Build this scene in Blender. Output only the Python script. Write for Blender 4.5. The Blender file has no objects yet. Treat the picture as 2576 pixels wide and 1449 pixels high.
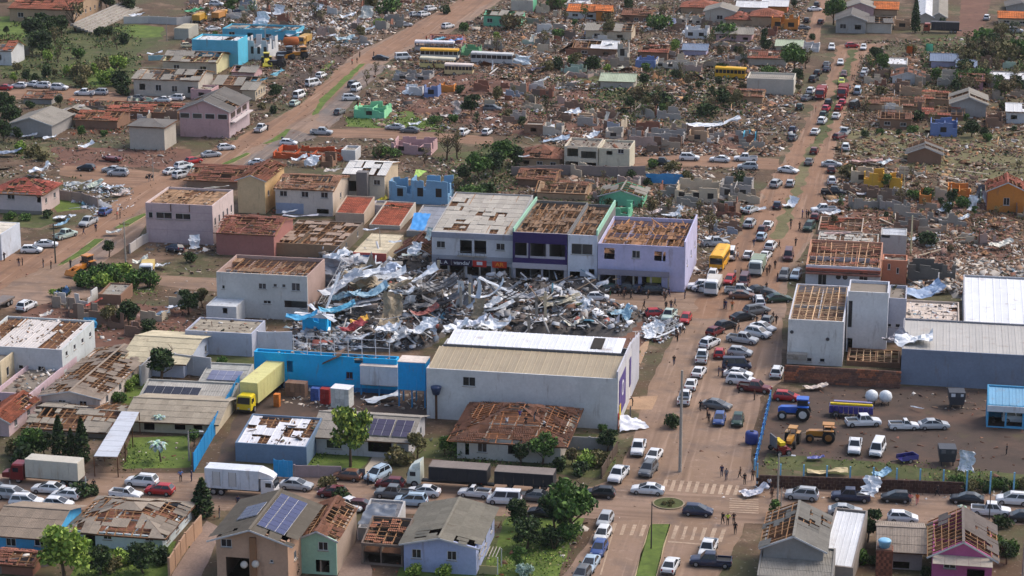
import bpy, bmesh, math, random
import numpy as np
from mathutils import Vector, Matrix, noise, Euler
rnd = random.Random(11)
rng = np.random.default_rng(5)
rad = math.radians
sc = bpy.context.scene
COL = sc.collection
# ------------------------------------------------------------------ camera
PITCH, CAMH, FPX, CX, CY = rad(16.0), 110.0,5663.0,1288.0,724.5
cam_d = bpy.data.cameras.new('camera')
cam = bpy.data.objects.new('camera', cam_d)
COL.objects.link(cam)
cam.location = (0,0, CAMH)
cam.rotation_euler = (math.pi / 2 - PITCH, 0,0)
cam_d.sensor_width = 36
cam_d.lens = FPX / 2576 * 36
cam_d.clip_start, cam_d.clip_end = 1,6000
sc.camera = cam
# ------------------------------------------------------------------ sky, sun, exposure
SUN_EL, SUN_AZ = 50,62          # degrees; azimuth clockwise from +Y
world = bpy.data.worlds.new('World')
sc.world = world
world.use_nodes = True
nt = world.node_tree
bg = nt.nodes['Background']
sky = nt.nodes.new('ShaderNodeTexSky')
sky.sky_type = 'NISHITA'
sky.sun_disc = False
sky.sun_elevation, sky.sun_rotation = rad(SUN_EL), rad(SUN_AZ)
sky.altitude = 500
sky.dust_density = 6.0
sky.ozone_density = 0.7
nt.links.new(sky.outputs[0], bg.inputs[0])
bg.inputs[1].default_value = 0.14
sun_d = bpy.data.lights.new('sun', 'SUN')
sun_d.energy, sun_d.angle, sun_d.color = 0.9, rad(24), (1.0,0.95,0.88)
sun = bpy.data.objects.new('sun', sun_d)
COL.objects.link(sun)
sd = Vector((math.sin(rad(SUN_AZ)) * math.cos(rad(SUN_EL)), math.cos(rad(SUN_AZ)) * math.cos(rad(SUN_EL)), math.sin(rad(SUN_EL))))
sun.rotation_euler = sd.to_track_quat('Z', 'Y').to_euler()
vs = sc.view_settings
vs.view_transform, vs.look, vs.exposure, vs.gamma = 'Standard', 'None', 0.80,1.0
vs.use_curve_mapping = False
sc.cycles.max_bounces = 5
sc.cycles.diffuse_bounces = 3
sc.cycles.glossy_bounces = 2
# ------------------------------------------------------------------ photo geometry (pixel of the 2576-wide view -> place on the ground)
cp, sp = math.cos(PITCH), math.sin(PITCH)
FW, UP, RT = Vector((0, cp, -sp)), Vector((0, sp, cp)), Vector((1,0,0))
CAMP = Vector((0,0, CAMH))
ZV = Vector((0,0,1))
GT = rad(10.5)                   # the street grid is turned by this much
_k = [0.0,0.0,0.25]
def K(r=None, c=None):           # later coordinates are read in the enlarged crop (row, column) of the view, or in the view itself
 _k[:] = [0.0,0.0,1.0] if r is None else [644.0 * c, 362.25 * r, 0.25]
def px(x, y):
 return _k[0] + x * _k[2], _k[1] + y * _k[2]
def ray(x, y):
 return FW + RT * ((x - CX) / FPX) - UP * ((y - CY) / FPX)
def atp(x, y, z=0.0):
 d = ray(x, y)
 return CAMP + d * ((z - CAMH) / d.z)
def at(x, y, z=0.0):
 return atp(*px(x, y), z)
def camc(v):
 return v.dot(RT), v.dot(UP), v.dot(FW)
def solve(p, v, axis, t):
 a, b = camc(p - CAMP), camc(v)
 if axis == 'x':
  k = (t - CX) / FPX
  return (k * a[2] - a[0]) / (b[0] - k * b[2])
 k = -(t - CY) / FPX
 return (k * a[2] - a[1]) / (b[1] - k * b[2])
def ppm(p):
 return FPX / camc(p - CAMP)[2]
def proj(p):
 a = camc(p - CAMP)
 return CX + FPX * a[0] / a[2], CY - FPX * a[1] / a[2]
def gdir(rot=0.0):
 t = GT + rad(rot)
 return Vector((math.cos(t), -math.sin(t), 0)), Vector((math.sin(t), math.cos(t), 0))
# ------------------------------------------------------------------ materials
def lin(c, g=1.0):
 out = []
 for v in c[:3]:
  v = v / 255.0
  out.append((v / 12.92 if v <= 0.04045 else ((v + 0.055) / 1.055) ** 2.4) * g)
 return out
_mats = {}
def mat(name, c, rough=0.85, var=0.22, scale=0.3, fine=0.16, fscale=3.0, rand=0.0, stain=None, metal=0.0, spec=0.3, attr=None, streak=False, bump=0.0, glow=0.86):
 key = (name, tuple(c), rough, var, scale, fine, fscale, rand, str(stain), metal, attr, streak)
 if key in _mats:
  return _mats[key]
 m = bpy.data.materials.new(name)
 m.use_nodes = True
 n, L = m.node_tree.nodes, m.node_tree.links
 b = n['Principled BSDF']
 b.inputs['Roughness'].default_value = rough
 b.inputs['Metallic'].default_value = metal
 b.inputs['Specular IOR Level'].default_value = spec
 geo = n.new('ShaderNodeNewGeometry')
 pos = geo.outputs['Position']
 def nz(s, det=4, vec=None):
  t = n.new('ShaderNodeTexNoise')
  t.inputs['Scale'].default_value = s
  t.inputs['Detail'].default_value = det
  t.inputs['Roughness'].default_value = 0.6
  L.new(vec or pos, t.inputs['Vector'])
  return t.outputs['Fac']
 def mr(src, a, b_, c_, d):
  t = n.new('ShaderNodeMapRange')
  L.new(src, t.inputs[0])
  for i, v in enumerate((a, b_, c_, d)):
   t.inputs[i + 1].default_value = v
  return t.outputs[0]
 def mul(a, b_):
  t = n.new('ShaderNodeMath')
  t.operation = 'MULTIPLY'
  L.new(a, t.inputs[0])
  L.new(b_, t.inputs[1])
  return t.outputs[0]
 f = mr(nz(scale), 0.25,0.75,1 - var, 1 + var * 0.7)
 f2 = mr(nz(fscale, 6), 0.25,0.75,1 - fine, 1 + fine)
 f = mul(f, f2)
 if rand:
  oi = n.new('ShaderNodeObjectInfo')
  f = mul(f, mr(oi.outputs['Random'], 0,1,1 - rand, 1 + rand))
 if attr:
  at_ = n.new('ShaderNodeAttribute')
  at_.attribute_name = attr
  base = at_.outputs['Color']
 else:
  rgb = n.new('ShaderNodeRGB')
  rgb.outputs[0].default_value = (*lin(c, glow), 1)
  base = rgb.outputs[0]
 if stain:
  mix = n.new('ShaderNodeMix')
  mix.data_type = 'RGBA'
  vec = None
  if streak:
   mp = n.new('ShaderNodeVectorMath')
   mp.operation = 'MULTIPLY'
   L.new(pos, mp.inputs[0])
   mp.inputs[1].default_value = (1.3,1.3,0.28)
   vec = mp.outputs[0]
  amt = stain[1]
  L.new(mr(nz(stain[2] if len(stain) > 2 else 0.9,6, vec), 0.72 - amt * 0.5,0.86 - amt * 0.4,0, min(1,0.35 + amt)), mix.inputs[0])
  L.new(base, mix.inputs[6])
  mix.inputs[7].default_value = (*lin(stain[0], 0.85), 1)
  base = mix.outputs[2]
 sc_ = n.new('ShaderNodeVectorMath')
 sc_.operation = 'SCALE'
 L.new(base, sc_.inputs[0])
 L.new(f, sc_.inputs[3])
 L.new(sc_.outputs[0], b.inputs['Base Color'])
 if bump:
  bp = n.new('ShaderNodeBump')
  bp.inputs['Strength'].default_value = bump
  bp.inputs['Distance'].default_value = 0.1
  L.new(nz(fscale * 1.5,6), bp.inputs['Height'])
  L.new(bp.outputs[0], b.inputs['Normal'])
 _mats[key] = m
 return m
DIRT = (118,84,64)
def wallm(c):
 return mat('painted_wall', c, var=0.13, fine=0.09, fscale=2.5, stain=((126,106,92), 0.25,0.8), streak=True)
def woodm(c=(150,112,78)):
 return mat('timber', c, var=0.2, fine=0.2, rand=0.3)
def sheetm(c):
 return mat('fibre_cement', c, var=0.16, fine=0.16, rand=0.10, stain=((92,80,68), 0.3,0.6))
def claym(c):
 return mat('clay', c, var=0.28, fine=0.25, fscale=2.2, rand=0.22, stain=((84,64,54), 0.38,0.7))
def metm(c):
 return mat('sheet_metal', c, rough=0.5, var=0.1, fine=0.08, rand=0.06, stain=((140,112,92), 0.28,0.5), spec=0.5)
GLASS = mat('dark_glass', (38,42,48), rough=0.12, var=0.1, fine=0.05, spec=0.6)
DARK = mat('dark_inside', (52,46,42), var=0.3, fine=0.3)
FRAME = mat('window_frame', (200,200,200), rough=0.5, var=0.05, fine=0.05)
GREYFRAME = mat('grey_frame', (105,105,108), rough=0.5, var=0.05, fine=0.05)
WOOD = woodm()
DKWOOD = woodm((104,72,52))
CONC = mat('concrete', (165,158,148), var=0.2, fine=0.15, stain=((100,84,72), 0.4))
RUB = mat('mixed_rubble', (128,128,128), attr='col', var=0.2, fine=0.18, rough=0.9)
LEAF = mat('leaf', (60,80,30), attr='col', var=0.25, scale=0.5, fine=0.2, rough=0.75, spec=0.25)
BARK = mat('bark', (96,78,62), var=0.2, fine=0.3)
# ------------------------------------------------------------------ mesh helpers
class MB:
 def __init__(s):
  s.v, s.f = [], []
 def quad(s, *p):
  i = len(s.v)
  s.v += [tuple(q) for q in p]
  s.f.append(tuple(range(i, i + len(p))))
 def box(s, cx, cy, cz, sx, sy, sz, M=None):
  i = len(s.v)
  for z in (-.5, .5):
   for x, y in ((-.5,-.5), (.5,-.5), (.5, .5), (-.5, .5)):
    p = Vector((cx + x * sx, cy + y * sy, cz + z * sz))
    s.v.append(tuple(M @ p if M else p))
  s.f += [tuple(i + k for k in q) for q in ((0,3,2,1), (4,5,6,7), (0,1,5,4), (1,2,6,5), (2,3,7,6), (3,0,4,7))]
 def ring_loft(s, rings, cap=True):
  i, n = len(s.v), len(rings[0])
  for r in rings:
   s.v += [tuple(p) for p in r]
  for a in range(len(rings) - 1):
   for b in range(n):
    c = (b + 1) % n
    s.f.append((i + a * n + b, i + a * n + c, i + (a + 1) * n + c, i + (a + 1) * n + b))
  if cap:
   s.f.append(tuple(i + k for k in reversed(range(n))))
   s.f.append(tuple(i + (len(rings) - 1) * n + k for k in range(n)))
 def cyl(s, p0, p1, r0, r1, n=8):
  p0, p1 = Vector(p0), Vector(p1)
  a = (p1 - p0).normalized()
  q = a.orthogonal().normalized()
  w = a.cross(q)
  s.ring_loft([[p0 + (q * math.cos(t) + w * math.sin(t)) * r0 for t in [k * 2 * math.pi / n for k in range(n)]],
                     [p1 + (q * math.cos(t) + w * math.sin(t)) * r1 for t in [k * 2 * math.pi / n for k in range(n)]]])
 def mesh(s, name, m, smooth=False):
  me = bpy.data.meshes.new(name)
  me.from_pydata(s.v, [], s.f)
  for x in (m if isinstance(m, (list, tuple)) else [m]):
   me.materials.append(x)
  if smooth:
   me.shade_smooth()
  me.update()
  return me
def link(name, me, parent=None, loc=(0,0,0), rot=None, scale=None):
 o = bpy.data.objects.new(name, me)
 COL.objects.link(o)
 if parent:
  o.parent = parent
 o.location = loc
 if rot is not None:
  o.rotation_euler = rot
 if scale is not None:
  o.scale = scale
 return o
_cubes = {}
def cube(m):
 if m.name not in _cubes:
  b = MB()
  b.box(0,0,0,1,1,1)
  _cubes[m.name] = b.mesh('block', m)
 return _cubes[m.name]
def box(name, parent, m, c, s, rot=None):
 return link(name, cube(m), parent, c, rot, s)
def tag(o, label=None, cat=None, group=None, kind=None):
 if label:
  o['label'] = label
 if cat:
  o['category'] = cat
 if group:
  o['group'] = group
 if kind:
  o['kind'] = kind
 return o
def thing(name, label, cat, loc, rz=0.0, group=None):
 o = link(name, None, None, loc, (0,0, rz))
 o.empty_display_size = 0.5
 return tag(o, label, cat, group)
# labels of repeats: what they look like, where their row is, and where in the row
_rows = []
ORD = ['', 'second', 'third', 'fourth', 'fifth', 'sixth', 'seventh', 'eighth', 'ninth', 'tenth', 'eleventh', 'twelfth', 'thirteenth', 'fourteenth', 'fifteenth', 'sixteenth', 'seventeenth', 'eighteenth', 'nineteenth', 'twentieth']
def enrol(o, desc, where, axis, P):
 _rows.append((o, desc, where, axis, P))
def label_rows():
 by = {}
 for r in _rows:
  by.setdefault((r[1], r[2]), []).append(r)
 for (desc, where), v in by.items():
  if len(v) == 1:
   v[0][0]['label'] = f'{desc} {where}'
   continue
  ax = v[0][3]
  v.sort(key=lambda r: r[4][0] if ax == 'x' else -r[4][1])
  end = 'from the left' if ax == 'x' else 'from the near end'
  for i, r in enumerate(v):
   first = 'leftmost' if ax == 'x' else 'nearest'
   last = 'rightmost' if ax == 'x' else 'farthest'
   if i == 0:
    s = f'{first} {desc} {where}'
   elif i == len(v) - 1:
    s = f'{last} {desc} {where}'
   else:
    s = f'{ORD[i] if i < len(ORD) else str(i + 1) + "th"} {desc} {end} {where}'
   r[0]['label'] = s
def copy_tree(o, parent=None):
 c = o.copy()
 COL.objects.link(c)
 c.parent = parent
 for ch in o.children:
  copy_tree(ch, c)
 return c
# ------------------------------------------------------------------ ground sheets
def poly_world(pts, z=0.0):
 return [at(x, y, z) for x, y in pts]
def sheet(name, pts, z, m, kind='structure', jag=0.0, seed=1):
 P = poly_world(pts, 0)
 if jag:
  Q = []
  for i, p in enumerate(P):
   q = P[(i + 1) % len(P)]
   n = max(1, int((q - p).length / 2.0))
   nv = Vector((-(q - p).y, (q - p).x, 0)).normalized()
   for k in range(n):
    s = p.lerp(q, k / n)
    Q.append(s + nv * (noise.noise(Vector((s.x * .22, s.y * .22, seed * 3.1))) * jag * 2 + (rnd.random() - .5) * jag * .5))
  P = Q
 b = bmesh.new()
 vs_ = [b.verts.new((p.x, p.y, z)) for p in P]
 f = b.faces.new(vs_)
 if f.normal.z < 0:
  f.normal_flip()
 bmesh.ops.triangulate(b, faces=[f])
 for f in b.faces:
  if f.normal.z < 0:
   f.normal_flip()
 me = bpy.data.meshes.new(name)
 b.to_mesh(me)
 b.free()
 me.materials.append(m)
 o = link(name, me)
 tag(o, kind=kind)
 return o
def inside(P, X, Y):
 r = np.zeros(len(X), bool)
 n = len(P)
 for i in range(n):
  x0, y0 = P[i][0], P[i][1]
  x1, y1 = P[(i + 1) % n][0], P[(i + 1) % n][1]
  c = ((y0 > Y) != (y1 > Y)) & (X < (x1 - x0) * (Y - y0) / ((y1 - y0) or 1e-9) + x0)
  r ^= c
 return r
def scatter(P, n):
 xs, ys = [p[0] for p in P], [p[1] for p in P]
 X, Y = rng.uniform(min(xs), max(xs), n), rng.uniform(min(ys), max(ys), n)
 k = inside(P, X, Y)
 return X[k], Y[k]
def area(P):
 return abs(sum(P[i][0] * P[(i + 1) % len(P)][1] - P[(i + 1) % len(P)][0] * P[i][1] for i in range(len(P)))) / 2
def bbox_area(P):
 xs, ys = [p[0] for p in P], [p[1] for p in P]
 return (max(xs) - min(xs)) * (max(ys) - min(ys))
def quads_mesh(name, V, C, m, per=4, nf=1, F=None):
 """V: n x k x 3 corner points of n equal pieces, F: faces of a piece, C: n x 3 colours."""
 n, k = V.shape[:2]
 F = F if F is not None else [list(range(k))]
 fl = np.array([len(f) for f in F])
 tot = int(fl.sum())
 loops = (np.arange(n)[:, None] * k + np.concatenate([np.array(f) for f in F])[None, :]).ravel()
 starts = (np.arange(n)[:, None] * tot + np.concatenate([[0], np.cumsum(fl)[:-1]])[None, :]).ravel()
 me = bpy.data.meshes.new(name)
 me.vertices.add(n * k)
 me.vertices.foreach_set('co', V.reshape(-1).astype(np.float32))
 me.loops.add(len(loops))
 me.loops.foreach_set('vertex_index', loops.astype(np.int32))
 me.polygons.add(len(starts))
 me.polygons.foreach_set('loop_start', starts.astype(np.int32))
 me.polygons.foreach_set('loop_total', np.tile(fl, n).astype(np.int32))
 me.update(calc_edges=True)
 a = me.attributes.new('col', 'FLOAT_COLOR', 'FACE')
 cc = np.repeat(np.concatenate([C, np.ones((n, 1))], axis=1), len(F), axis=0)
 a.data.foreach_set('color', cc.reshape(-1).astype(np.float32))
 me.materials.append(m)
 return me
BOXF = [[4,5,6,7], [0,1,5,4], [1,2,6,5], [2,3,7,6], [3,0,4,7]]
PAL = {
 'brown': [((124,98,82), 5), ((104,82,68), 4), ((150,126,108), 3), ((148,102,80), 1.5), ((190,176,160), 2.0), ((222,218,212), 1.3), ((78,64,56), 3.4), ((136,108,100), 1.5), ((96,100,84), 1)],
 'pale': [((206,196,184), 4), ((176,160,142), 4), ((148,122,102), 3), ((226,222,218), 1.6), ((120,94,76), 3), ((180,140,112), 1.5), ((150,170,180), .5)],
 'white': [((224,226,230), 5), ((196,200,206), 4), ((160,158,156), 3), ((120,110,104), 2), ((90,82,78), 2), ((170,100,90), .6), ((110,160,180), .5)],
 'dark': [((60,58,58), 5), ((84,80,78), 4), ((110,102,96), 3), ((170,170,172), 1.4), ((214,216,220), 1), ((120,96,76), 2), ((150,110,90), .6)],
 'clay': [((150,88,62), 4), ((128,74,54), 4), ((172,108,78), 2), ((110,84,68), 3), ((190,170,150), 1)],
 'wood': [((160,118,82), 4), ((128,92,64), 4), ((190,152,112), 2), ((96,70,52), 3), ((200,190,180), .6)],
 'soil': [((112,76,60), 4), ((96,66,52), 4), ((130,94,76), 2), ((178,160,146), .5), ((146,100,84), 1)],
}
def rubble_pieces(X, Y, Z, pal, size=1.0):
 n = len(X)
 kinds = rng.random(n)
 L = rng.lognormal(-0.75,0.5, n) * size
 W = L * rng.uniform(.25, .9, n)
 H = rng.uniform(.05, .28, n) * size
 pl = kinds < .34
 L[pl] *= 2.3
 W[pl] = rng.uniform(.06, .18, pl.sum()) * size
 H[pl] = rng.uniform(.05, .12, pl.sum())
 fl = (kinds > .34) & (kinds < .52)
 H[fl] = .03
 L[fl] *= 1.5
 W[fl] = L[fl] * rng.uniform(.5,1, fl.sum())
 yaw = rng.uniform(0, math.pi, n)
 tilt = rng.normal(0, .42, n)
 roll = rng.normal(0, .3, n)
 cx = np.array([-.5, .5, .5,-.5,-.5, .5, .5,-.5])
 cy = np.array([-.5,-.5, .5, .5,-.5,-.5, .5, .5])
 cz = np.array([-.5] * 4 + [.5] * 4)
 x, y, z = L[:, None] * cx, W[:, None] * cy, H[:, None] * cz
 x, z = x * np.cos(tilt)[:, None] - z * np.sin(tilt)[:, None], x * np.sin(tilt)[:, None] + z * np.cos(tilt)[:, None]
 y, z = y * np.cos(roll)[:, None] - z * np.sin(roll)[:, None], y * np.sin(roll)[:, None] + z * np.cos(roll)[:, None]
 xx = x * np.cos(yaw)[:, None] - y * np.sin(yaw)[:, None] + X[:, None]
 yy = x * np.sin(yaw)[:, None] + y * np.cos(yaw)[:, None] + Y[:, None]
 V = np.stack([xx, yy, z + Z[:, None] + (H * .4)[:, None]], axis=2)
 cols = PAL[pal]
 w = np.array([c[1] for c in cols])
 idx = rng.choice(len(cols), n, p=w / w.sum())
 C = np.array([lin(c[0], .8) for c in cols])[idx] * rng.uniform(.75,1.2, (n, 1))
 return V, C
_nogo = []                        # road polygons that stay clear of rubble
def clear(X, Y, keep=0.0):
 bad = np.zeros(len(X), bool)
 for P in _nogo:
  bad |= inside(P, X, Y)
 return ~bad | (rng.random(len(X)) < keep)
def rubble(name, pts, dens, pal, size=1.0, mound=0.0, keep=0.02, parent=None, patch=True):
 P = [(p.x, p.y) for p in poly_world(pts)]
 X, Y = scatter(P, int(dens * bbox_area(P)))
 k = clear(X, Y, keep)
 X, Y = X[k], Y[k]
 if patch:                      # rubble lies in drifts
  g = np.array([noise.noise(Vector((x * .11, y * .11,3.7))) + .5 * noise.noise(Vector((x * .4, y * .4,9.1))) for x, y in zip(X, Y)])
  k = rng.random(len(X)) < np.clip(.62 + g * 1.1, .06,1)
  X, Y = X[k], Y[k]
 Z = np.zeros(len(X))
 if mound:
  Z = np.array([max(0, noise.noise(Vector((x * .16, y * .16,1.3))) + .25) * mound for x, y in zip(X, Y)]) * rng.uniform(.5,1, len(X))
 V, C = rubble_pieces(X, Y, Z, pal, size)
 o = link(name, quads_mesh(name, V, C, RUB, F=BOXF))
 return tag(o, kind='stuff')
def mound_base(name, pts, mound, m, step=1.2):
 P = [(p.x, p.y) for p in poly_world(pts)]
 xs, ys = [p[0] for p in P], [p[1] for p in P]
 nx, ny = int((max(xs) - min(xs)) / step) + 2, int((max(ys) - min(ys)) / step) + 2
 b = MB()
 gx_, gy_ = np.meshgrid(min(xs) + np.arange(nx) * step, min(ys) + np.arange(ny) * step)
 ins = inside(P, gx_.ravel(), gy_.ravel()) & clear(gx_.ravel(), gy_.ravel())
 for i, (x, y) in enumerate(zip(gx_.ravel(), gy_.ravel())):
  h = max(0, noise.noise(Vector((x * .16, y * .16,1.3))) + .25) * mound * .8 if ins[i] else -.05
  b.v.append((x, y, h))
 for j in range(ny - 1):
  for i in range(nx - 1):
   q = (j * nx + i, j * nx + i + 1, (j + 1) * nx + i + 1, (j + 1) * nx + i)
   if any(ins[k] for k in q):
    b.f.append(q)
 return tag(link(name, b.mesh(name, m, True)), kind='stuff')
# ------------------------------------------------------------------ buildings
def wall_mesh(L, H, holes, T, m, top=None):
 """A wall along x with real openings; top: optional outline points above H (a gable)."""
 b = MB()
 xs = sorted({0.0, L, *[h[0] for h in holes], *[h[1] for h in holes]})
 zs = sorted({0.0, H, *[h[2] for h in holes], *[h[3] for h in holes]})
 for i in range(len(xs) - 1):
  for j in range(len(zs) - 1):
   x0, x1, z0, z1 = xs[i], xs[i + 1], zs[j], zs[j + 1]
   xm, zm = (x0 + x1) / 2, (z0 + z1) / 2
   if any(h[0] < xm < h[1] and h[2] < zm < h[3] for h in holes):
    continue
   b.quad((x0,0, z0), (x1,0, z0), (x1,0, z1), (x0,0, z1))
   b.quad((x1, T, z0), (x0, T, z0), (x0, T, z1), (x1, T, z1))
 for x0, x1, z0, z1 in holes:
  b.quad((x0,0, z0), (x0,0, z1), (x0, T, z1), (x0, T, z0))
  b.quad((x1,0, z1), (x1,0, z0), (x1, T, z0), (x1, T, z1))
  b.quad((x0,0, z0), (x0, T, z0), (x1, T, z0), (x1,0, z0))
  b.quad((x0,0, z1), (x1,0, z1), (x1, T, z1), (x0, T, z1))
 b.quad((0,0,0), (0,0, H), (0, T, H), (0, T, 0))
 b.quad((L, 0,0), (L, T, 0), (L, T, H), (L, 0, H))
 if top:
  pts = [(0, H)] + list(top) + [(L, H)]
  b.quad(*[(x, 0, z) for x, z in reversed(pts)])
  b.quad(*[(x, T, z) for x, z in pts])
  for (x0, z0), (x1, z1) in zip(pts[:-1], pts[1:]):
   b.quad((x0,0, z0), (x1,0, z1), (x1, T, z1), (x0, T, z0))
 else:
  b.quad((0,0, H), (L, 0, H), (L, T, H), (0, T, H))
 return b.mesh('wall', m)
_frames = {}
def window(par, u, z, w, h, T, kind, fm, rz=0.0, base=Vector((0,0,0))):
 """A window frame with its pane set into a hole of a wall."""
 ex = Vector((math.cos(rz), math.sin(rz), 0))
 ey = Vector((-math.sin(rz), math.cos(rz), 0))
 key = (round(w, 1), round(h, 1), fm.name)
 if key not in _frames:
  b = MB()
  t = .07
  W, H = w, h
  b.box(-W / 2 + t / 2,0,0, t, .08, H)
  b.box(W / 2 - t / 2,0,0, t, .08, H)
  b.box(0,0, H / 2 - t / 2, W - 2 * t, .08, t)
  b.box(0,0,-H / 2 + t / 2, W - 2 * t, .08, t)
  if w > 1.0:
   b.box(0,0,0, t * .8, .06, H - 2 * t)
  _frames[key] = b.mesh('window_frame', fm)
 p = base + ex * u + ey * (T * .35) + Vector((0,0, z))
 o = link('window' if kind == 'w' else 'door', _frames[key], par, p, (0,0, rz))
 if h < 2:
  box('sill', o, CONC, (0,-.12,-h / 2 - .04), (w + .2, .2, .07))
 box('pane', o, GLASS if kind == 'w' else DARK, (0, .03,0), (w - .1, .02, h - .1))
 return o
_pieces = {}
def piece_mesh(cover, m):
 key = (cover, m.name)
 if key in _pieces:
  return _pieces[key]
 b = MB()
 if cover == 'sheet':           # corrugated, 1 x 1, ridges along y
  n = 12
  for i in range(n):
   x0, x1 = i / n, (i + 1) / n
   z0, z1 = (.05 if i % 2 else 0), (.05 if (i + 1) % 2 else 0)
   b.quad((x0,0, z0), (x1,0, z1), (x1,1, z1), (x0,1, z0))
  b.quad((0,0,-.03), (1,0,-.03), (1,0, .02), (0,0, .02))
 elif cover == 'clay':          # one course of barrel tiles
  n = 5
  for i in range(n):
   pr = [(0,0), (.18, .07), (.5, .1), (.82, .07), (1,0)]
   for (a, za), (c, zc) in zip(pr[:-1], pr[1:]):
    b.quad(((i + a) / n, 0, za + .04), ((i + c) / n, 0, zc + .04), ((i + c) / n, 1, zc), ((i + a) / n, 1, za))
 elif cover == 'metal':         # pan with raised seams
  pr = [(0,0), (0, .06), (.06, .06), (.1,0), (.48,0), (.52, .03), (.56,0), (1,0)]
  for (a, za), (c, zc) in zip(pr[:-1], pr[1:]):
   b.quad((a, 0, za), (c, 0, zc), (c, 1, zc), (a, 1, za))
  b.quad((0,0,-.04), (1,0,-.04), (1,0,0), (0,0,0))
 else:                          # plank
  b.box(.5, .5,0,1,1, .05)
 _pieces[key] = b.mesh({'sheet': 'roof_sheet', 'clay': 'tile_course', 'metal': 'roof_panel', 'plank': 'plank'}[cover], m)
 return _pieces[key]
PNAME = {'sheet': 'roof_sheet', 'clay': 'tile_course', 'metal': 'roof_panel', 'plank': 'plank'}
def clip(poly, axis, lim, keep_gt):
 out = []
 for i, a in enumerate(poly):
  b = poly[(i + 1) % len(poly)]
  ia, ib = (a[axis] >= lim) == keep_gt, (b[axis] >= lim) == keep_gt
  if ia:
   out.append(a)
  if ia != ib:
   t = (lim - a[axis]) / ((b[axis] - a[axis]) or 1e-9)
   out.append((a[0] + (b[0] - a[0]) * t, a[1] + (b[1] - a[1]) * t))
 return out
def span(poly, axis, v):
 """Extent of a polygon along the other axis at poly[axis] = v."""
 o = []
 for i, a in enumerate(poly):
  b = poly[(i + 1) % len(poly)]
  if (a[axis] - v) * (b[axis] - v) <= 0 and abs(a[axis] - b[axis]) > 1e-6:
   t = (v - a[axis]) / (b[axis] - a[axis])
   o.append(a[1 - axis] + (b[1 - axis] - a[1 - axis]) * t)
 return (min(o), max(o)) if len(o) >= 2 else None
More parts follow.
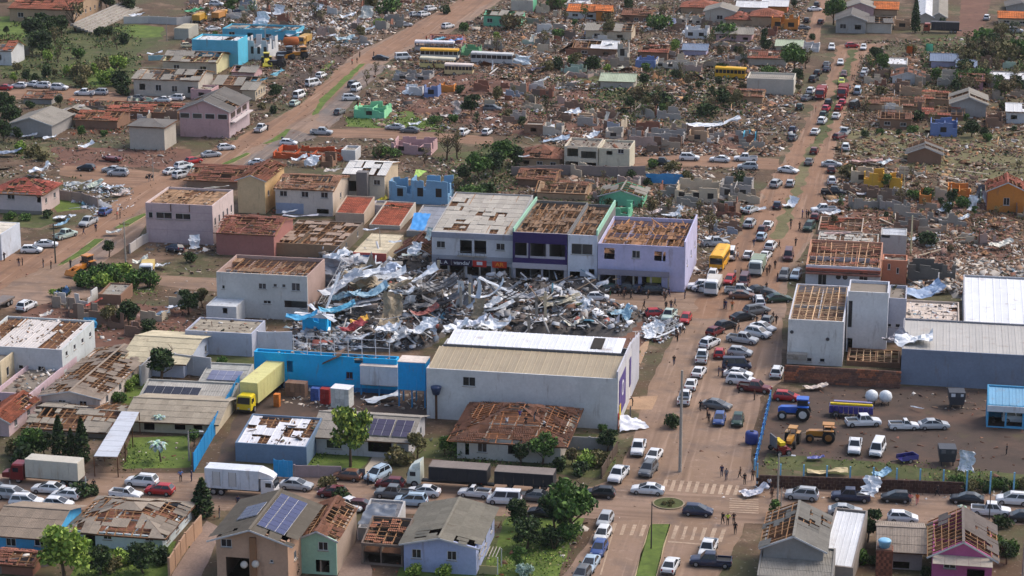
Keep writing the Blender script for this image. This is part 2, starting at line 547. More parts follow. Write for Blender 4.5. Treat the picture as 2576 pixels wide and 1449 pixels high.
def slope(par, origin, u, v, poly, cover, m, miss=0.0, big=1.0, seed=0, wood=None, lift=0.15, size=None, deck=False):
 """One roof face: pieces laid in a grid, some gone, timber showing where they are gone."""
 u, v = Vector(u).normalized(), Vector(v).normalized()
 n = u.cross(v)
 e = link('roof_slope', None, par)
 e.matrix_local = Matrix(((u.x, v.x, n.x, origin[0]), (u.y, v.y, n.y, origin[1]), (u.z, v.z, n.z, origin[2]), (0,0,0,1)))
 e.empty_display_size = .3
 us, vs_ = [p[0] for p in poly], [p[1] for p in poly]
 Lu, Lv, u0, v0 = max(us) - min(us), max(vs_) - min(vs_), min(us), min(vs_)
 r = random.Random(seed * 77 + 3)
 su, sv = size or {'sheet': (1.1 * big, 1.75 * big), 'clay': (1.25 * big, .46 * big), 'metal': (1.0 * big, Lv), 'plank': (.32 * big, 2.6)}[cover]
 nu, nv = max(1, round(Lu / su)), max(1, round(Lv / sv))
 su, sv = Lu / nu, Lv / nv
 cells = []
 for i in range(nu):
  for j in range(nv):
   q = noise.noise(Vector(((u0 + i * su) * .3 + seed * 5.1, (v0 + j * sv) * .42, seed * 1.7))) + (r.random() - .5) * (.22 if cover == 'clay' else .3)
   cells.append((q, i, j))
 cells.sort()
 gone = {(i, j) for q, i, j in cells[:int(len(cells) * miss)]}
 pm = piece_mesh(cover, m)
 near = {}
 for i in range(nu):
  for j in range(nv):
   if (i, j) in gone:
    continue
   x0, y0 = u0 + i * su, v0 + j * sv
   c = [(x0, y0), (x0 + su, y0), (x0 + su, y0 + sv), (x0, y0 + sv)]
   full = all(span(poly, 0, min(max(p[0], u0 + .01), u0 + Lu - .01)) and span(poly, 0, min(max(p[0], u0 + .01), u0 + Lu - .01))[0] - .02 <= p[1] <= span(poly, 0, min(max(p[0], u0 + .01), u0 + Lu - .01))[1] + .02 for p in c)
   edge = miss > 0 and any((i + a, j + b_) in gone for a in (-1,0,1) for b_ in (-1,0,1))
   zj = r.uniform(0, .012)
   if full:
    ov = 1.05 if cover in ('sheet', 'clay') else .985
    o = link(PNAME[cover], pm, e, (x0 + (r.uniform(-.06, .06) if edge else 0), y0 - sv * .04 * (cover != 'metal'), lift * .3 + zj + (r.uniform(0, .10) if edge else 0)),
                         (-.03 / max(sv, .3) if cover != 'metal' else 0, (r.uniform(-.04, .04) if edge else 0), (r.gauss(0, .07) if edge and r.random() < .5 else 0)), ((su * ov if cover == 'sheet' else su) * (r.uniform(.5,1) if edge and cover != 'metal' and r.random() < .4 else 1), sv * ov * (r.uniform(.35, .9) if edge and r.random() < .45 else 1), 1))
   else:
    pc = [tuple(p) for p in poly]
    pc = clip(pc, 0, x0, True)
    pc = clip(pc, 0, x0 + su, False) if pc else pc
    pc = clip(pc, 1, y0, True) if pc else pc
    pc = clip(pc, 1, y0 + sv, False) if pc else pc
    if len(pc) < 3:
     continue
    b = MB()
    b.quad(*[(x, y, lift * .3 + .03 + zj) for x, y in pc])
    link(PNAME[cover], b.mesh(PNAME[cover], m), e)
 if miss > 0 or deck:
  wood = wood or WOOD
  if miss > .03:
   k = max(2, round(Lu / (1.15 * max(1, big * .8))))
   for i in range(k + 1):
    x = u0 + .06 + (Lu - .12) * i / k
    s = span(poly, 0, x)
    if s and s[1] - s[0] > .3 and (r.random() > .08 or miss < .3):
     box('rafter', e, wood, (x, (s[0] + s[1]) / 2,-.10), (.13, s[1] - s[0], .16), (r.gauss(0, .01), 0, r.gauss(0, .015) if miss > .4 else 0))
   k = max(2, round(Lv / (.95 * max(1, big * .8))))
   for j in range(k + 1):
    y = v0 + .05 + (Lv - .1) * j / k
    s = span(poly, 1, y)
    if s and s[1] - s[0] > .3 and r.random() > .10:
     cut = r.random() < miss * .45
     a, b_ = s[0], s[1]
     if cut:
      a, b_ = a + (b_ - a) * r.uniform(0, .35), b_ - (b_ - a) * r.uniform(0, .35)
     box('batten', e, wood, ((a + b_) / 2, y, .0), (b_ - a, .10, .06), (0,0, r.gauss(0, .012)))
 return e
def house(x0, y0, x1, yt, yb, name, label, cat='house', wall=(205,200,194), sidew=None, backw=None, win=(), rwin=0, roof=None, group=None, rot=0.0, depth=None, T=.22,
          frame=None, base=None, inner=None, junk=0.0, big=1.0, seed=None, rwh=(1.1,1.1), rz_=.55, openback=False, noright=False):
 X0, Y0 = px(x0, y0)
 X1 = px(x1,0)[0]
 YT, YB = px(0, yt)[1], px(0, yb)[1] if yb is not None else None
 gx, gy = gdir(rot)
 fl = atp(X0, Y0)
 w, h = solve(fl, gx, 'x', X1), solve(fl, ZV, 'y', YT)
 d = depth if depth else solve(fl + ZV * h, gy, 'y', YB)
 if not (1 < w < 70 and .8 < h < 16 and .5 < d < 70):
  print('CHECK', name, label[:40], 'w %.1f h %.1f d %.1f' % (w, h, d))
 d = min(max(d, 1.5), 70)
 h = min(max(h, .8), 16)
 seed = seed if seed is not None else int(X0 * 7 + Y0 * 3) % 997
 s = ppm(fl)
 big = max(big, 1.0 if s > 15.5 else 1.35 if s > 12.5 else 1.8 if s > 10.5 else 2.4)
 th = thing(name, label, cat, fl, -(GT + rad(rot)), group)
 wm = wallm(wall)
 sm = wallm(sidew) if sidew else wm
 fm = frame or FRAME
 roof = dict(roof or {})
 typ = roof.get('t', 'gable_x')
 jr = random.Random(seed + 5)
 def jag(L):
  if typ != 'none':
   return None
  o, x = [], 0
  while x < L - .5:
   z = h * jr.choice([1.0,1.0, .95, .8, .62, .45])
   n_ = jr.uniform(.5,2.2)
   o += [(x + .02, max(z, h * .36)), (min(L - .02, x + n_), max(h * .36, z - jr.uniform(0, .3)))]
   x += n_ + .01
  return o
 hj = h * .34 if typ == 'none' else h
 rise = roof.get('r', d * .2 if typ == 'gable_x' else w * .18)
 over = roof.get('o', .5)
 miss = roof.get('miss', 0.0)
 cover = roof.get('cover', 'sheet')
 cm = roof.get('m') or {'sheet': sheetm, 'clay': claym, 'metal': metm, 'plank': woodm}[cover or 'sheet'](roof.get('c', (150,140,128)))
 # openings of the front
 holes, wins = [], []
 sd_ = math.sqrt(max(.01,1 - ((CAMH / (fl - CAMP).length)) ** 2))
 for q in win:
  wx, wy = px(q[0], q[1])
  rr = ray(wx, wy)
  t = (fl - CAMP).dot(gy) / rr.dot(gy)
  p = CAMP + rr * t - fl
  ww, hh = q[2] * _k[2] / s / math.cos(GT), q[3] * _k[2] / s / sd_
  uu, zz = p.dot(gx), p.z
  a, b_, c, e_ = max(.1, uu - ww / 2), min(w - .1, uu + ww / 2), max(.02, zz - hh / 2), min(h - .08, zz + hh / 2)
  if b_ - a < .2 or e_ - c < .2 or any(a < g[1] + .02 and b_ > g[0] - .02 and c < g[3] + .02 and e_ > g[2] - .02 for g in holes):
   continue
  holes.append((a, b_, c, e_))
  wins.append(((a + b_) / 2, (c + e_) / 2, b_ - a, e_ - c, q[4] if len(q) > 4 else 'w'))
 top = [(w / 2, h + rise)] if typ == 'gable_y' else None
 sinks = [(0,-.35,0)]
 par = roof.get('p', .5)       # parapet above a flat or lean-to roof
 link('wall', wall_mesh(w, hj, [q for q in holes if q[3] < hj] if typ == 'none' else holes, T, wm, top or jag(w)), th)
 for uu, zz, ww, hh, kd in wins:
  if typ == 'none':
   box('opening_shade', th, DARK, (uu, -.012, min(zz, h * .5)), (ww, .02, min(hh, h * .8)))  # no hole cut here: thin dark slab coloured like the shade indoors
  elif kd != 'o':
   window(th, uu, zz, ww, hh, T, kd, fm)
 rh = []
 if rwin:
  for i in range(rwin):
   cx_ = (d - 2 * T) * (i + .5) / rwin
   if cx_ - rwh[0] / 2 > .1:
    rh.append((cx_ - rwh[0] / 2, cx_ + rwh[0] / 2, max(.1, h * rz_ - rwh[1] / 2), min(h - .1, h * rz_ + rwh[1] / 2)))
 tx = None
 if typ == 'gable_x':
  tx = [(d / 2 - T, h + rise)]
 if not noright:
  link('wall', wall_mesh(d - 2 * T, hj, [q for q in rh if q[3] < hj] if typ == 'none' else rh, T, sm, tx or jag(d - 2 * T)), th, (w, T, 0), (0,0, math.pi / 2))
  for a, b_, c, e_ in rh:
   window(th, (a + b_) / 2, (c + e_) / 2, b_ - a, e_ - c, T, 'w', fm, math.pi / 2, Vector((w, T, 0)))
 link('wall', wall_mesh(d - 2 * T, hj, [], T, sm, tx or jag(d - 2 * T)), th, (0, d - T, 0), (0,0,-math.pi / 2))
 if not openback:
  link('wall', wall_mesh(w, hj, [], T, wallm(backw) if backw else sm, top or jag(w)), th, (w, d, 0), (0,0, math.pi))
 if base:
  box('plinth', th, wallm(base), (w / 2,-.03, .3), (w + .02, .06, .9))
 # inside
 solid = miss < .02 and typ not in ('none',)
 if typ in ('gable_x', 'gable_y', 'hip'):
  if solid:
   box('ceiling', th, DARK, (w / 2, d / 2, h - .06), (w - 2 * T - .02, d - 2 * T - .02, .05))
  else:
   box('ceiling', th, inner or DKWOOD, (w / 2, d / 2, h * (.35 if miss > .6 else .8)), (w - 2 * T - .02, d - 2 * T - .02, .05))
 elif typ == 'none':
  box('floor', th, inner or mat('dirt_floor', (122,92,74), var=.3, fine=.3), (w / 2, d / 2, .1), (w - 2 * T - .02, d - 2 * T - .02, .05))
 if (miss > .3 or typ == 'none') and w > 4 and d > 4:
  rr_ = random.Random(seed)
  k = 1 + int(w > 9) + int(w > 14)
  hw = h * (.9 if typ != 'none' else rr_.uniform(.35, .8))
  for i in range(k):
   xx = w * (i + 1) / (k + 1) + rr_.uniform(-.5, .5)
   box('partition', th, sm, (xx, d / 2, hw / 2), (.15, d - 2 * T - .02, hw))
  box('partition', th, wm, (w * .5, d * rr_.uniform(.4, .65), hw * .49), (w - 2 * T - .02, .15, hw * .98))
 pol = lambda lu, lv: [(0,0), (lu, 0), (lu, lv), (0, lv)]
 kw = dict(cover=cover, m=cm, big=big, wood=roof.get('wood'), size=roof.get('size'))
 if typ == 'gable_x':
  k = rise / (d / 2)
  hy = math.hypot(d / 2 + over, k * (d / 2 + over))
  slope(th, (-over, -over, h - over * k + .12), (1,0,0), (0,1, k), pol(w + 2 * over, hy), miss=miss, seed=seed, **kw)
  slope(th, (w + over, d + over, h - over * k + .12), (-1,0,0), (0,-1, k), pol(w + 2 * over, hy), miss=roof.get('miss2', miss), seed=seed + 1, **{**kw, 'big': big * 1.5})
  if miss < .6:
   box('ridge_cap', th, cm, (w / 2, d / 2, h + rise + .2), (w + 2 * over, .34, .07))
  box('fascia', th, roof.get('fm') or DKWOOD, (w / 2,-over - .03, h - over * k + .07), (w + 2 * over, .05, .2))
 elif typ == 'gable_y':
  k = rise / (w / 2)
  hy = math.hypot(w / 2 + over, k * (w / 2 + over))
  slope(th, (w + over, -over, h - over * k + .12), (0,1,0), (-1,0, k), pol(d + 2 * over, hy), miss=miss, seed=seed, **kw)
  slope(th, (-over, d + over, h - over * k + .12), (0,-1,0), (1,0, k), pol(d + 2 * over, hy), miss=roof.get('miss2', miss), seed=seed + 1, **kw)
  if miss < .6:
   box('ridge_cap', th, cm, (w / 2, d / 2, h + rise + .2), (.34, d + 2 * over, .07))
  an = math.atan(k)
  for sx, sg in ((w * .25 - over * .5,-1), (w * .75 + over * .5,1)):
   box('barge_board', th, roof.get('fm') or FRAME, (sx, -over - .03, h + rise / 2 - over * k * .5 + .08), (hy, .05, .2), (0, sg * an, 0))
 elif typ == 'hip':
  k = rise / (min(w, d) / 2)
  a, b_ = w + 2 * over, d + 2 * over
  z0 = h - over * k + .12
  if a >= b_:
   hy = math.hypot(b_ / 2, k * b_ / 2)
   fr, sd2 = [(0,0), (a, 0), (a - b_ / 2, hy), (b_ / 2, hy)], [(0,0), (b_, 0), (b_ / 2, hy)]
  else:
   hy = math.hypot(a / 2, k * a / 2)
   fr, sd2 = [(0,0), (a, 0), (a / 2, hy)], [(0,0), (b_, 0), (b_ - a / 2, hy), (a / 2, hy)]
  slope(th, (-over, -over, z0), (1,0,0), (0,1, k), fr, miss=miss, seed=seed, **kw)
  slope(th, (w + over, -over, z0), (0,1,0), (-1,0, k), sd2, miss=miss, seed=seed + 1, **kw)
  slope(th, (w + over, d + over, z0), (-1,0,0), (0,-1, k), fr, miss=miss, seed=seed + 2, **{**kw, 'big': big * 1.5})
  slope(th, (-over, d + over, z0), (0,-1,0), (1,0, k), sd2, miss=miss, seed=seed + 3, **kw)
  box('fascia', th, roof.get('fm') or DKWOOD, (w / 2,-over - .03, z0 - .06), (a, .05, .2))
  box('fascia', th, roof.get('fm') or DKWOOD, (w + over + .03, d / 2, z0 - .06), (.05, b_, .2))
 elif typ in ('flat', 'shed'):
  # a deck between the walls, sloping up to the back when shed
  zr = h - par
  r_ = roof.get('r', 0) if typ == 'shed' else 0
  Ld, Wd = d - 2 * T - .04, w - 2 * T - .04
  if r_ and r_ > par:
   for xx in (T / 2, w - T / 2):
    b = MB()
    b.quad((0,0,0), (0, d, 0), (0, d, r_ - par + .3))
    b.quad((T, 0,0), (T, d, r_ - par + .3), (T, d, 0))
    b.quad((0,0,0), (0, d, r_ - par + .3), (T, d, r_ - par + .3), (T, 0,0))
    link('wall', b.mesh('wall', sm), th, (xx - T / 2,0, h + .002))
   box('wall', th, sm, (w / 2, d - T / 2, h + (r_ - par + .3) / 2), (w - 2 * T, T * .9, r_ - par + .29))
  if roof.get('deck', True):
   box('roof_deck', th, roof.get('dm') or inner or (sheetm((136,126,114)) if not miss else DKWOOD), (w / 2, d / 2, (zr + r_ / 2 - .2) if miss < .5 else zr - 1.1), (Wd, Ld, .06), (math.atan2(r_, d), 0,0) if miss < .5 else None)
  if cover:
   slope(th, (T + .02, T + .02, zr), (1,0,0), (0, Ld, r_), pol(Wd, math.hypot(Ld, r_)), miss=miss, seed=seed, **kw)
 if junk:
  n = int(w * d * junk)
  if n:
   X, Y = rng.uniform(T + .3, max(T + .5, w - T - .3), n), rng.uniform(T + .3, max(T + .5, d - T - .3), n)
   zz = {'none': .15, 'flat': h - par + .05, 'shed': h - par + .05}.get(typ, h * .8)
   if miss >= .5 and typ in ('flat', 'shed'):
    zz = h - par - 1.0
   if miss > .6 and typ in ('gable_x', 'gable_y', 'hip'):
    zz = h * .35
   Z = zz + (roof.get('r', 0) * Y / d if typ == 'shed' and miss < .5 else 0)
   V, C = rubble_pieces(X, Y, np.full(n, 0.0) + Z, roof.get('pal', 'brown'), .85)
   tag(link('rubble', quads_mesh('rubble', V, C, RUB, F=BOXF), th), kind='stuff')
 th['_w'], th['_d'], th['_h'] = w, d, h
 return th
def local(th, x, y, z):
 return th.matrix_basis @ Vector((x, y, z))
def free_wall(pts, h, name, label, cat='wall', c=(180,176,170), T=.18, m=None, broken=0.0, group=None):
 """A free-standing wall along pixel points on the ground, one panel part per stretch of about 3 m."""
 P = poly_world(pts)
 th = thing(name, label, cat, P[0], 0, group)
 m = m or wallm(c)
 r = random.Random(int(P[0].x * 3))
 for a, b in zip(P[:-1], P[1:]):
  L = (b - a).length
  n = max(1, round(L / 3.2))
  an = math.atan2((b - a).y, (b - a).x)
  for i in range(n):
   if broken and r.random() < broken * .4:
    continue
   hh = h * (1 - (r.random() * .6 if broken and r.random() < broken else 0))
   q = a.lerp(b, (i + .5) / n) - P[0]
   box('wall_panel', th, m, (q.x, q.y, hh / 2), (L / n - .012, T, hh), (0,0, an))
   box('pillar', th, m, ((a.lerp(b, i / n) - P[0]).x, (a.lerp(b, i / n) - P[0]).y, hh / 2 + .06), (T * 1.5, T * 1.6, hh + .12), (0,0, an))
 return th
def text_on(par, s, loc, size, m, rz=0.0, name='lettering', squash=1.0):
 cu = bpy.data.curves.new(name, 'FONT')
 cu.body = s
 cu.size = size
 cu.align_x = 'CENTER'
 cu.align_y = 'CENTER'
 cu.extrude = .015
 cu.offset = .012 * size
 cu.materials.append(m)
 o = bpy.data.objects.new(name, cu)
 COL.objects.link(o)
 dg = bpy.context.evaluated_depsgraph_get()
 me = bpy.data.meshes.new_from_object(o.evaluated_get(dg))
 bpy.data.objects.remove(o)
 return link(name, me, par, loc, (math.pi / 2,0, rz), (squash, 1,1))
def tarp(pts, z, name, label, c, bulge=.3, cat='tarpaulin', rough=.45):
 """A draped sheet: pts are the pixel corners of a quad seen at height z (single number or one per corner)."""
 zs = z if isinstance(z, (list, tuple)) else [z] * 4
 P = [at(x, y, zz) for (x, y), zz in zip(pts, zs)]
 n = 14
 b = MB()
 o = P[0]
 for th_ in (0,1):
  for j in range(n + 1):
   for i in range(n + 1):
    s, t = i / n, j / n
    p = P[0].lerp(P[1], s).lerp(P[3].lerp(P[2], s), t)
    w = noise.noise(Vector((s * 5 + p.x * .1, t * 5,2.2))) * bulge + noise.noise(Vector((s * 13, t * 11, p.y * .1))) * bulge * .35
    ed = 1 + noise.noise(Vector((s * 7, t * 7,8.8))) * .05
    q = (p - (P[0] + P[2]) / 2) * ed + (P[0] + P[2]) / 2
    b.v.append(tuple(Vector((q.x, q.y, q.z + w - th_ * .03)) - o))
 N = (n + 1) ** 2
 for j in range(n):
  for i in range(n):
   a = j * (n + 1) + i
   q = (a, a + 1, a + n + 2, a + n + 1)
   b.f.append(q)
   b.f.append(tuple(N + k for k in reversed(q)))
 return tag(link(name, b.mesh(name, mat('plastic_tarp', c, rough=rough, var=.16, fine=.12, spec=.5), True), None, o), label, cat)
# ------------------------------------------------------------------ ground, streets, grass
def ground_mat(name, layers, base, rough=.95, rut=None):
 """base colour, then (colour, noise scale, from, to, strength) laid over it."""
 m = bpy.data.materials.new(name)
 m.use_nodes = True
 n, L = m.node_tree.nodes, m.node_tree.links
 b = n['Principled BSDF']
 b.inputs['Roughness'].default_value = rough
 b.inputs['Specular IOR Level'].default_value = .2
 pos = n.new('ShaderNodeNewGeometry').outputs['Position']
 cur = n.new('ShaderNodeRGB').outputs[0]
 cur.default_value = (*lin(base, .86), 1)
 for k, (c, s, a, e, st) in enumerate(layers):
  t = n.new('ShaderNodeTexNoise')
  t.inputs['Scale'].default_value = s
  t.inputs['Detail'].default_value = 7
  t.inputs['Roughness'].default_value = .65
  v = n.new('ShaderNodeVectorMath')
  v.operation = 'ADD'
  v.inputs[1].default_value = (k * 37.3, k * 11.7,0)
  L.new(pos, v.inputs[0])
  L.new(v.outputs[0], t.inputs['Vector'])
  mr = n.new('ShaderNodeMapRange')
  L.new(t.outputs['Fac'], mr.inputs[0])
  for i, q in enumerate((a, e, 0, st)):
   mr.inputs[i + 1].default_value = q
  x = n.new('ShaderNodeMix')
  x.data_type = 'RGBA'
  L.new(mr.outputs[0], x.inputs[0])
  L.new(cur, x.inputs[6])
  x.inputs[7].default_value = (*lin(c, .86), 1)
  cur = x.outputs[2]
 if rut:                          # wheel tracks drawn out along the street
  ro = n.new('ShaderNodeVectorRotate')
  ro.rotation_type = 'Z_AXIS'
  ro.inputs['Angle'].default_value = GT
  L.new(pos, ro.inputs['Vector'])
  mu = n.new('ShaderNodeVectorMath')
  mu.operation = 'MULTIPLY'
  L.new(ro.outputs[0], mu.inputs[0])
  mu.inputs[1].default_value = (1, .035,1) if rut == 'y' else (.035,1,1)
  for sc__, c, a, e, st in ((.55, (104,84,72), .50, .66, .55), (1.3, (186,160,140), .56, .7, .35)):
   t = n.new('ShaderNodeTexNoise')
   t.inputs['Scale'].default_value = sc__
   t.inputs['Detail'].default_value = 5
   L.new(mu.outputs[0], t.inputs['Vector'])
   mr = n.new('ShaderNodeMapRange')
   L.new(t.outputs['Fac'], mr.inputs[0])
   for i, q in enumerate((a, e, 0, st)):
    mr.inputs[i + 1].default_value = q
   x = n.new('ShaderNodeMix')
   x.data_type = 'RGBA'
   L.new(mr.outputs[0], x.inputs[0])
   L.new(cur, x.inputs[6])
   x.inputs[7].default_value = (*lin(c, .86), 1)
   cur = x.outputs[2]
 L.new(cur, b.inputs['Base Color'])
 return m
G_BASE = ground_mat('bare_soil', [((84,86,58), .045, .46, .6, .85), ((146,120,102), .12, .52, .66, .7), ((70,56,48), .3, .52, .68, .75), ((190,178,164), 1.7, .6, .7, .7), ((66,72,46), .5, .58, .7, .6), ((60,50,44), 2.6, .58, .68, .6)], (92,74,58))
D_ = [((156,124,102), .06, .45, .62, .7), ((112,90,78), .25, .52, .68, .6), ((182,152,130), .9, .58, .72, .5), ((96,78,68), 2.2, .58, .7, .45)]
M_ = [((152,128,112), .06, .42, .62, .75), ((106,94,88), .2, .5, .66, .65), ((172,150,132), .8, .56, .7, .45), ((92,80,74), 2.2, .58, .7, .45), ((120,122,124), .4, .62, .72, .3)]
G_DIRT = ground_mat('dirt_road', D_, (140,108,86), rut='y')
G_DIRTX = ground_mat('dirt_side_road', D_, (136,106,85), rut='x')
G_DIRT2 = ground_mat('muddy_asphalt', M_, (138,114,95), rut='y')
G_DIRT2X = ground_mat('muddy_street', M_, (138,114,95), rut='x')
G_YARD = ground_mat('yard_soil', [((106,84,72), .1, .48, .64, .8), ((60,54,50), .3, .5, .66, .6), ((92,88,60), .16, .58, .7, .6), ((140,120,106), 1.4, .62, .74, .45)], (82,70,63))
G_RED = ground_mat('red_soil', [((132,96,80), .12, .48, .64, .7), ((80,62,54), .4, .52, .68, .65), ((150,126,110), 1.5, .6, .74, .5), ((84,84,58), .2, .58, .7, .5)], (110,80,68))
G_GRASS = ground_mat('lawn_grass', [((112,130,60), .25, .45, .62, .8), ((66,80,40), .7, .5, .66, .7), ((124,110,80), .5, .6, .72, .6), ((84,96,50), 2.4, .5, .68, .5)], (88,106,48))
G_DKGRASS = ground_mat('rough_grass', [((102,104,66), .14, .46, .62, .8), ((56,66,38), .5, .5, .66, .7), ((110,92,76), .25, .56, .7, .8), ((126,126,76), .8, .6, .74, .5), ((56,60,42), 2.2, .54, .68, .5)], (78,84,50))
G_OLIVE = ground_mat('dry_grass', [((124,116,86), .12, .46, .62, .8), ((82,80,54), .5, .52, .68, .7), ((114,92,78), .3, .56, .68, .85), ((160,148,128), 1.3, .6, .74, .55), ((72,72,52), 2.2, .54, .68, .5)], (106,102,70))
b = MB()
b.quad((-1500,60,0), (1500,60,0), (1500,3000,0), (-1500,3000,0))
tag(link('ground', b.mesh('ground', G_BASE)), kind='structure')
K()
def road(name, pts, m, z, jag=.25):
 _nogo.append([(p.x, p.y) for p in poly_world(pts)])
 return sheet(name, pts, z, m, jag=jag)
# the avenue on the right with its dirt surface, from the near edge to the crossing far away
road('avenue', [(1395,1475), (1510,1322), (1545,1240), (1600,1075), (1650,930), (1720,800), (1775,700), (1850,600), (1905,500), (1958,425), (2018,330), (2080,205), (2112,112), (2240,108), (2180,135),
    (2150,205), (2112,330), (2092,430), (2066,520), (2040,605), (1985,690), (1970,770), (1965,960), (1915,1000), (1885,1130), (1905,1230), (1870,1330), (1800,1475)], G_DIRT2, .02)
sheet('dirt_road', [(1735,800), (1800,700), (1850,610), (1905,510), (1958,430), (2018,332), (2080,207), (2112,114), (2238,110), (2180,133), (2148,205), (2110,330), (2090,428), (2062,520), (2034,600), (1985,680), (1930,760), (1850,800)], .032, G_DIRT, jag=1.0)
road('street', [(-60,1192), (500,1190), (1000,1205), (1490,1225), (1560,1200), (1900,1225), (2640,1246), (2640,1322), (1900,1318), (1480,1305), (800,1285), (-60,1280)], G_DIRT2X, .026)
road('cross_street', [(1480,742), (1760,735), (1980,745), (1975,800), (1740,800), (1480,775)], G_DIRT2X, .024)
road('upper_street', [(1590,396), (1760,388), (1960,400), (1962,428), (1800,420), (1590,418)], G_DIRTX, .024)
road('far_road', [(2024,110), (2038,60), (2052,12), (2060,-30), (2100,-30), (2084,30), (2066,70), (2060,112)], G_DIRT, .024)
road('side_road', [(2404,92), (2415,40), (2420,-30), (2500,-30), (2485,30), (2470,95)], G_RED, .024)
# left avenue
road('left_avenue', [(-60,640), (100,640), (215,560), (340,470), (430,420), (530,378), (610,345), (690,300), (750,265), (800,225), (850,170), (900,130), (985,90), (1080,40), (1190,-20),
                     (1290,-20), (1190,50), (1100,100), (1020,130), (960,165), (905,230), (860,285), (820,318), (740,360), (640,420), (520,440), (400,520), (345,600), (250,668), (220,700), (-60,740)], G_DIRT2, .022)
sheet('dirt_road', [(-60,640), (100,642), (215,562), (340,472), (430,422), (530,380), (690,302), (750,268), (850,172), (990,92), (1192,-20), (1270,-20), (1100,85), (950,150), (905,185), (780,290), (640,372), (400,500), (180,640), (0,730), (-60,735)], .034, G_DIRT, jag=.8)
road('left_cross_street', [(150,418), (260,416), (440,440), (400,480), (300,470), (150,440)], G_DIRTX, .024)
road('left_far_street', [(-20,228), (180,222), (460,250), (460,262), (180,250), (-20,250)], G_DIRTX, .024)
road('mint_house_street', [(800,325), (960,322), (1240,345), (1240,365), (960,348), (800,345)], G_DIRTX, .024)
road('left_low_street', [(100,690), (400,692), (550,700), (550,735), (400,718), (150,760), (-20,780), (-20,720)], G_DIRT2X, .025)
G_ASPH = ground_mat('old_asphalt', M_, (112,106,102), rut='y')
for q in ([(925,160), (975,165), (905,235), (860,290), (830,325), (790,300), (850,240)], [(735,325), (800,345), (740,365), (640,415), (600,430), (640,385)], [(265,600), (300,605), (250,665), (225,690), (165,670)]):
 sheet('asphalt_lane', q, .044, G_ASPH, jag=.5)
# yards
sheet('yard', [(1925,1010), (2080,965), (2640,985), (2640,1215), (1905,1170)], .014, G_YARD, jag=.6)
sheet('yard', [(690,1000), (1070,960), (1075,1080), (800,1040), (640,1150), (540,1170), (600,1030)], .014, G_YARD, jag=.3)
sheet('yard', [(760,135), (850,120), (880,150), (760,240), (700,240)], .014, G_YARD, jag=.3)
sheet('soil_patch', [(130,370), (480,375), (470,400), (420,425), (150,415)], .012, G_RED, jag=1.2)
sheet('soil_patch', [(1190,190), (1340,170), (1360,330), (1170,330)], .012, G_RED, jag=1.2)
sheet('soil_patch', [(2060,480), (2560,520), (2560,700), (2300,690), (2080,640)], .012, G_RED, jag=1.2)
sheet('soil_patch', [(60,760), (480,770), (470,860), (200,880), (60,840)], .012, G_RED, jag=1.0)
sheet('soil_patch', [(1500,700), (1600,690), (1720,720), (1640,850), (1560,990), (1540,930)], .012, G_RED, jag=.5)
sheet('paving', [(1575,1000), (1655,995), (1640,1030), (1560,1030)], .028, mat('worn_paving', (168,138,110), var=.25, fine=.2), jag=.15)
sheet('paving', [(1560,930), (1620,860), (1640,850), (1600,935), (1580,985), (1558,985)], .018, mat('worn_paving', (168,138,110), var=.25, fine=.2), jag=.15)
sheet('driveway', [(940,1140), (985,1140), (960,1205), (905,1205)], .03, mat('pale_driveway', (186,174,158), var=.2), jag=.1)
sheet('path', [(430,1449), (520,1310), (560,1330), (500,1470)], .03, mat('brick_path', (138,118,106), var=.25, fine=.25), jag=.1)
sheet('path', [(840,1470), (905,1320), (925,1320), (935,1470)], .03, mat('brick_path', (138,118,106), var=.25, fine=.25), jag=.2)
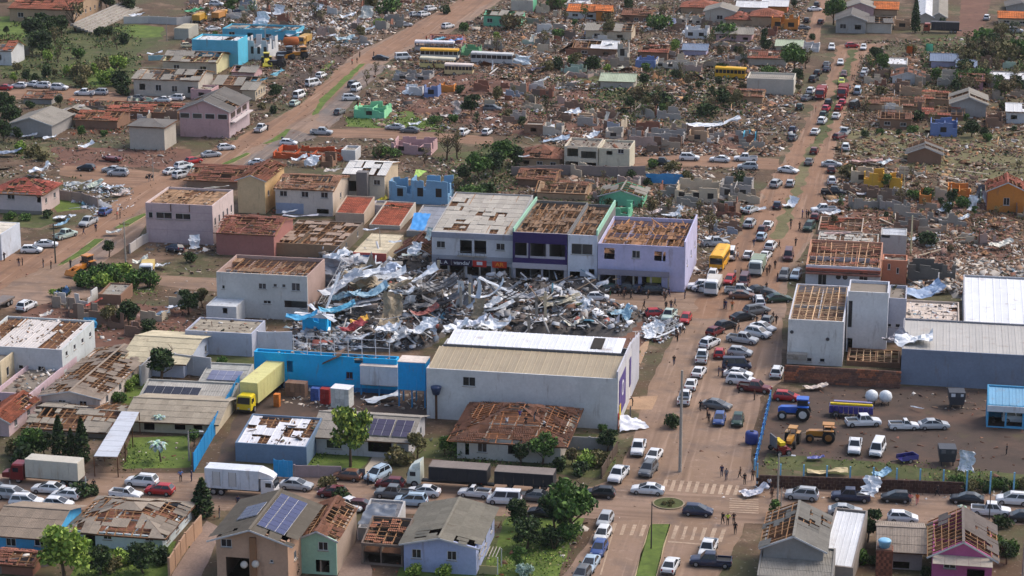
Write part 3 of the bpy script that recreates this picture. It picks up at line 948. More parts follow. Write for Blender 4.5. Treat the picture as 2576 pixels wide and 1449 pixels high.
# grass
for k, (pts, m, jg) in enumerate([
 ([(60,60), (210,75), (330,60), (420,80), (360,130), (340,200), (240,225), (100,205), (0,190), (0,60)], G_DKGRASS, 1.6),
 ([(285,70), (345,62), (412,68), (408,92), (350,95), (285,88)], G_GRASS, .8),
 ([(0,42), (30,40), (75,60), (60,110), (0,105)], G_GRASS, 1.2),
 ([(200,190), (275,185), (280,215), (215,218)], G_GRASS, 1.2),
 ([(40,362), (130,370), (150,405), (40,400)], G_OLIVE, 1.0),
 ([(0,530), (140,535), (150,560), (100,575), (0,570)], G_DKGRASS, .8),
 ([(140,490), (220,500), (230,520), (140,535)], G_GRASS, .8),
 ([(230,680), (400,690), (390,740), (260,730)], G_DKGRASS, 1.0),
 ([(875,295), (975,290), (1080,300), (1120,335), (960,326), (870,318)], G_GRASS, .8),
 ([(990,285), (1040,275), (1050,300), (1000,310)], G_GRASS, .5),
 ([(2140,320), (2600,335), (2600,480), (2320,430), (2120,380)], G_OLIVE, 2.0),
 ([(2150,490), (2230,500), (2240,525), (2140,515)], G_DKGRASS, .8),
 ([(330,1100), (480,1095), (480,1175), (310,1180)], G_GRASS, .3),
 ([(750,1125), (920,1130), (945,1140), (905,1180), (740,1180)], G_GRASS, .3),
 ([(1040,1100), (1560,1090), (1540,1180), (1500,1200), (1350,1190), (1050,1150)], G_DKGRASS, .5),
 ([(1280,1300), (1475,1300), (1420,1400), (1390,1480), (1200,1480)], G_GRASS, .4),
 ([(200,1360), (440,1362), (420,1470), (180,1470)], G_GRASS, .4),
 ([(1010,1420), (1200,1425), (1200,1470), (1000,1470)], G_GRASS, .3),
 ([(1930,1140), (2600,1195), (2600,1225), (1930,1180)], G_DKGRASS, .6),
 ([(1085,395), (1300,360), (1320,430), (1300,480), (1160,490)], G_DKGRASS, 2.0),
 ([(1400,190), (1820,165), (1860,260), (1700,300), (1400,290)], G_DKGRASS, 2.0),
 ([(2320,90), (2600,80), (2600,190), (2450,180), (2330,150)], G_DKGRASS, 1.8),
 ([(520,880), (600,885), (640,905), (640,960), (520,940)], G_DKGRASS, .5),
 ([(330,960), (380,950), (350,1010), (290,1050)], G_GRASS, .3),
 ([(1020,1480), (1290,1310), (1300,1300), (1220,1480)], G_DKGRASS, .4),
]):
 sheet('lawn', pts, .016 + .0012 * (k % 4), m, jag=jg, seed=k)
KERB = mat('pale_kerb', (182,164,128), var=.2, fine=.15)
def kerb_line(name, pts, w=.18, h=.13, m=KERB):
 P = poly_world(pts)
 b = MB()
 for p, q in zip(P[:-1], P[1:]):
  d = q - p
  an = math.atan2(d.y, d.x)
  mid = (p + q) / 2
  b.box(mid.x, mid.y, h / 2, d.length, w, h, Matrix.Translation(mid) @ Matrix.Rotation(an, 4, 'Z') @ Matrix.Translation(-mid))
 return tag(link(name, b.mesh(name, m)), kind='structure')
def median(pts, m=G_GRASS):
 P = [px(*p) for p in pts]
 sheet('median_strip', pts, .13, m, jag=.1)
 kerb_line('kerb', pts + [pts[0]])
K(3,2)
median([(1230,1500), (1320,1180), (1395,935), (1590,935), (1530,1140), (1440,1500)])
K(1,0)
for q in ([(575,1230), (780,1090), (950,960), (1050,960), (850,1110), (640,1215)],
          [(1150,850), (1300,760), (1460,700), (1470,720), (1290,830), (1190,855)],
          [(2200,220), (2350,150), (2480,90), (2520,100), (2350,190), (2240,225)]):
 median(q)
K(0,1)
for q in ([(560,1165), (650,1000), (830,830), (1040,645), (1100,640), (900,840), (720,1010), (620,1140)],
          [(60,1449), (220,1370), (300,1300), (350,1300), (260,1400), (110,1449)],
          [(600,760), (700,640), (800,600), (760,660), (680,740)]):
 sheet('median_strip', q, .05, G_GRASS, jag=.3)
K(0,3)
sheet('median_strip', [(820,500), (900,500), (700,1050), (560,1449), (440,1449), (640,1000)], .05, G_DKGRASS, jag=1.0)
K(1,3)
sheet('median_strip', [(420,0), (530,0), (400,300), (250,700), (140,960), (30,960), (180,600), (320,250)], .05, G_OLIVE, jag=.8)
# the little roundabout at the near crossing
K(3,2)
c = at(1575,725)
ring, n = MB(), 28
for i in range(n):
 a, e = 2 * math.pi * i / n, 2 * math.pi * (i + 1) / n
 R1, R0 = 2.15,1.95
 p = [Vector((math.cos(t) * R, math.sin(t) * R, 0)) for t in (a, e) for R in (R0, R1)]
 z = Vector((0,0, .16))
 ring.quad(p[0] + z, p[1] + z, p[3] + z, p[2] + z)
 ring.quad(p[1], p[3], p[3] + z, p[1] + z)
 ring.quad(p[2], p[0], p[0] + z, p[2] + z)
rb = thing('roundabout', 'small round planted island with a pale kerb in the middle of the crossing', 'roundabout', c)
link('kerb_ring', ring.mesh('kerb_ring', mat('worn_kerb', (150,136,112), var=.3)), rb)
b = MB()
b.quad(*[(math.cos(2 * math.pi * i / n) * 1.96, math.sin(2 * math.pi * i / n) * 1.96, .12) for i in range(n)])
link('planted_bed', b.mesh('planted_bed', G_DKGRASS), rb)
# painted markings: zebra crossings and stop lines
PAINT = mat('road_paint', (176,154,132), var=.3, fine=.3, stain=((150,122,102), .45,1.2))
for k, (x0, x1, ya, yb_, lean, n) in enumerate([(1000,1320,920,1030,-34,4), (1620,2130,945,1075,-36,6), (1520,1860,480,590,-30,5), (1930,2260,520,620,-28,5)]):
 for i in range(n):
  x = x0 + (x1 - x0) * i / max(1, n - 1) * .93
  w = 38
  dy = (x - x0) * .065
  sheet('zebra_stripe', [(x + lean * -.6, ya + dy), (x + w + lean * -.6, ya + dy + 2), (x + w + lean * .6, yb_ + dy + 2), (x + lean * .6, yb_ + dy)], .042, PAINT, jag=.06, seed=i + k)
sheet('stop_line', [(1570,1098), (1905,1126), (1905,1138), (1566,1112)], .042, PAINT, jag=.04)
sheet('edge_line', [(1010,1010), (1022,1010), (900,1440), (884,1440)], .042, PAINT, jag=.05)
for k in range(7):
 y = 668 + k * 22
 sheet('zebra_stripe', [(2190, y), (2480, y + 14), (2480, y + 22), (2186, y + 8)], .042, PAINT, jag=.08, seed=k)
# ------------------------------------------------------------------ thin air haze over the town
hz = bpy.data.materials.new('haze_air')
hz.use_nodes = True
n_ = hz.node_tree.nodes
n_.remove(n_['Principled BSDF'])
v_ = n_.new('ShaderNodeVolumePrincipled')
v_.inputs['Color'].default_value = (.86, .88, .92,1)
v_.inputs['Density'].default_value = .00004
v_.inputs['Anisotropy'].default_value = .3
hz.node_tree.links.new(v_.outputs[0], n_['Material Output'].inputs['Volume'])
q = MB()
q.box(0,1500,57,3400,3400,120)
tag(link('haze', q.mesh('haze', hz)), kind='stuff')
# ------------------------------------------------------------------ buildings, near rows first
GREY = (150,144,134)
LGREY = (176,172,164)
CLAY = (150,86,62)
K(3,0)
house(-60,1216,520,1020, None, 'blue_house', 'small sky-blue house with white barred windows under a weathered grey sheet roof', wall=(84,176,226), depth=10.5, win=[(110,1110,105,80), (400,1110,115,80)],
      roof=dict(t='gable_x', r=1.5, c=(140,126,112), o=.6, miss=.02), rwin=1, frame=mat('white_frame', (225,225,225)))
house(700,1142,1640,985, None, 'white_house', 'long white house whose grey roof sheets are half stripped above its front', wall=(214,224,226), depth=11.5,
      win=[(905,1085,112,150, 'o'), (1080,1045,88,75), (1305,1025,52,38), (1500,1062,88,75)], roof=dict(t='hip', r=1.9, c=(150,138,124), miss=.38, o=.6), rwin=3, inner=mat('pinkish_ceiling', (160,110,88), var=.3), junk=.5)
# beige two-storey house with solar panels (spans two crops)
K()
bh = house(548,1475,727,1352, None, 'beige_house', 'beige two-storey house with satellite dishes and a solar roof', wall=(196,160,134), sidew=(186,150,126), depth=12, rot=0,
           win=[(569,1366,28,20), (598,1428,60,50, 'o'), (697,1362,10,7), (683,1412,9,7), (640,1432,8,40, 'o')], roof=dict(t='gable_y', r=1.5, c=(112,104,92), o=.9, miss=.03), rwin=2)
w, d, h = bh['_w'], bh['_d'], bh['_h']
box('pillar', bh, wallm((150,110,80)), (w * .52,-.16, h / 2 + .2), (.8, .3, h + .4))
for fx, fz in ((.4, .52), (.56, .55)):
 e = link('satellite_dish', None, bh, (w * fx, -.5, h * fz))
 q = MB()
 q.ring_loft([[(math.cos(t) * r_, -.02 - .16 * (1 - r_ / .48), math.sin(t) * r_) for t in [k * math.pi / 6 for k in range(12)]] for r_ in (.48, .3, .1)])
 link('dish', q.mesh('dish', mat('pale_dish', (205,196,184)), True), e, (0,0,0), (rad(-25), 0, rad(15)))
 box('bracket', e, GREYFRAME, (0, .25,-.05), (.06, .5, .06))
SOLAR = mat('solar_cell', (44,48,92), rough=.22, var=.12, fine=.06, rand=.12, spec=.6)
SOLAR2 = mat('solar_cell_dark', (58,50,76), rough=.25, var=.12, fine=.06, rand=.15, spec=.6)
def solar(th, k, u0, v0, nu, nv, su=1.05, sv=1.7, m=SOLAR, skip=()):
 """A solar array laid on the k-th roof face of a house."""
 sl = [c for c in th.children if c.name.startswith('roof_slope')][k]
 for i in range(nu):
  for j in range(nv):
   if (i, j) in skip:
    continue
   p = box('solar_panel', sl, m, (u0 + i * (su + .06), v0 + j * (sv + .06), .24), (su, sv, .05))
   box('panel_frame', sl, FRAME, (u0 + i * (su + .06), v0 + j * (sv + .06), .205), (su + .06, sv + .06, .04))
solar(bh, 0,2.4,2.3,8,2,1.25,1.15)
solar(bh, 0,2.4,4.7,8,1,1.25,1.0)
solar(bh, 1,5.2,3.2,4,2,1.05,1.3)
K(3,1)
house(430,1420,815,1075, None, 'mint_house', 'narrow mint green house over a brick garage with broken clay roof', wall=(158,196,172), sidew=(170,150,134), depth=11.5, rot=-2,
      win=[(675,1150,98,85), (670,1352,140,125, 'o')], roof=dict(t='gable_y', r=1.1, cover='clay', c=(140,96,74), miss=.55, o=.3), junk=.6, rwin=0)
house(1060,1330,1480,1115, None, 'open_shed', 'open timber shed with half stripped clay roof tucked beside the pale violet house', wall=(120,106,96), depth=6, win=[(1270,1240,380,170, 'o')],
      roof=dict(t='shed', r=1.1, p=.1, cover='clay', c=(150,100,76), miss=.5), cat='shed')
house(1030,1090,1390,960, None, 'tarp_covered_shed', 'small white shed behind the open shed covered with a slate grey tarpaulin', wall=(190,188,186), depth=6.5, roof=dict(t='shed', r=1.2, p=.05, c=(120,120,124)), cat='shed', win=[(1140,1040,60,60, 'o')])
tarp([(1020,935), (1390,918), (1420,728), (1120,725)], [3.2,3.2,4.6,4.6], 'grey_tarpaulin', 'crumpled slate grey tarpaulin tied over the white shed roof', (108,116,128), .35)
pv = house(1490,1395,2215,1118, None, 'pale_violet_house', 'pale violet-blue house with two dark windows and long weathered grey roof', wall=(168,178,212), depth=13, rot=-1,
           win=[(1615,1225,95,90), (1970,1245,95,90)], roof=dict(t='gable_y', r=1.0, c=(136,130,116), o=.5, miss=.03), rwin=3)
w, d, h = pv['_w'], pv['_d'], pv['_h']
for i in range(6):
 box('pergola_slat', pv, CONC, (w + .3 + i * .42,1.8,2.5), (.1,3.2, .1))
for y in (.4,3.2):
 box('pergola_post', pv, FRAME, (w + 2.6, y, 1.2), (.12, .12,2.4))
box('porch_wall', pv, wallm((180,166,120)), (w + 1.4, .5, .6), (2.2, .1,1.1))
K(3,3)
gh = house(-60,1560,540,1150, None, 'grey_block_house', 'grey block house with one roof side stripped to its rafters beside white sheets', wall=(150,146,142), depth=11,
           roof=dict(t='gable_y', r=1.6, c=(132,128,120), o=.5, miss=.08, miss2=.75), junk=.2)
house(-120,1700,640,1440, None, 'low_grey_shed', 'low shed with ribbed grey sheet roof along the bottom edge of the view', wall=(140,136,130), depth=7, roof=dict(t='shed', r=1.0, p=.05, c=(140,136,128)), cat='shed')
ws = house(515,1480,850,1330, None, 'white_roof_shed', 'lean-to with a bright white sheet roof next to the grey block house', wall=(150,140,132), depth=12, roof=dict(t='shed', r=2.6, p=.02, cover='metal', c=(222,224,226)), cat='shed', rot=6)
house(1120,1370,1545,1185, None, 'grey_roof_house', 'house with weathered grey roof between brick water tower and pink house', wall=(150,140,136), depth=9, roof=dict(t='gable_x', r=1.2, c=(148,136,124), miss=.05), win=[(1340,1340,160,70, 'o')], rot=-2)
K(3,3)
pk = house(1640,1560,2240,1225, None, 'pink_house', 'bright pink house at the right edge with stripped timber roof', wall=(186,96,142), depth=10.5, win=[(2090,1440,170,120, 'o'), (1830,1330,120,90)],
           roof=dict(t='gable_y', r=1.9, c=(120,110,104), cover='sheet', miss=.35, miss2=.9, o=.7), junk=.3)
w, d, h = pk['_w'], pk['_d'], pk['_h']
for i in range(5):
 box('awning_sheet', pk, sheetm((176,164,150)), (w * (i + .5) / 5,-1.0, h - .25), (w / 5 - .02,2.0, .05), (rad(12), 0,0))
K(3,3)
p = at(1155,1500)
bt = thing('brick_water_tower', 'square dark brick tower carrying a pale blue water tank', 'water tower', p, -GT)
BRICK = [mat('brick', c, var=.15, fine=.2, rand=.3) for c in ((112,68,54), (140,86,66))]
# courses of bricks round the tower, one object per brick
hh_ = 4.5
for c_ in range(11):
 for i in range(6):
  s = -1.0 + (i + .5) * 2.0 / 6
  off = (c_ % 2) * .08
  for (xx, yy, sx, sy) in ((s * .92 + off - .04,-.98, .31, .18), (.98, s * .92 + off - .04, .18, .31)):
   box('brick', bt, BRICK[(i * 7 + c_ * 3) % 2], (xx, yy, .2 + c_ * .4), (sx, sy, .37))
box('core', bt, mat('mortar', (110,84,72)), (0,0, hh_ / 2), (1.86,1.86, hh_))
q = MB()
q.ring_loft([[(math.cos(t) * r_, math.sin(t) * r_, z_) for t in [k * math.pi / 8 for k in range(16)]] for r_, z_ in ((.62, hh_), (.78, hh_ + .75), (.82, hh_ + .8), (.7, hh_ + .95), (.25, hh_ + 1.0))])
link('tank', q.mesh('tank', mat('blue_tank', (136,192,224), rough=.4), True), bt)
# row behind the near street
K(2,0)
house(-260,905,640,570, None, 'white_long_building', 'tall white building with torn white roof sheets above the pink flat house', 'building', wall=(206,206,208), sidew=(200,206,206), depth=14,
      win=[(415,818,72,62), (210,795,52,40)], rwin=4, rz_=.78, rwh=(.9, .8), roof=dict(t='shed', r=.6, p=.35, cover='metal', c=(204,196,190), miss=.45, pal='pale'), junk=.4)
house(-420,1010,20,720, None, 'cream_building', 'cream building at the left edge with a flat roof and narrow side windows', 'building', wall=(206,190,160), depth=15, rwin=3, rwh=(.9,1.4), roof=dict(t='flat', p=.4, cover=None), rz_=.5)
house(-60,1212,312,1045, None, 'pink_flat_house', 'low pink house with a flat grey roof full of debris', wall=(196,172,178), depth=19, win=[(115,1148,30,30), (2,1140,24,34)], roof=dict(t='flat', p=.5, cover=None, pal='pale'), junk=.8, rwin=2)
house(430,1225,1010,1080, None, 'cream_gable_house', 'cream pink gabled house whose long roof has lost its middle', wall=(212,196,184), depth=23, win=[(625,1160,80,65), (835,1170,80,65)], rwin=4,
      roof=dict(t='gable_y', r=.9, c=(160,144,128), miss=.42, o=.4), inner=DKWOOD, junk=.5)
house(1250,870,1850,722, None, 'pale_blue_house', 'pale blue-white house under a smooth beige roof with a round dark tree in front', wall=(186,194,210), depth=15, roof=dict(t='gable_x', r=1.5, c=(188,178,152), o=.7), rwin=2)
house(1872,655,2540,425,290, 'pale_annex', 'long pale grey-blue annex wall with a flat debris-strewn roof', 'building', wall=(178,182,196), roof=dict(t='flat', p=.3, cover='sheet', c=(150,142,128)), junk=.35)
fr = house(1290,1440,2170,1320, None, 'solar_house', 'cream house with grey roof and dark roof panels beside the blue fence', wall=(196,182,156), depth=11, rot=-3, win=[(1810,1385,110,85, 'o'), (1990,1385,90,80, 'o'), (1500,1390,110,80, 'o')],
           roof=dict(t='gable_x', r=1.3, c=(158,148,132), o=.7))
house(1400,1170,2330,1085,985, 'back_wing', 'rear wing with six dark solar panels on its light grey roof', 'house', wall=(170,168,160), roof=dict(t='shed', r=.9, p=.02, c=(172,168,160), size=(2.2,2.4)), rot=-2)
fb = bpy.data.objects['back_wing']
solar(fb, 0,1.0,1.5,6,1,1.35,2.3, mat('dark_panel', (46,46,56), rough=.25, rand=.15))
house(1985,1005,2440,970,830, 'bluish_panel_roof', 'low wing with bluish roof panels against the blue fence', 'house', wall=(180,178,172), roof=dict(t='shed', r=.9, p=.02, c=(168,168,164)), rot=-2)
fb = bpy.data.objects['bluish_panel_roof']
solar(fb, 0,1.6,1.6,4,2,1.2,1.6, mat('bluish_panel', (120,124,150), rough=.3, rand=.1))
free_wall([(1420,985), (1585,835), (2130,900)], 3.2, 'yard_wall', 'tall pale grey yard wall behind the solar-panelled grey roofs', c=(184,184,186))
house(260,1460,1120,1400, None, 'ruined_low_house', 'low roofless house with grey roof debris among dark shrubs', wall=(140,132,122), depth=12, roof=dict(t='gable_x', r=1.0, c=(146,138,126), miss=.5), junk=.5)
house(-160,1480,95,1330, None, 'pink_corner_house', 'pale pink house with clay roof at the left edge', wall=(204,178,178), depth=10, roof=dict(t='gable_y', r=1.0, cover='clay', c=CLAY, miss=.2), rwin=2)
K(3,0)
free_wall([(1705,1449), (1870,1190), (2030,1000)], 2.3, 'tan_boundary_wall', 'tan boundary wall climbing beside the beige house path', c=(176,142,116))
free_wall([(560,1330), (300,1390), (-40,1430)], 1.8, 'grey_yard_wall', 'stained grey yard wall in the bottom left corner', c=(128,118,112))
house(-60,1420,330,1310, None, 'brick_shed_ruin', 'low brick ruin with broken clay roof beneath the sky-blue house', 'ruin', wall=(140,96,80), depth=4, roof=dict(t='gable_x', r=.7, cover='clay', c=(140,90,74), miss=.5), junk=.6)
K(3,1)
free_wall([(390,452), (860,462)], 1.7, 'garden_wall', 'mauve-grey garden wall between the street and the lawn with the two-toned tree', c=(164,146,146))
e = free_wall([(880,468), (1100,474)], 1.5, 'iron_railing', 'dark iron railing continuing the mauve-grey garden wall', 'railing', m=GREYFRAME, T=.05)
K(3,2)
free_wall([(540,170), (1020,190)], 1.9, 'garden_wall', 'grey garden wall at the foot of the hall behind the green garden', c=(150,148,146))
free_wall([(900,470), (1060,200)], 1.6, 'brushwood_fence', 'dark brown fence of the garden along the avenue pavement', 'fence', c=(92,76,64), T=.1, broken=.3)
# long carport roof
K()
P0, P1, P2, P3 = at(236,1147,3.0), at(295,1149,3.0), at(350,1036,3.2), at(306,1034,3.2)
cpx = thing('carport', 'long narrow carport with a pale grey sheet roof beside the lawn', 'carport', (P0.x, P0.y, 0))
n = 9
for i in range(n):
 a, b_, c_, d_ = P0.lerp(P3, i / n), P1.lerp(P2, i / n), P1.lerp(P2, (i + .97) / n), P0.lerp(P3, (i + .97) / n)
 q = MB()
 o_ = Vector((P0.x, P0.y, 0))
 for dz in (0,-.06):
  q.quad(*[tuple(v - o_ + Vector((0,0, dz + .004 * (i % 2)))) for v in ((a, b_, c_, d_) if dz == 0 else (d_, c_, b_, a))])
 q.quad(*[tuple(v - o_) for v in (a + Vector((0,0,-.06)), b_ + Vector((0,0,-.06)), b_, a)])
 link('roof_panel', q.mesh('roof_panel', metm((196,200,208))), cpx)
for t in (0, .33, .66,1):
 for A, B in ((P0, P3), (P1, P2)):
  v = A.lerp(B, t) - o_
  box('post', cpx, DKWOOD, (v.x, v.y, v.z / 2 - .05), (.14, .14, v.z - .1))
# the supermarket block
K(2,1)
BLUE = (36,178,236)
bw = house(-10,985,1420,640, None, 'blue_market_rear', 'bright blue rear wall of the destroyed market with white railing', 'building', wall=BLUE, depth=1.7, win=[(340,790,60,110, 'o'), (1030,725,90,70, 'o'), (940,880,70,70)],
           roof=dict(t='flat', p=.3, cover=None), junk=.8, frame=mat('blue_frame', (20,120,180)))
w, d, h = bw['_w'], bw['_d'], bw['_h']
RAIL = mat('white_rail', (222,222,226), rough=.5, var=.04, fine=.04)
for i in range(8):
 box('rail_post', bw, RAIL, (w * (.28 + .67 * i / 7), .12, h + 1.5), (.09, .09,3.0))
for z in (.5,1.7,2.9):
 box('rail', bw, RAIL, (w * .615, .12, h + z), (w * .67, .05, .06))
box('skirting', bw, wallm((30,120,176)), (w / 2,-.03, .35), (w, .05, .7))
house(545,1010,790,775,725, 'blue_stair_box', 'blue box room with an open dark door against the blue wall', 'building', wall=(60,176,236), win=[(590,860,70,150, 'o'), (720,800,60,30, 'o'), (720,985,90,40, 'o')], roof=dict(t='flat', p=.1, cover=None, dm=mat('brown_slab', (160,118,92))))
def stilt_box(x0, x1, ya, yb_, yg, c, label, depth=3.2):
 K(2,1)
 fl = at(x0, yg)
 gx, gy = gdir()
 w = solve(fl, gx, 'x', px(x1,0)[0])
 z1, z0 = solve(fl, ZV, 'y', px(0, ya)[1]), solve(fl, ZV, 'y', px(0, yb_)[1])
 t = thing('stilt_room', label, 'building', fl, -GT)
 m = wallm(c)
 for i in range(max(2, int(w / 1.4))):
  k = max(2, int(w / 1.4))
  box('wall_panel', t, m, (w * (i + .5) / k, .06, (z0 + z1) / 2), (w / k - .03, .12, z1 - z0))
 box('wall', t, m, (w - .06, depth / 2 + .1, (z0 + z1) / 2), (.12, depth - .2, z1 - z0))
 box('wall', t, m, (.06, depth / 2 + .1, (z0 + z1) / 2), (.12, depth - .2, z1 - z0))
 box('roof_slab', t, mat('pale_slab', (214,200,190)), (w / 2, depth / 2, z1 + .05), (w + .1, depth, .1))
 box('floor_slab', t, CONC, (w / 2, depth / 2, z0 - .06), (w - .1, depth - .1, .1))
 for x in (.12, w / 2, w - .12):
  for y in (.12, depth - .2):
   box('post', t, wallm((60,140,190)), (x, y, z0 / 2), (.2, .2, z0))
stilt_box(1050,1428,785,968,1075, (206,212,220), 'white panelled room raised on posts beside the blue wall')
stilt_box(1432,1708,745,1020,1195, (34,166,232), 'bright blue room raised on posts next to the grey hall')
K(2,1)
hl = None
K()
hl = house(1074,1052,1553,926, None, 'grey_hall', 'large windowless grey hall with beige and white metal roofs by the avenue', 'hall', wall=(212,212,210), sidew=(202,200,200), depth=15, win=[(1180,960,32,23)],
           roof=dict(t='flat', p=.35, cover=None, deck=False))
w, d, h = hl['_w'], hl['_d'], hl['_h']
slope(hl, (.15, .25, h - .2), (1,0,0), (0,8.2,1.0), [(0,0), (w - .4,0), (w - .4,8.26), (0,8.26)], 'metal', metm((164,148,120)), big=1.25, seed=2)
box('roof_step', hl, GREYFRAME, (w / 2 + .2,8.5, h + .7), (w - 1.0, .1, .9))
slope(hl, (1.2,8.6, h + 1.15), (1,0,0), (0,6.0, .5), [(0,0), (w - 2.0,0), (w - 2.0,6.02), (0,6.02)], 'metal', metm((226,228,232)), big=1.25, seed=5)
box('hole_shade_slab', hl, DARK, (w * .835,11.7, h + 1.52), (1.7,4.2, .12), (.083,0,0))  # dark slab lying on the roof, shade of a hole put into its colour
box('parapet', hl, wallm((196,196,204)), (w - .12,7.4, h + .55), (.22,14.8,1.1))
for i in range(3):
 hh_ = h + .7 - i * .5
 box('wall_panel', hl, wallm((188,188,196)), (w - .11,15.02 + 3.1 * (i + .5), hh_ / 2), (.22,3.09, hh_))
PURPLE = mat('purple_banner', (84,70,138), rough=.5, var=.08)
YEL = mat('yellow_banner', (226,196,40), rough=.5, var=.08)
WHT = mat('white_print', (228,228,230), rough=.5, var=.04)
REDS = mat('red_sign', (196,52,44), rough=.5, var=.1)
e = box('wall_banner', hl, PURPLE, (w + .06,4.6, h * .56), (.05,7.0,5.6))
box('banner_band', hl, YEL, (w + .10,2.0, h * .28), (.04,1.4,2.2))
box('banner_band', hl, REDS, (w + .08, .35, h * .16), (.05, .5,2.4))
text_on(hl, 'O', (w + .10,4.8, h * .62), 3.2, WHT, math.pi / 2, squash=.9)
box('wall_banner', hl, PURPLE, (w + .06,13.2, h * .6), (.05,1.6,4.4))
for y in (8.5,12.5):
 box('awning_post', hl, GREYFRAME, (w + 1.6, y * .2,1.5), (.1, .1,3))
K()
bro = house(1150,1153,1410,1098, None, 'brown_roof_house', 'white house before the grey hall with stripped brown hip roof and people on it', wall=(204,200,190), sidew=(186,176,164), depth=14.5, rot=-1,
   win=[(1213,1125,24,26), (1289,1130,22,26, 'o'), (1175,1130,10,30, 'o')], roof=dict(t='hip', r=2.7, cover='clay', c=(100,66,50), miss=.5, o=1.1, wood=woodm((150,100,66))), inner=mat('brown_boards', (112,76,56), var=.3, fine=.25))
sh = house(790,1140,1028,1095, None, 'panel_roof_house', 'white house with a big violet solar array above a car porch', wall=(196,194,196), depth=10.5, win=[(840,1118,40,22), (955,1122,60,32, 'o'), (912,1118,30,24, 'o')],
           roof=dict(t='gable_x', r=1.6, c=(146,140,132), o=.6), rwin=2)
solar(sh, 0,4.6,1.7,6,3,1.2,1.25, SOLAR2, skip=((0,0), (1,0)))
solar(sh, 0,12.4,1.7,2,3,1.2,1.25, SOLAR2)
wb = house(593,1160,772,1113, None, 'slate_blue_house', 'slate blue low building with a bright white metal roof beside the blue gate', 'building', wall=(112,134,158), depth=8.5, roof=dict(t='shed', r=1.3, p=.25, cover='metal', c=(222,222,226), miss=.3, size=(1.5,2.6)), junk=.5)
K(3,0)
# blue fence of upright panels, running back from the street to the market yard
K()
def panel_fence(a, b_, h, c, label, n=24, name='panel_fence', cat='fence'):
 A, B = at(*a), at(*b_)
 t = thing(name, label, cat, A)
 an = math.atan2((B - A).y, (B - A).x)
 L = (B - A).length
 m = mat('painted_panel', c, var=.12, fine=.08, rand=.06, rough=.6)
 for i in range(n):
  q = (B - A) * ((i + .5) / n)
  box('fence_panel', t, m, (q.x, q.y, h / 2 + .1), (L / n - .03, .06, h), (0,0, an))
  if i % 2 == 0:
   q = (B - A) * (i / n)
   box('fence_post', t, m, (q.x, q.y, h / 2 + .15), (.12, .12, h + .2), (0,0, an))
panel_fence((488,1187), (604,985), 2.6, (34,140,200), 'long bright blue panel fence climbing from the street beside the dirt lane', 28)
panel_fence((690,1200), (737,1203), 2.4, (40,150,210), 'short bright blue panel gate behind the white box truck', 4, 'panel_gate', 'gate')
K(1,0)
gw = None
K()
gw = house(548,795,775,684,640, 'grey_white_building', 'grey-white two-storey building with open roof beams beside the collapsed market', 'building', wall=(196,194,190), sidew=(176,150,140),
           win=[(562,722,8,10), (660,720,20,14), (692,718,10,9), (714,719,10,9), (744,722,22,20), (672,760,20,9), (745,766,60,17, 'o'), (600,758,8,10)], roof=dict(t='flat', p=.6, cover='plank', c=(140,110,84), miss=.8), junk=.5, inner=mat('reddish_floor', (136,92,76), var=.3))
house(520,815,596,768,745, 'white_low_annex', 'low white annex with pale flat roof at the foot of the grey-white building', 'building', wall=(204,204,204), roof=dict(t='flat', p=.15, cover='sheet', c=(204,208,212)), win=[(566,782,12,14, 'o')])
# shop row on the middle street
K()
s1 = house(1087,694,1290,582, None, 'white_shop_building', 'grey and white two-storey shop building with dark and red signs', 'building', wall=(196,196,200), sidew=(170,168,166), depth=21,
           win=[(1109,615,22,17), (1172,621,30,33, 'o'), (1208,622,30,33, 'o'), (1259,621,22,18), (1112,680,28,26, 'o'), (1150,680,40,26, 'o'), (1190,681,30,26, 'o'), (1222,682,26,26, 'o'), (1262,684,40,26, 'o')],
           roof=dict(t='shed', r=2.2, p=.15, c=(174,168,158), size=(1.5,2.4), miss=.06))
w, d, h = s1['_w'], s1['_d'], s1['_h']
box('fascia_band', s1, wallm((150,152,160)), (w / 2,-.1, h * .42), (w, .2,1.1))
box('cornice', s1, wallm((150,152,164)), (w / 2,-.06, h - .55), (w + .1, .12,1.0))
box('balcony_slab', s1, CONC, (w * .5,-.45, h * .5), (w * .36, .7, .12))
for i in range(7):
 box('baluster', s1, GREYFRAME, (w * (.34 + .32 * i / 6), -.75, h * .5 + .45), (.06, .05, .8))
box('handrail', s1, GREYFRAME, (w * .5,-.75, h * .5 + .9), (w * .34, .06, .06))
SIGND = mat('dark_sign', (44,34,62), rough=.5, var=.06)
for x0, x1, m, txt, tm, sz in ((.06, .24, SIGND, 'L A', WHT, .85), (.25, .50, SIGND, 'vanda/', WHT, .95), (.51, .68, REDS, '', WHT, .8), (.75, .93, mat('orange_red_sign', (206,60,30), rough=.5), 'AR', mat('orange_print', (240,150,40), rough=.5), 1.0)):
 box('shop_sign', s1, m, (w * (x0 + x1) / 2,-.28, h * .335), (w * (x1 - x0), .12,1.15))
 if txt:
  text_on(s1, txt, (w * (x0 + x1) / 2,-.36, h * .335), sz, tm, squash=1.2)
box('sign_plate', s1, WHT, (w * .595,-.36, h * .345), (w * .07, .04, .6))
for i in range(6):
 box('column', s1, CONC, (w * (.03 + .188 * i), -.2, h * .14), (.22, .22, h * .28))
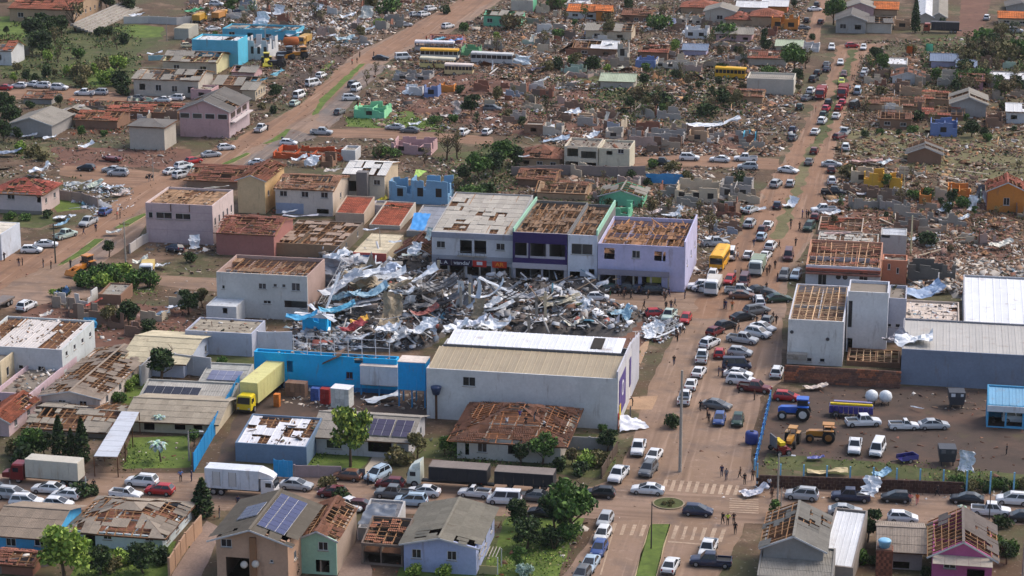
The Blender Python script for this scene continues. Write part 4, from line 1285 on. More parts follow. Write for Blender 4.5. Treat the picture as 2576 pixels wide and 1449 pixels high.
s2 = house(1290,708,1427,583, None, 'purple_shop_building', 'shop with a deep purple upper front and open ground floor', 'building', wall=(178,172,178), sidew=(120,118,116), depth=24,
           win=[(1310,625,30,36, 'o'), (1352,626,42,38, 'o'), (1402,628,40,36, 'o'), (1329,690,64,28, 'o'), (1392,693,52,28, 'o')], roof=dict(t='flat', p=.5, cover='plank', c=(128,100,76), miss=.55), junk=1.0, inner=mat('brown_boards', (118,88,66), var=.3, fine=.3))
w, d, h = s2['_w'], s2['_d'], s2['_h']
PUR = mat('deep_purple', (52,34,92), rough=.5, var=.12)
for x, z, sx, sz in ((w / 2, h * .895, w, h * .21), (.2, h * .62, .4, h * .34), (w - .2, h * .62, .4, h * .34), (w / 2, h * .44, w, h * .1), (w * .30, h * .62, .25, h * .34)):
 box('purple_cladding', s2, PUR, (x, -.06, z), (sx, .1, sz))
box('ledge', s2, wallm((186,178,184)), (w / 2,-.2, h * .34), (w, .4, h * .1))
box('parapet', s2, wallm((160,206,182)), (.12, d / 2, h + .35), (.24, d, .7))
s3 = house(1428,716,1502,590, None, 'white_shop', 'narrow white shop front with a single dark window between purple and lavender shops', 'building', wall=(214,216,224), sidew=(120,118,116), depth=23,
           win=[(1464,627,53,27), (1488,696,14,38, 'o'), (1446,700,26,34, 'o')], roof=dict(t='flat', p=.5, cover='plank', c=(128,100,76), miss=.6), junk=1.0)
w, d, h = s3['_w'], s3['_d'], s3['_h']
box('parapet', s3, wallm((160,206,182)), (w - .12, d / 2, h + .5), (.26, d, 1.0))
s4 = house(1503,724,1722,612, None, 'lavender_shop_building', 'lavender two-storey shop on the avenue corner with roof stripped to timber', 'building', wall=(188,184,214), sidew=(190,188,218), depth=20,
           win=[(1533,638,26,28, 'o'), (1600,640,20,19), (1660,645,28,24, 'o'), (1530,704,40,30, 'o'), (1582,706,46,30, 'o'), (1640,709,50,30, 'o')],
           roof=dict(t='flat', p=.7, cover='plank', c=(146,106,74), miss=.62, wood=woodm((164,120,82))), junk=1.2, inner=mat('ochre_boards', (128,92,62), var=.3, fine=.3), rwin=3)
w, d, h = s4['_w'], s4['_d'], s4['_h']
box('parapet', s4, wallm((192,190,220)), (w - .12, d / 2, h + .5), (.24, d, 1.0))
box('balcony_front', s4, wallm((138,134,148)), (w * .42,-.9, h * .40), (w * .82, .12,1.0))
box('balcony_slab', s4, CONC, (w * .42,-.45, h * .35), (w * .82, .9, .14))
for i in range(5):
 box('column', s4, CONC, (w * (.02 + .2 * i), -.75, h * .165), (.3, .3, h * .33))
for i in range(22):
 r_ = random.Random(i)
 box('roof_timber', s4, woodm((178,128,84)), (w * r_.uniform(.1, .9), d * r_.uniform(.1, .9), h - .3 + r_.uniform(0, .8)), (.14, r_.uniform(2.5,5), .1), (r_.uniform(-.35, .35), 0, r_.uniform(-.8, .8)))
for i in range(26):
 r_ = random.Random(i + 50)
 box('roof_timber', s2, woodm((168,124,86)), (w * r_.uniform(.1, .6), d * r_.uniform(.1, .95), h - .2 + r_.uniform(0, .6)), (.13, r_.uniform(2.0,4.5), .1), (r_.uniform(-.35, .35), 0, r_.uniform(-.9, .9)))
K(1,1)
house(1290,910,1780,800, None, 'upper_gable_block', 'higher grey roof block standing behind the white shop building', 'building', wall=(170,166,160), depth=12, roof=dict(t='shed', r=1.5, p=.1, c=(178,174,166), size=(1.6,2.6))) if False else None
# left middle: pink block, yellow block, apartments
K(1,0)
pb = house(1480,985,2150,590,430, 'pink_block', 'big pale pink two-storey block with a board-covered open roof', 'building', wall=(202,178,178), sidew=(208,190,186), win=[(1515,715,45,60), (1650,722,165,68), (1840,732,158,62)], rwin=5, rwh=(.9,1.5),
           roof=dict(t='flat', p=.45, cover='plank', c=(150,118,88), miss=.12), junk=.25)
w, d, h = pb['_w'], pb['_d'], pb['_h']
for x in (.38, .66):
 box('downpipe', pb, DKWOOD, (w * x, -.05, h * .9), (.14, .1, h * .18))
for z in (.34, .62, .8):
 box('string_course', pb, wallm((188,164,166)), (w / 2,-.025, h * z), (w, .05, .12))
K()
house(600,535,668,452, None, 'yellow_block', 'cream yellow block with broken clay tile roof behind the pink block', 'building', wall=(214,190,150), sidew=(216,180,130), depth=14, rwin=3, roof=dict(t='gable_y', r=1.0, cover='clay', c=(128,80,60), miss=.25, o=.5))
house(470,470,600,452, None, 'long_clay_roof', 'long dark clay roof wrecked behind the pink block parapet', 'house', wall=(160,130,110), depth=14, roof=dict(t='gable_x', r=1.6, cover='clay', c=(122,74,58), miss=.3, o=.5))
house(545,640,690,585, None, 'collapsed_pink_house', 'collapsed pinkish house with sagging red-brown roof beside the pink block', 'house', wall=(170,116,108), depth=13, roof=dict(t='gable_x', r=1.4, cover='clay', c=(120,70,56), miss=.5, o=.4), junk=.5)
ap = house(694,538,838,474, None, 'beige_apartments', 'beige apartment block with three upper windows and broken tile roof', 'building', wall=(208,198,188), sidew=(204,186,168), depth=12.5,
           win=[(713,487,19,14), (767,489,19,15), (816,491,19,15), (735,528,12,9), (700,524,10,6), (812,532,30,12, 'o')], rwin=1, roof=dict(t='gable_x', r=1.3, cover='clay', c=(140,100,78), miss=.42, o=.3), junk=.5)
box('blue_band', ap, wallm((150,164,188)), (ap['_w'] * .25,-.04, ap['_h'] * .24), (ap['_w'] * .48, .06, ap['_h'] * .42))
cw = house(866,505,968,437, None, 'cream_tower_house', 'cream house with white roof sheets and a dark grey tower on its front', 'house', wall=(206,196,180), sidew=(202,182,154), depth=12, win=[(890,468,26,26, 'o'), (948,459,17,13)], rwin=1,
           roof=dict(t='gable_x', r=1.2, c=(214,212,208), miss=.1, o=.3))
box('tower', cw, wallm((116,112,112)), (cw['_w'] * .5,-1.1, cw['_h'] * .66), (cw['_w'] * .26,2.0, cw['_h'] * 1.0))
house(686,398,862,382, None, 'orange_ruin', 'low ruin with orange-red upper wall and white rubble in front', 'house', wall=(196,92,50), depth=8, roof=dict(t='none'), junk=.8)
# clay row houses
K(1,1)
house(800,800,1090,690,585, 'clay_row_house', 'red clay lean-to roof between pale walls, nearer the beige apartments', 'house', wall=(190,170,150), roof=dict(t='shed', r=1.2, p=.1, cover='clay', c=(166,88,66), miss=.02))
house(1140,850,1450,810,640, 'clay_row_house', 'red clay lean-to roof between pale walls, nearer the blue tarpaulin', 'house', wall=(196,186,172), roof=dict(t='shed', r=1.2, p=.1, cover='clay', c=(170,90,66), miss=.06))
house(1160,700,1335,612, None, 'white_roof_room', 'small whitish roof-top room above the red clay lean-to roofs', 'house', wall=(190,186,190), depth=4, roof=dict(t='flat', p=.2, cover=None))
house(1515,930,1790,872,690, 'grey_sheet_house', 'house with grey-blue ribbed roof half under a bright blue tarpaulin', 'house', wall=(170,166,162), roof=dict(t='shed', r=1.3, p=.02, c=(140,144,154), miss=.05))
tarp([(1548,862), (1690,868), (1760,700), (1590,690)], [3.6,3.6,4.9,4.9], 'blue_tarpaulin', 'bright blue tarpaulin on the grey ribbed roof left of the shop building', (58,150,222), .2)
house(170,1115,850,990,760, 'brown_slat_house', 'long tan-walled house with a roof reduced to loose planks and slats', 'house', wall=(150,122,96), sidew=(120,108,96), roof=dict(t='flat', p=.15, cover='sheet', c=(148,128,114), miss=.55), junk=.7, rwin=2)
house(980,1200,1310,1090,900, 'cream_roof_shop', 'low shop with flat cream roof and a red front sign', 'shop', wall=(190,92,84), sidew=(206,190,164), roof=dict(t='flat', p=.1, cover='sheet', c=(206,194,168)))
cs = bpy.data.objects['cream_roof_shop']
box('shop_sign', cs, mat('blue_sign', (120,150,190)), (cs['_w'] * .34,-.06, cs['_h'] * .6), (cs['_w'] * .5, .08, .9))
house(1420,1180,1740,1090, None, 'dark_gable_house', 'dark brown gabled roof stripped to battens next to the white shops', 'house', wall=(120,92,78), depth=9, roof=dict(t='gable_y', r=1.6, cover='clay', c=(104,66,54), miss=.5, o=.4))
# left edge of the middle band
K(1,0)
house(-420,1150,22,890,770, 'white_edge_building', 'white building with blank side wall at the left edge beside the parked cars', 'building', wall=(200,204,212), sidew=(200,206,216), roof=dict(t='flat', p=.1, cover='sheet', c=(200,194,182)))
house(-60,690,425,480, None, 'red_roof_house', 'pale pink house with dull red tile hip roof and a stone base', 'house', wall=(206,190,188), sidew=(200,178,172), depth=9.5, win=[(110,525,80,65), (395,545,50,90, 'o')], rwin=2, roof=dict(t='hip', r=1.9, cover='clay', c=(152,78,64), miss=.26, o=.7), base=(140,132,124))
free_wall([(610,560), (830,590), (990,640)], 2.0, 'garden_wall', 'grey garden wall piled with white roofing debris beside the red-roofed house', c=(156,140,132))
free_wall([(1310,1100), (1440,1010), (1545,960)], 1.8, 'broken_fence_wall', 'broken white picket wall running up to the pink block', c=(196,188,182), broken=.35)
# right side white blocks
K(2,3)
ow = house(190,760,745,312,-45, 'white_open_roof_building', 'white block whose roof is reduced to pale rafters, beside the avenue', 'building', wall=(222,220,216), sidew=(200,200,206), win=[(415,722,48,38), (545,728,52,38)],
           roof=dict(t='flat', p=.25, cover='sheet', c=(150,120,100), miss=.97, wood=woodm((206,172,134)), dm=mat('brown_boards', (110,80,60), var=.3, fine=.25)), junk=.35)
w, d, h = ow['_w'], ow['_d'], ow['_h']
for x, z in ((.07, .72), (.72, .6)):
 e = link('wall_fan', None, ow, (w * x, -.08, h * z))
 q = MB()
 q.ring_loft([[(math.cos(t) * r_, -.05, math.sin(t) * r_) for t in [k * math.pi / 5 for k in range(10)]] for r_ in (.3, .1)])
 link('fan_guard', q.mesh('fan_guard', GREYFRAME), e)
box('entrance_box', ow, CONC, (w * .18,-.7,1.6), (w * .36,1.3, .9))
wt = house(782,640,1185,32, None, 'white_tall_block', 'tall plain white block with a slot window and dark door', 'building', wall=(224,222,220), sidew=(206,208,216), depth=7, win=[(820,262,58,270), (815,572,62,140, 'o')], roof=dict(t='flat', p=.3, cover=None))
house(1190,545,1372,100, None, 'grey_stair_block', 'narrow grey block with two small square windows beside the tall white block', 'building', wall=(176,178,190), depth=8, win=[(1220,376,42,34), (1305,380,46,34)], roof=dict(t='flat', p=.3, cover=None, miss=.0), junk=.3)
house(1362,512,1915,322,115, 'grey_debris_roof_block', 'grey block with flat roof covered in flaking white debris', 'building', wall=(140,142,154), sidew=(190,176,164), win=[(1450,382,44,40), (1755,497,90,22, 'o')], roof=dict(t='flat', p=.4, cover='sheet', c=(204,190,178), miss=.06, pal='white'), junk=.8)
sl = house(1330,968,2700,612, None, 'slate_hall', 'long slate blue hall with light grey roof at the right edge', 'hall', wall=(124,134,152), sidew=(150,150,156), depth=15, roof=dict(t='shed', r=.35, p=.12, cover='metal', c=(176,172,166)))
house(1965,640,2900,520, None, 'white_roof_hall', 'hall behind the slate wall with broad bright white roof', 'hall', wall=(190,190,194), depth=30, roof=dict(t='shed', r=2.4, p=.05, cover='metal', c=(224,226,230), size=(2.2,31)))
house(790,778,1325,742, None, 'timber_lean_to', 'low timber frame with bare pale rafters between the white block and slate hall', 'shed', wall=(140,104,80), depth=7, roof=dict(t='flat', p=.1, cover='sheet', c=(150,120,96), miss=.93, wood=woodm((206,172,134))), junk=.4)
# brick wall, bricks one by one where the photo lets them be told apart
A, B = at(160,945), at(1322,962)
bwl = thing('brick_wall', 'long stained red brick wall below the white blocks and the slate hall', 'wall', A, -GT)
L = (B - A).length
hb = solve(A, ZV, 'y', px(0,775)[1])
nb, nc = 42,8
BRK = [mat('brick', c, var=.25, fine=.25, rand=.25, scale=.4) for c in ((150,100,78), (176,108,78), (124,90,78))]
box('core', bwl, mat('mortar', (110,84,72)), (L / 2, .12, hb / 2), (L, .12, hb))
for j in range(nc):
 for i in range(nb):
  k = int(2.5 + 2.2 * noise.noise(Vector((i * .12, j * .2,2)))) % 3
  box('brick', bwl, BRK[k], ((i + .5 + (j % 2) * .5 - .25) * L / nb, .02 + rnd.uniform(-.01, .01), (j + .5) * hb / nc), (L / nb - .05, .14, hb / nc - .05))
K(2,3)
kk = house(2195,1400,2640,1175, None, 'blue_kiosk', 'open blue and white striped kiosk at the right edge of the yard', 'kiosk', wall=(86,160,200), depth=5, win=[(2300,1320,160,150, 'o'), (2480,1320,150,150, 'o')], roof=dict(t='shed', r=1.2, p=.0, cover='metal', c=(110,170,205)))
box('white_band', kk, wallm((214,220,226)), (kk['_w'] / 2,-.1, kk['_h'] - .5), (kk['_w'], .12, .9))
K(1,3)
house(500,905,945,880,740, 'clay_remnant_house', 'roofless house with a patch of bright clay tiles beside the avenue', 'house', wall=(176,160,146), roof=dict(t='flat', p=.1, cover='clay', c=(160,84,60), miss=.6), junk=.8)
house(490,1060,1100,1010,880, 'pale_slab_ruin', 'pale ruin with slab floor and remaining roof slats', 'house', wall=(176,172,164), roof=dict(t='flat', p=.2, cover='sheet', c=(180,176,168), miss=.35, pal='pale'), junk=.7)
house(1125,1130,1385,910,840, 'grey_white_tower_house', 'small grey and white two-storey house behind the terracotta block', 'house', wall=(180,178,174), win=[(1180,925,90,40, 'o')], roof=dict(t='flat', p=.2, cover='sheet', c=(186,190,196)))
rw = house(375,1420,1125,1215,1010, 'round_window_house', 'white house with two round windows under a stripped clay roof edge', 'house', wall=(206,206,212), sidew=(190,140,116), win=[(545,1355,85,130), (960,1350,85,130)], roof=dict(t='shed', r=.8, p=.1, cover='clay', c=(150,92,70), miss=.8, wood=woodm((202,160,124))), junk=.9)
w, d, h = rw['_w'], rw['_d'], rw['_h']
for x in (.44, .53):
 q = MB()
 q.cyl((w * x, .0, h * .48), (w * x, -.05, h * .48), .45, .45,14)
 link('round_window', q.mesh('round_window', GLASS), rw)
box('tile_band', rw, claym((150,84,68)), (w / 2,-.3, h * .82), (w, .5, .5))
box('tile_band', rw, claym((140,96,84)), (w / 2,-.5, h * .66), (w, .9, .3))
house(1140,1400,1388,1165,1105, 'terracotta_block', 'terracotta plastered block with two slit windows', 'building', wall=(190,124,96), win=[(1218,1235,26,60), (1305,1275,26,60)], roof=dict(t='flat', p=.3, cover=None), junk=.3)
house(1400,1400,1880,1200,1140, 'black_ruin', 'dark soot-grey roofless walls next to the terracotta block', 'building', wall=(100,98,94), roof=dict(t='none'), junk=.9)
# ------------------------------------------------------------------ middle and far houses of the wrecked quarter
WCOL = dict(cream=(200,184,160), white=(206,206,206), grey=(160,156,152), mint=(120,196,158), tan=(178,150,122), pink=(196,160,160), lav=(176,172,200), blue=(110,130,176), orange=(206,132,60), green=(104,160,116), pale=(188,180,168), brown=(140,108,88), sky=(96,180,208), paleblue=(126,168,200), yellow=(214,166,60), rose=(190,140,156))
RC = dict(g=(146,140,130), c=(146,84,62), w=(214,214,214), o=(206,116,58), b=(120,134,156), d=(110,106,102), p=(176,186,160), r=(144,80,62), k=(128,84,64))
def hh(r, c, x0, y0, x1, yt, dep, wc, label, t='gable_x', rc='g', miss=.3, cover=None, win=0, rwin=0, junk=.3, name='house', rise=None, sidew=None, rot=0.0, cat='house'):
 K(r, c)
 cover = cover or {'c': 'clay', 'o': 'clay', 'r': 'clay', 'k': 'clay', 'w': 'metal'}.get(rc, 'sheet')
 w = []
 for i in range(win):
  w.append((x0 + (x1 - x0) * (i + .5) / win, (y0 + yt) / 2 - (y0 - yt) * .04 + (x1 - x0) * (i + .5) / win * .065, min((x1 - x0) / win * .45,60), (y0 - yt) * .36, 'w' if (i + x0) % 3 else 'o'))
 if r == 0 and .06 < miss < .5 and y0 > 140:
  miss = min(.6, miss + .14)
 ro = dict(t=t, c=RC[rc], miss=miss, cover=cover, o=.45)
 if rise is not None:
  ro['r'] = rise
 if t == 'none':
  ro = dict(t='none', pal='pale')
 return house(x0, y0, x1, yt, None, name, label, cat, wall=WCOL[wc], sidew=sidew, depth=dep, win=w, rwin=rwin, roof=ro, junk=junk, rot=rot)
# top left
hh(0,0,100,212,745,82,24, 'tan', 'large cream building with red clay roof behind the dark tree at the top left', 'gable_x', 'c', .06, win=3, rwin=6, name='building', cat='building', rise=2.6)
hh(0,0,-150,650,120,500,9, 'white', 'white house with broken clay roof at the left edge of the overgrown field', 'gable_x', 'c', .5, win=1)
hh(0,0,-300,10,80,-60,12, 'brown', 'dim house in the top left corner', 'gable_x', 'k', .3)
hh(0,0,1350,960,2000,790,12, 'pale', 'grey wrecked house with crumpled pale roof facing the parked cars', 'gable_x', 'g', .35, win=4, rise=1.5)
hh(0,0,1640,730,2180,610,12, 'cream', 'wrecked house with twisted grey roof just in front of the turquoise block', 'gable_x', 'g', .35, win=2, rise=1.6, sidew=(214,206,160))
hh(0,0,1940,660,2400,395,9, 'sky', 'turquoise blue block with flat roof and blank front', 'flat', 'w', .1, name='building', cat='building', sidew=(90,190,220))
hh(0,0,2240,385,2980,285,9, 'sky', 'long turquoise upper wall with two dark openings behind the turquoise block', 'flat', 'g', .3, win=4, name='building', cat='building')
hh(0,0,2440,600,2700,400,10, 'white', 'white frame of open windows beside the turquoise block', 'none', win=4, name='building', cat='building', junk=.5)
tp = hh(0,0,1815,1372,2310,1105,16, 'pink', 'lilac pink two-storey house with a band of dark windows under its gable', 'gable_y', 'd', .06, rwin=4, rise=2.4, sidew=(186,168,172))
w, d, h = tp['_w'], tp['_d'], tp['_h']
for i in range(4):
 f = box('window_surround', tp, FRAME, (w * (.11 + .255 * i), -.05, h * .80), (w * .20, .08, h * .2))
 box('pane', tp, GLASS, (w * (.11 + .255 * i), -.10, h * .80), (w * .18, .04, h * .17))
for i in range(3):
 box('pane', tp, GLASS, (w + .05, d * (.2 + .28 * i), h * .78), (.04, d * .2, h * .2))
box('balcony_slab', tp, wallm((206,196,196)), (w + .6, d * .5, h * .58), (1.2, d * .9, .2))
hh(0,0,1920,1000,2130,895,6, 'pink', 'small lilac room rising behind the gable of the pink two-storey house', 'flat', 'g', .0, win=1)
hh(0,0,1310,1500,1660,1268,8, 'pale', 'small pale grey boxy house with low dark roof', 'hip', 'd', .05, rise=.9)
hh(0,0,100,1370,525,1245,13, 'grey', 'grey house with smooth grey gable roof near the dark trees', 'gable_y', 'g', .02, rise=1.6)
hh(0,0,560,1260,780,1160,8, 'cream', 'low house with pale broken roof behind the smooth grey gable', 'gable_y', 'g', .3, rise=1.0)
hh(0,0,760,1290,1180,1200,9, 'brown', 'collapsed house of red-brown tiles and timber nearer the grey box house', 'gable_x', 'c', .55, junk=1.0, rise=1.2)
hh(0,0,1090,1180,1790,1110,9, 'brown', 'long collapsed rust-red tile roof next to the pink two-storey house', 'gable_x', 'r', .35, junk=.8, rise=1.2)
hh(0,0,240,1040,520,985,7, 'grey', 'low house with rusty roof below the parked cars at the left', 'gable_x', 'k', .3, rise=1.0)
hh(0,0,2150,930,2560,850,10, 'tan', 'grey-roofed house wreck behind the lilac house', 'gable_x', 'g', .4, rise=1.3, rwin=3)
hh(0,0,2330,790,2560,720,7, 'pink', 'small pale pinkish roof remnant below the turquoise block', 'gable_x', 'g', .3, rise=.9)
hh(0,0,2440,1010,2570,900,9, 'cream', 'cream house with row of narrow windows beside the dark shrubs', 'gable_x', 'g', .3, rwin=4, rise=1.1)
# along the left avenue
hh(0,1,985,1188,1290,1075,8, 'mint', 'small roofless mint green house alone on bright grass', 'none', win=1, junk=.7, sidew=(150,222,170))
hh(0,1,2290,262,2660,150,8, 'mint', 'mint green house with dark windows at the top of the wrecked quarter', 'gable_x', 'g', .5, win=3, rise=.8)
hh(0,1,1385,812,1745,735,6, 'grey', 'grey ruined wall box in front of the burnt buses', 'none', junk=.8, win=2)
hh(0,1,1540,965,1670,870,4, 'white', 'white broken wall corner of the coloured ruin', 'none', junk=.6)
hh(0,1,1690,985,1830,860,4, 'blue', 'blue and white painted room of the coloured ruin', 'none', junk=.6, win=1)
hh(0,1,1850,930,1990,850,4, 'orange', 'orange-red wall piece of the coloured ruin', 'none', junk=.6)
hh(0,1,1740,440,2060,405,7, 'rose', 'low hall wreck with pinkish roof and blue scraps behind the yellow bus', 'gable_x', 'r', .3, rise=1.0)
hh(0,1,2060,560,2230,480,6, 'green', 'low green-teal wall remnant beside the burnt buses', 'none', junk=.8)
# top middle
hh(0,2,560,190,860,110,8, 'white', 'house with bright orange tile roof at the top edge', 'gable_x', 'o', .0, win=2, rise=1.4)
hh(0,2,845,215,985,110,8, 'orange', 'orange gabled annex joined to the bright orange roof', 'gable_x', 'o', .0, rise=1.0)
hh(0,2,550,130,755,25,7, 'white', 'white-blue house peeping out behind the bright orange roof', 'flat', 'w', .0, win=2)
hh(0,2,-10,120,210,0,7, 'pale', 'pale house with mint side at the top edge', 'flat', 'g', .2, sidew=(110,190,150))
hh(0,2,740,400,1200,300,9, 'cream', 'wrecked cream house with broken grey roof and open side', 'gable_x', 'g', .5, win=2, rise=1.3)
hh(0,2,740,390,960,340,6, 'grey', 'low house with rippled blue-grey roof before the wrecked cream house', 'gable_x', 'b', .05, rise=1.0)
hh(0,2,620,560,1050,480,9, 'brown', 'house with half white half brown sheet roof over a dark open front', 'gable_x', 'w', .3, win=2, rise=1.3)
hh(0,2,1060,620,1160,430,5, 'pale', 'tall pale green gable wall left standing', 'none', junk=.6, win=1)
hh(0,2,1700,130,2060,70,10, 'tan', 'brown tiled house in the line of intact roofs along the top', 'hip', 'c', .05, rise=1.6)
hh(0,2,1940,230,2240,110,9, 'pale', 'pale gabled house with light roof among the intact roofs', 'gable_y', 'g', .1, rise=1.3, win=1)
hh(0,2,2150,250,2400,190,9, 'tan', 'orange-brown tiled house nearest the white gabled roofs', 'hip', 'r', .08, rise=1.5)
hh(0,2,2400,260,2700,160,9, 'tan', 'wide house with deep red-brown tile roof beside the narrow far road', 'hip', 'c', .06, rise=1.7)
hh(0,2,2260,130,2560,70,8, 'grey', 'white and grey roofed house at the top edge', 'gable_x', 'w', .05, rise=1.2)
hh(0,2,1110,220,1390,150,8, 'brown', 'dark maroon roofed house under the tall antenna', 'gable_x', 'k', .2, rise=1.2, win=3)
hh(0,2,1680,240,1910,180,8, 'pale', 'pale wreck with open rooms by the antenna', 'none', junk=.7, win=3)
hh(0,2,1740,390,1960,290,8, 'white', 'white wreck with round green tank beside the grey long house', 'none', junk=.8, win=2)
hh(0,2,2050,410,2410,335,8, 'pink', 'long grey-roofed house with three dark windows', 'gable_x', 'g', .1, win=3, rise=1.2)
hh(0,2,1240,690,1440,600,7, 'blue', 'blue and pink painted wreck below the red tile heap', 'none', junk=.8, win=1)
hh(0,2,1440,690,1850,610,7, 'pale', 'row of pale broken rooms with dark doorways', 'none', junk=.8, win=4)
hh(0,2,1280,600,1560,520,7, 'brown', 'collapsed dark red tile roof beside the round green tree', 'gable_x', 'r', .4, rise=1.2, junk=.6)
hh(0,2,1720,560,1950,500,7, 'lav', 'house with lavender sheet roof lying low in the debris', 'gable_x', 'b', .05, rise=1.0)
hh(0,2,890,890,1220,810,7, 'pale', 'pale green vaulted roof tilted in scrub', 'gable_x', 'p', .0, rise=1.2)
hh(0,2,650,1250,800,1160,3, 'tan', 'tan block of wall standing alone in rubble', 'flat', 'g', .0, junk=0)
hh(0,2,120,1360,310,1250,4, 'brown', 'small brick outbuilding with flat slab roof in rubble', 'flat', 'g', .0, win=1, junk=0)
hh(0,2,310,1370,500,1260,4, 'pale', 'broken pale room next to the small brick outbuilding', 'none', junk=.7)
hh(0,2,940,1400,1100,1300,4, 'pale', 'cream stump of a house with one window hole', 'none', junk=.7, win=1)
hh(0,2,1330,1449,1720,1330,6, 'grey', 'grey and mint broken walls of a ruin facing the pickups', 'none', junk=.7, win=2)
hh(0,2,1770,1440,1960,1310,5, 'tan', 'reddish doorway wall of a ruin', 'none', junk=.7, win=1)
hh(0,2,2320,1449,2450,1340,4, 'sky', 'teal blue patch of wall in the debris by the avenue', 'none', junk=.7)
hh(0,2,2150,1030,2520,960,7, 'tan', 'dark brown roof remnant below the beige warehouse box', 'gable_x', 'k', .4, rise=1.0)
hh(0,2,2380,660,2760,580,8, 'pale', 'cream pink house with clay roof behind the beige warehouse box', 'gable_x', 'c', .3, rise=1.3)
hh(0,2,2360,950,2830,785,9, 'pale', 'plain beige warehouse box beside the avenue trees', 'flat', 'g', .0, junk=0, name='building', cat='building', sidew=(206,200,186))
# top right
hh(0,3,680,330,980,200,13, 'grey', 'grey gabled house with small upper windows facing the dirt crossing', 'gable_y', 'd', .04, win=2, rise=1.6)
hh(0,3,985,330,1240,225,9, 'pale', 'grey house with stripped roof joined to the gabled house', 'gable_x', 'd', .35, rise=1.0)
hh(0,3,790,150,1060,70,10, 'pink', 'pink gabled house behind the grey gabled house', 'gable_y', 'g', .1, rise=1.4, win=1)
hh(0,3,1070,150,1300,90,9, 'tan', 'house with bright orange tile roof above the grey gabled house', 'gable_x', 'o', .0, rise=1.5)
hh(0,3,1270,300,1430,200,8, 'tan', 'tan wreck beside the tall dark pole tree', 'none', win=1, junk=.7)
hh(0,3,1500,230,1660,170,60, 'pale', 'long pale metal-roofed shed at the top edge', 'gable_y', 'w', .02, rise=1.2, name='shed', cat='shed')
hh(0,3,1640,230,1790,170,60, 'pale', 'second long pale metal-roofed shed with dark stains on its roof', 'gable_y', 'g', .02, rise=1.2, name='shed', cat='shed')
hh(0,3,2320,250,2640,180,8, 'cream', 'white house with bright orange tile porch at the right edge', 'gable_x', 'o', .0, rise=1.3, win=2)
hh(0,3,2400,110,2700,60,9, 'grey', 'grey gabled house in the top right corner', 'gable_y', 'd', .05, rise=1.2)
hh(0,3,-60,130,190,60,9, 'orange', 'terracotta house with white roof edge by the narrow far road', 'gable_x', 'w', .1, rise=1.2, sidew=(190,96,66))
hh(0,3,30,300,300,180,8, 'orange', 'terracotta walls of a roofless house by the narrow far road', 'none', junk=.7, win=2)
hh(0,3,80,530,330,460,7, 'pale', 'house with pale yellow-green sheet roof left of the dirt crossing', 'gable_x', 'p', .05, rise=1.0)
hh(0,3,340,520,510,450,7, 'white', 'white wall remnant beside the yellow-green roof', 'none', junk=.6)
hh(0,3,1130,700,1400,640,8, 'pale', 'low house with brilliant white flat roof among palms', 'shed', 'w', .0, rise=.6)
hh(0,3,1250,840,1560,770,8, 'white', 'white gabled house with one dark window on the right bank', 'gable_y', 'k', .3, rise=1.2, win=1)
hh(0,3,1640,680,1900,610,8, 'lav', 'long lavender-grey roofed house right of the white flat roof', 'gable_x', 'b', .1, rise=1.2)
hh(0,3,1900,740,2080,670,8, 'grey', 'blue-grey roofed house at the edge of the tall scrub', 'gable_x', 'b', .15, rise=1.0)
hh(0,3,1740,830,1890,730,6, 'pale', 'pale wall block below the lavender-grey roof', 'none', junk=.6)
hh(0,3,1930,905,2160,810,7, 'rose', 'mauve pink house under a brown stripped roof', 'gable_x', 'k', .4, rise=1.1, win=1)
hh(0,3,2210,880,2640,790,8, 'grey', 'open shelter with brilliant white roof at the right edge', 'shed', 'w', .0, rise=.8, win=2)
hh(0,3,1320,960,1550,860,7, 'tan', 'tan boundary wall house behind white tanks', 'none', junk=.6)
hh(0,3,990,1110,1250,1040,8, 'tan', 'stripped brown-rafter house on the avenue bank, nearer the trees', 'gable_x', 'k', .6, rise=1.2)
hh(0,3,1250,1120,1560,1060,9, 'tan', 'tan house with brown rafters bared to the sky', 'gable_x', 'k', .7, rise=1.3)
hh(0,3,1120,1290,1440,1190,8, 'brown', 'red brick house with exposed roof frame beside the dry field', 'gable_x', 'k', .7, rise=1.2, win=2)
hh(0,3,1560,1060,1820,990,8, 'tan', 'house with reddish broken tiles between the brown rafters and grey gable', 'gable_x', 'c', .4, rise=1.1)
hh(0,3,1840,1180,2190,1040,12, 'grey', 'grey-lilac gabled warehouse with roof sheets torn off one side', 'gable_y', 'g', .1, rise=1.6, name='building', cat='building')
hh(0,3,1560,1200,1960,1150,8, 'brown', 'rust-red stripped roof behind the blue-grey ruin', 'gable_x', 'r', .6, rise=1.2)
hh(0,3,1630,1370,1900,1230,7, 'blue', 'blue-grey roofless house with one window at the edge of the dry field', 'none', win=1, junk=.7)
hh(0,3,2190,1280,2360,1180,7, 'brown', 'bare red brick house near the right edge', 'none', junk=.7)
hh(0,3,2400,1240,2700,1120,8, 'white', 'white house with holes in its white roof at the right edge', 'gable_x', 'w', .25, rise=1.1, win=2)
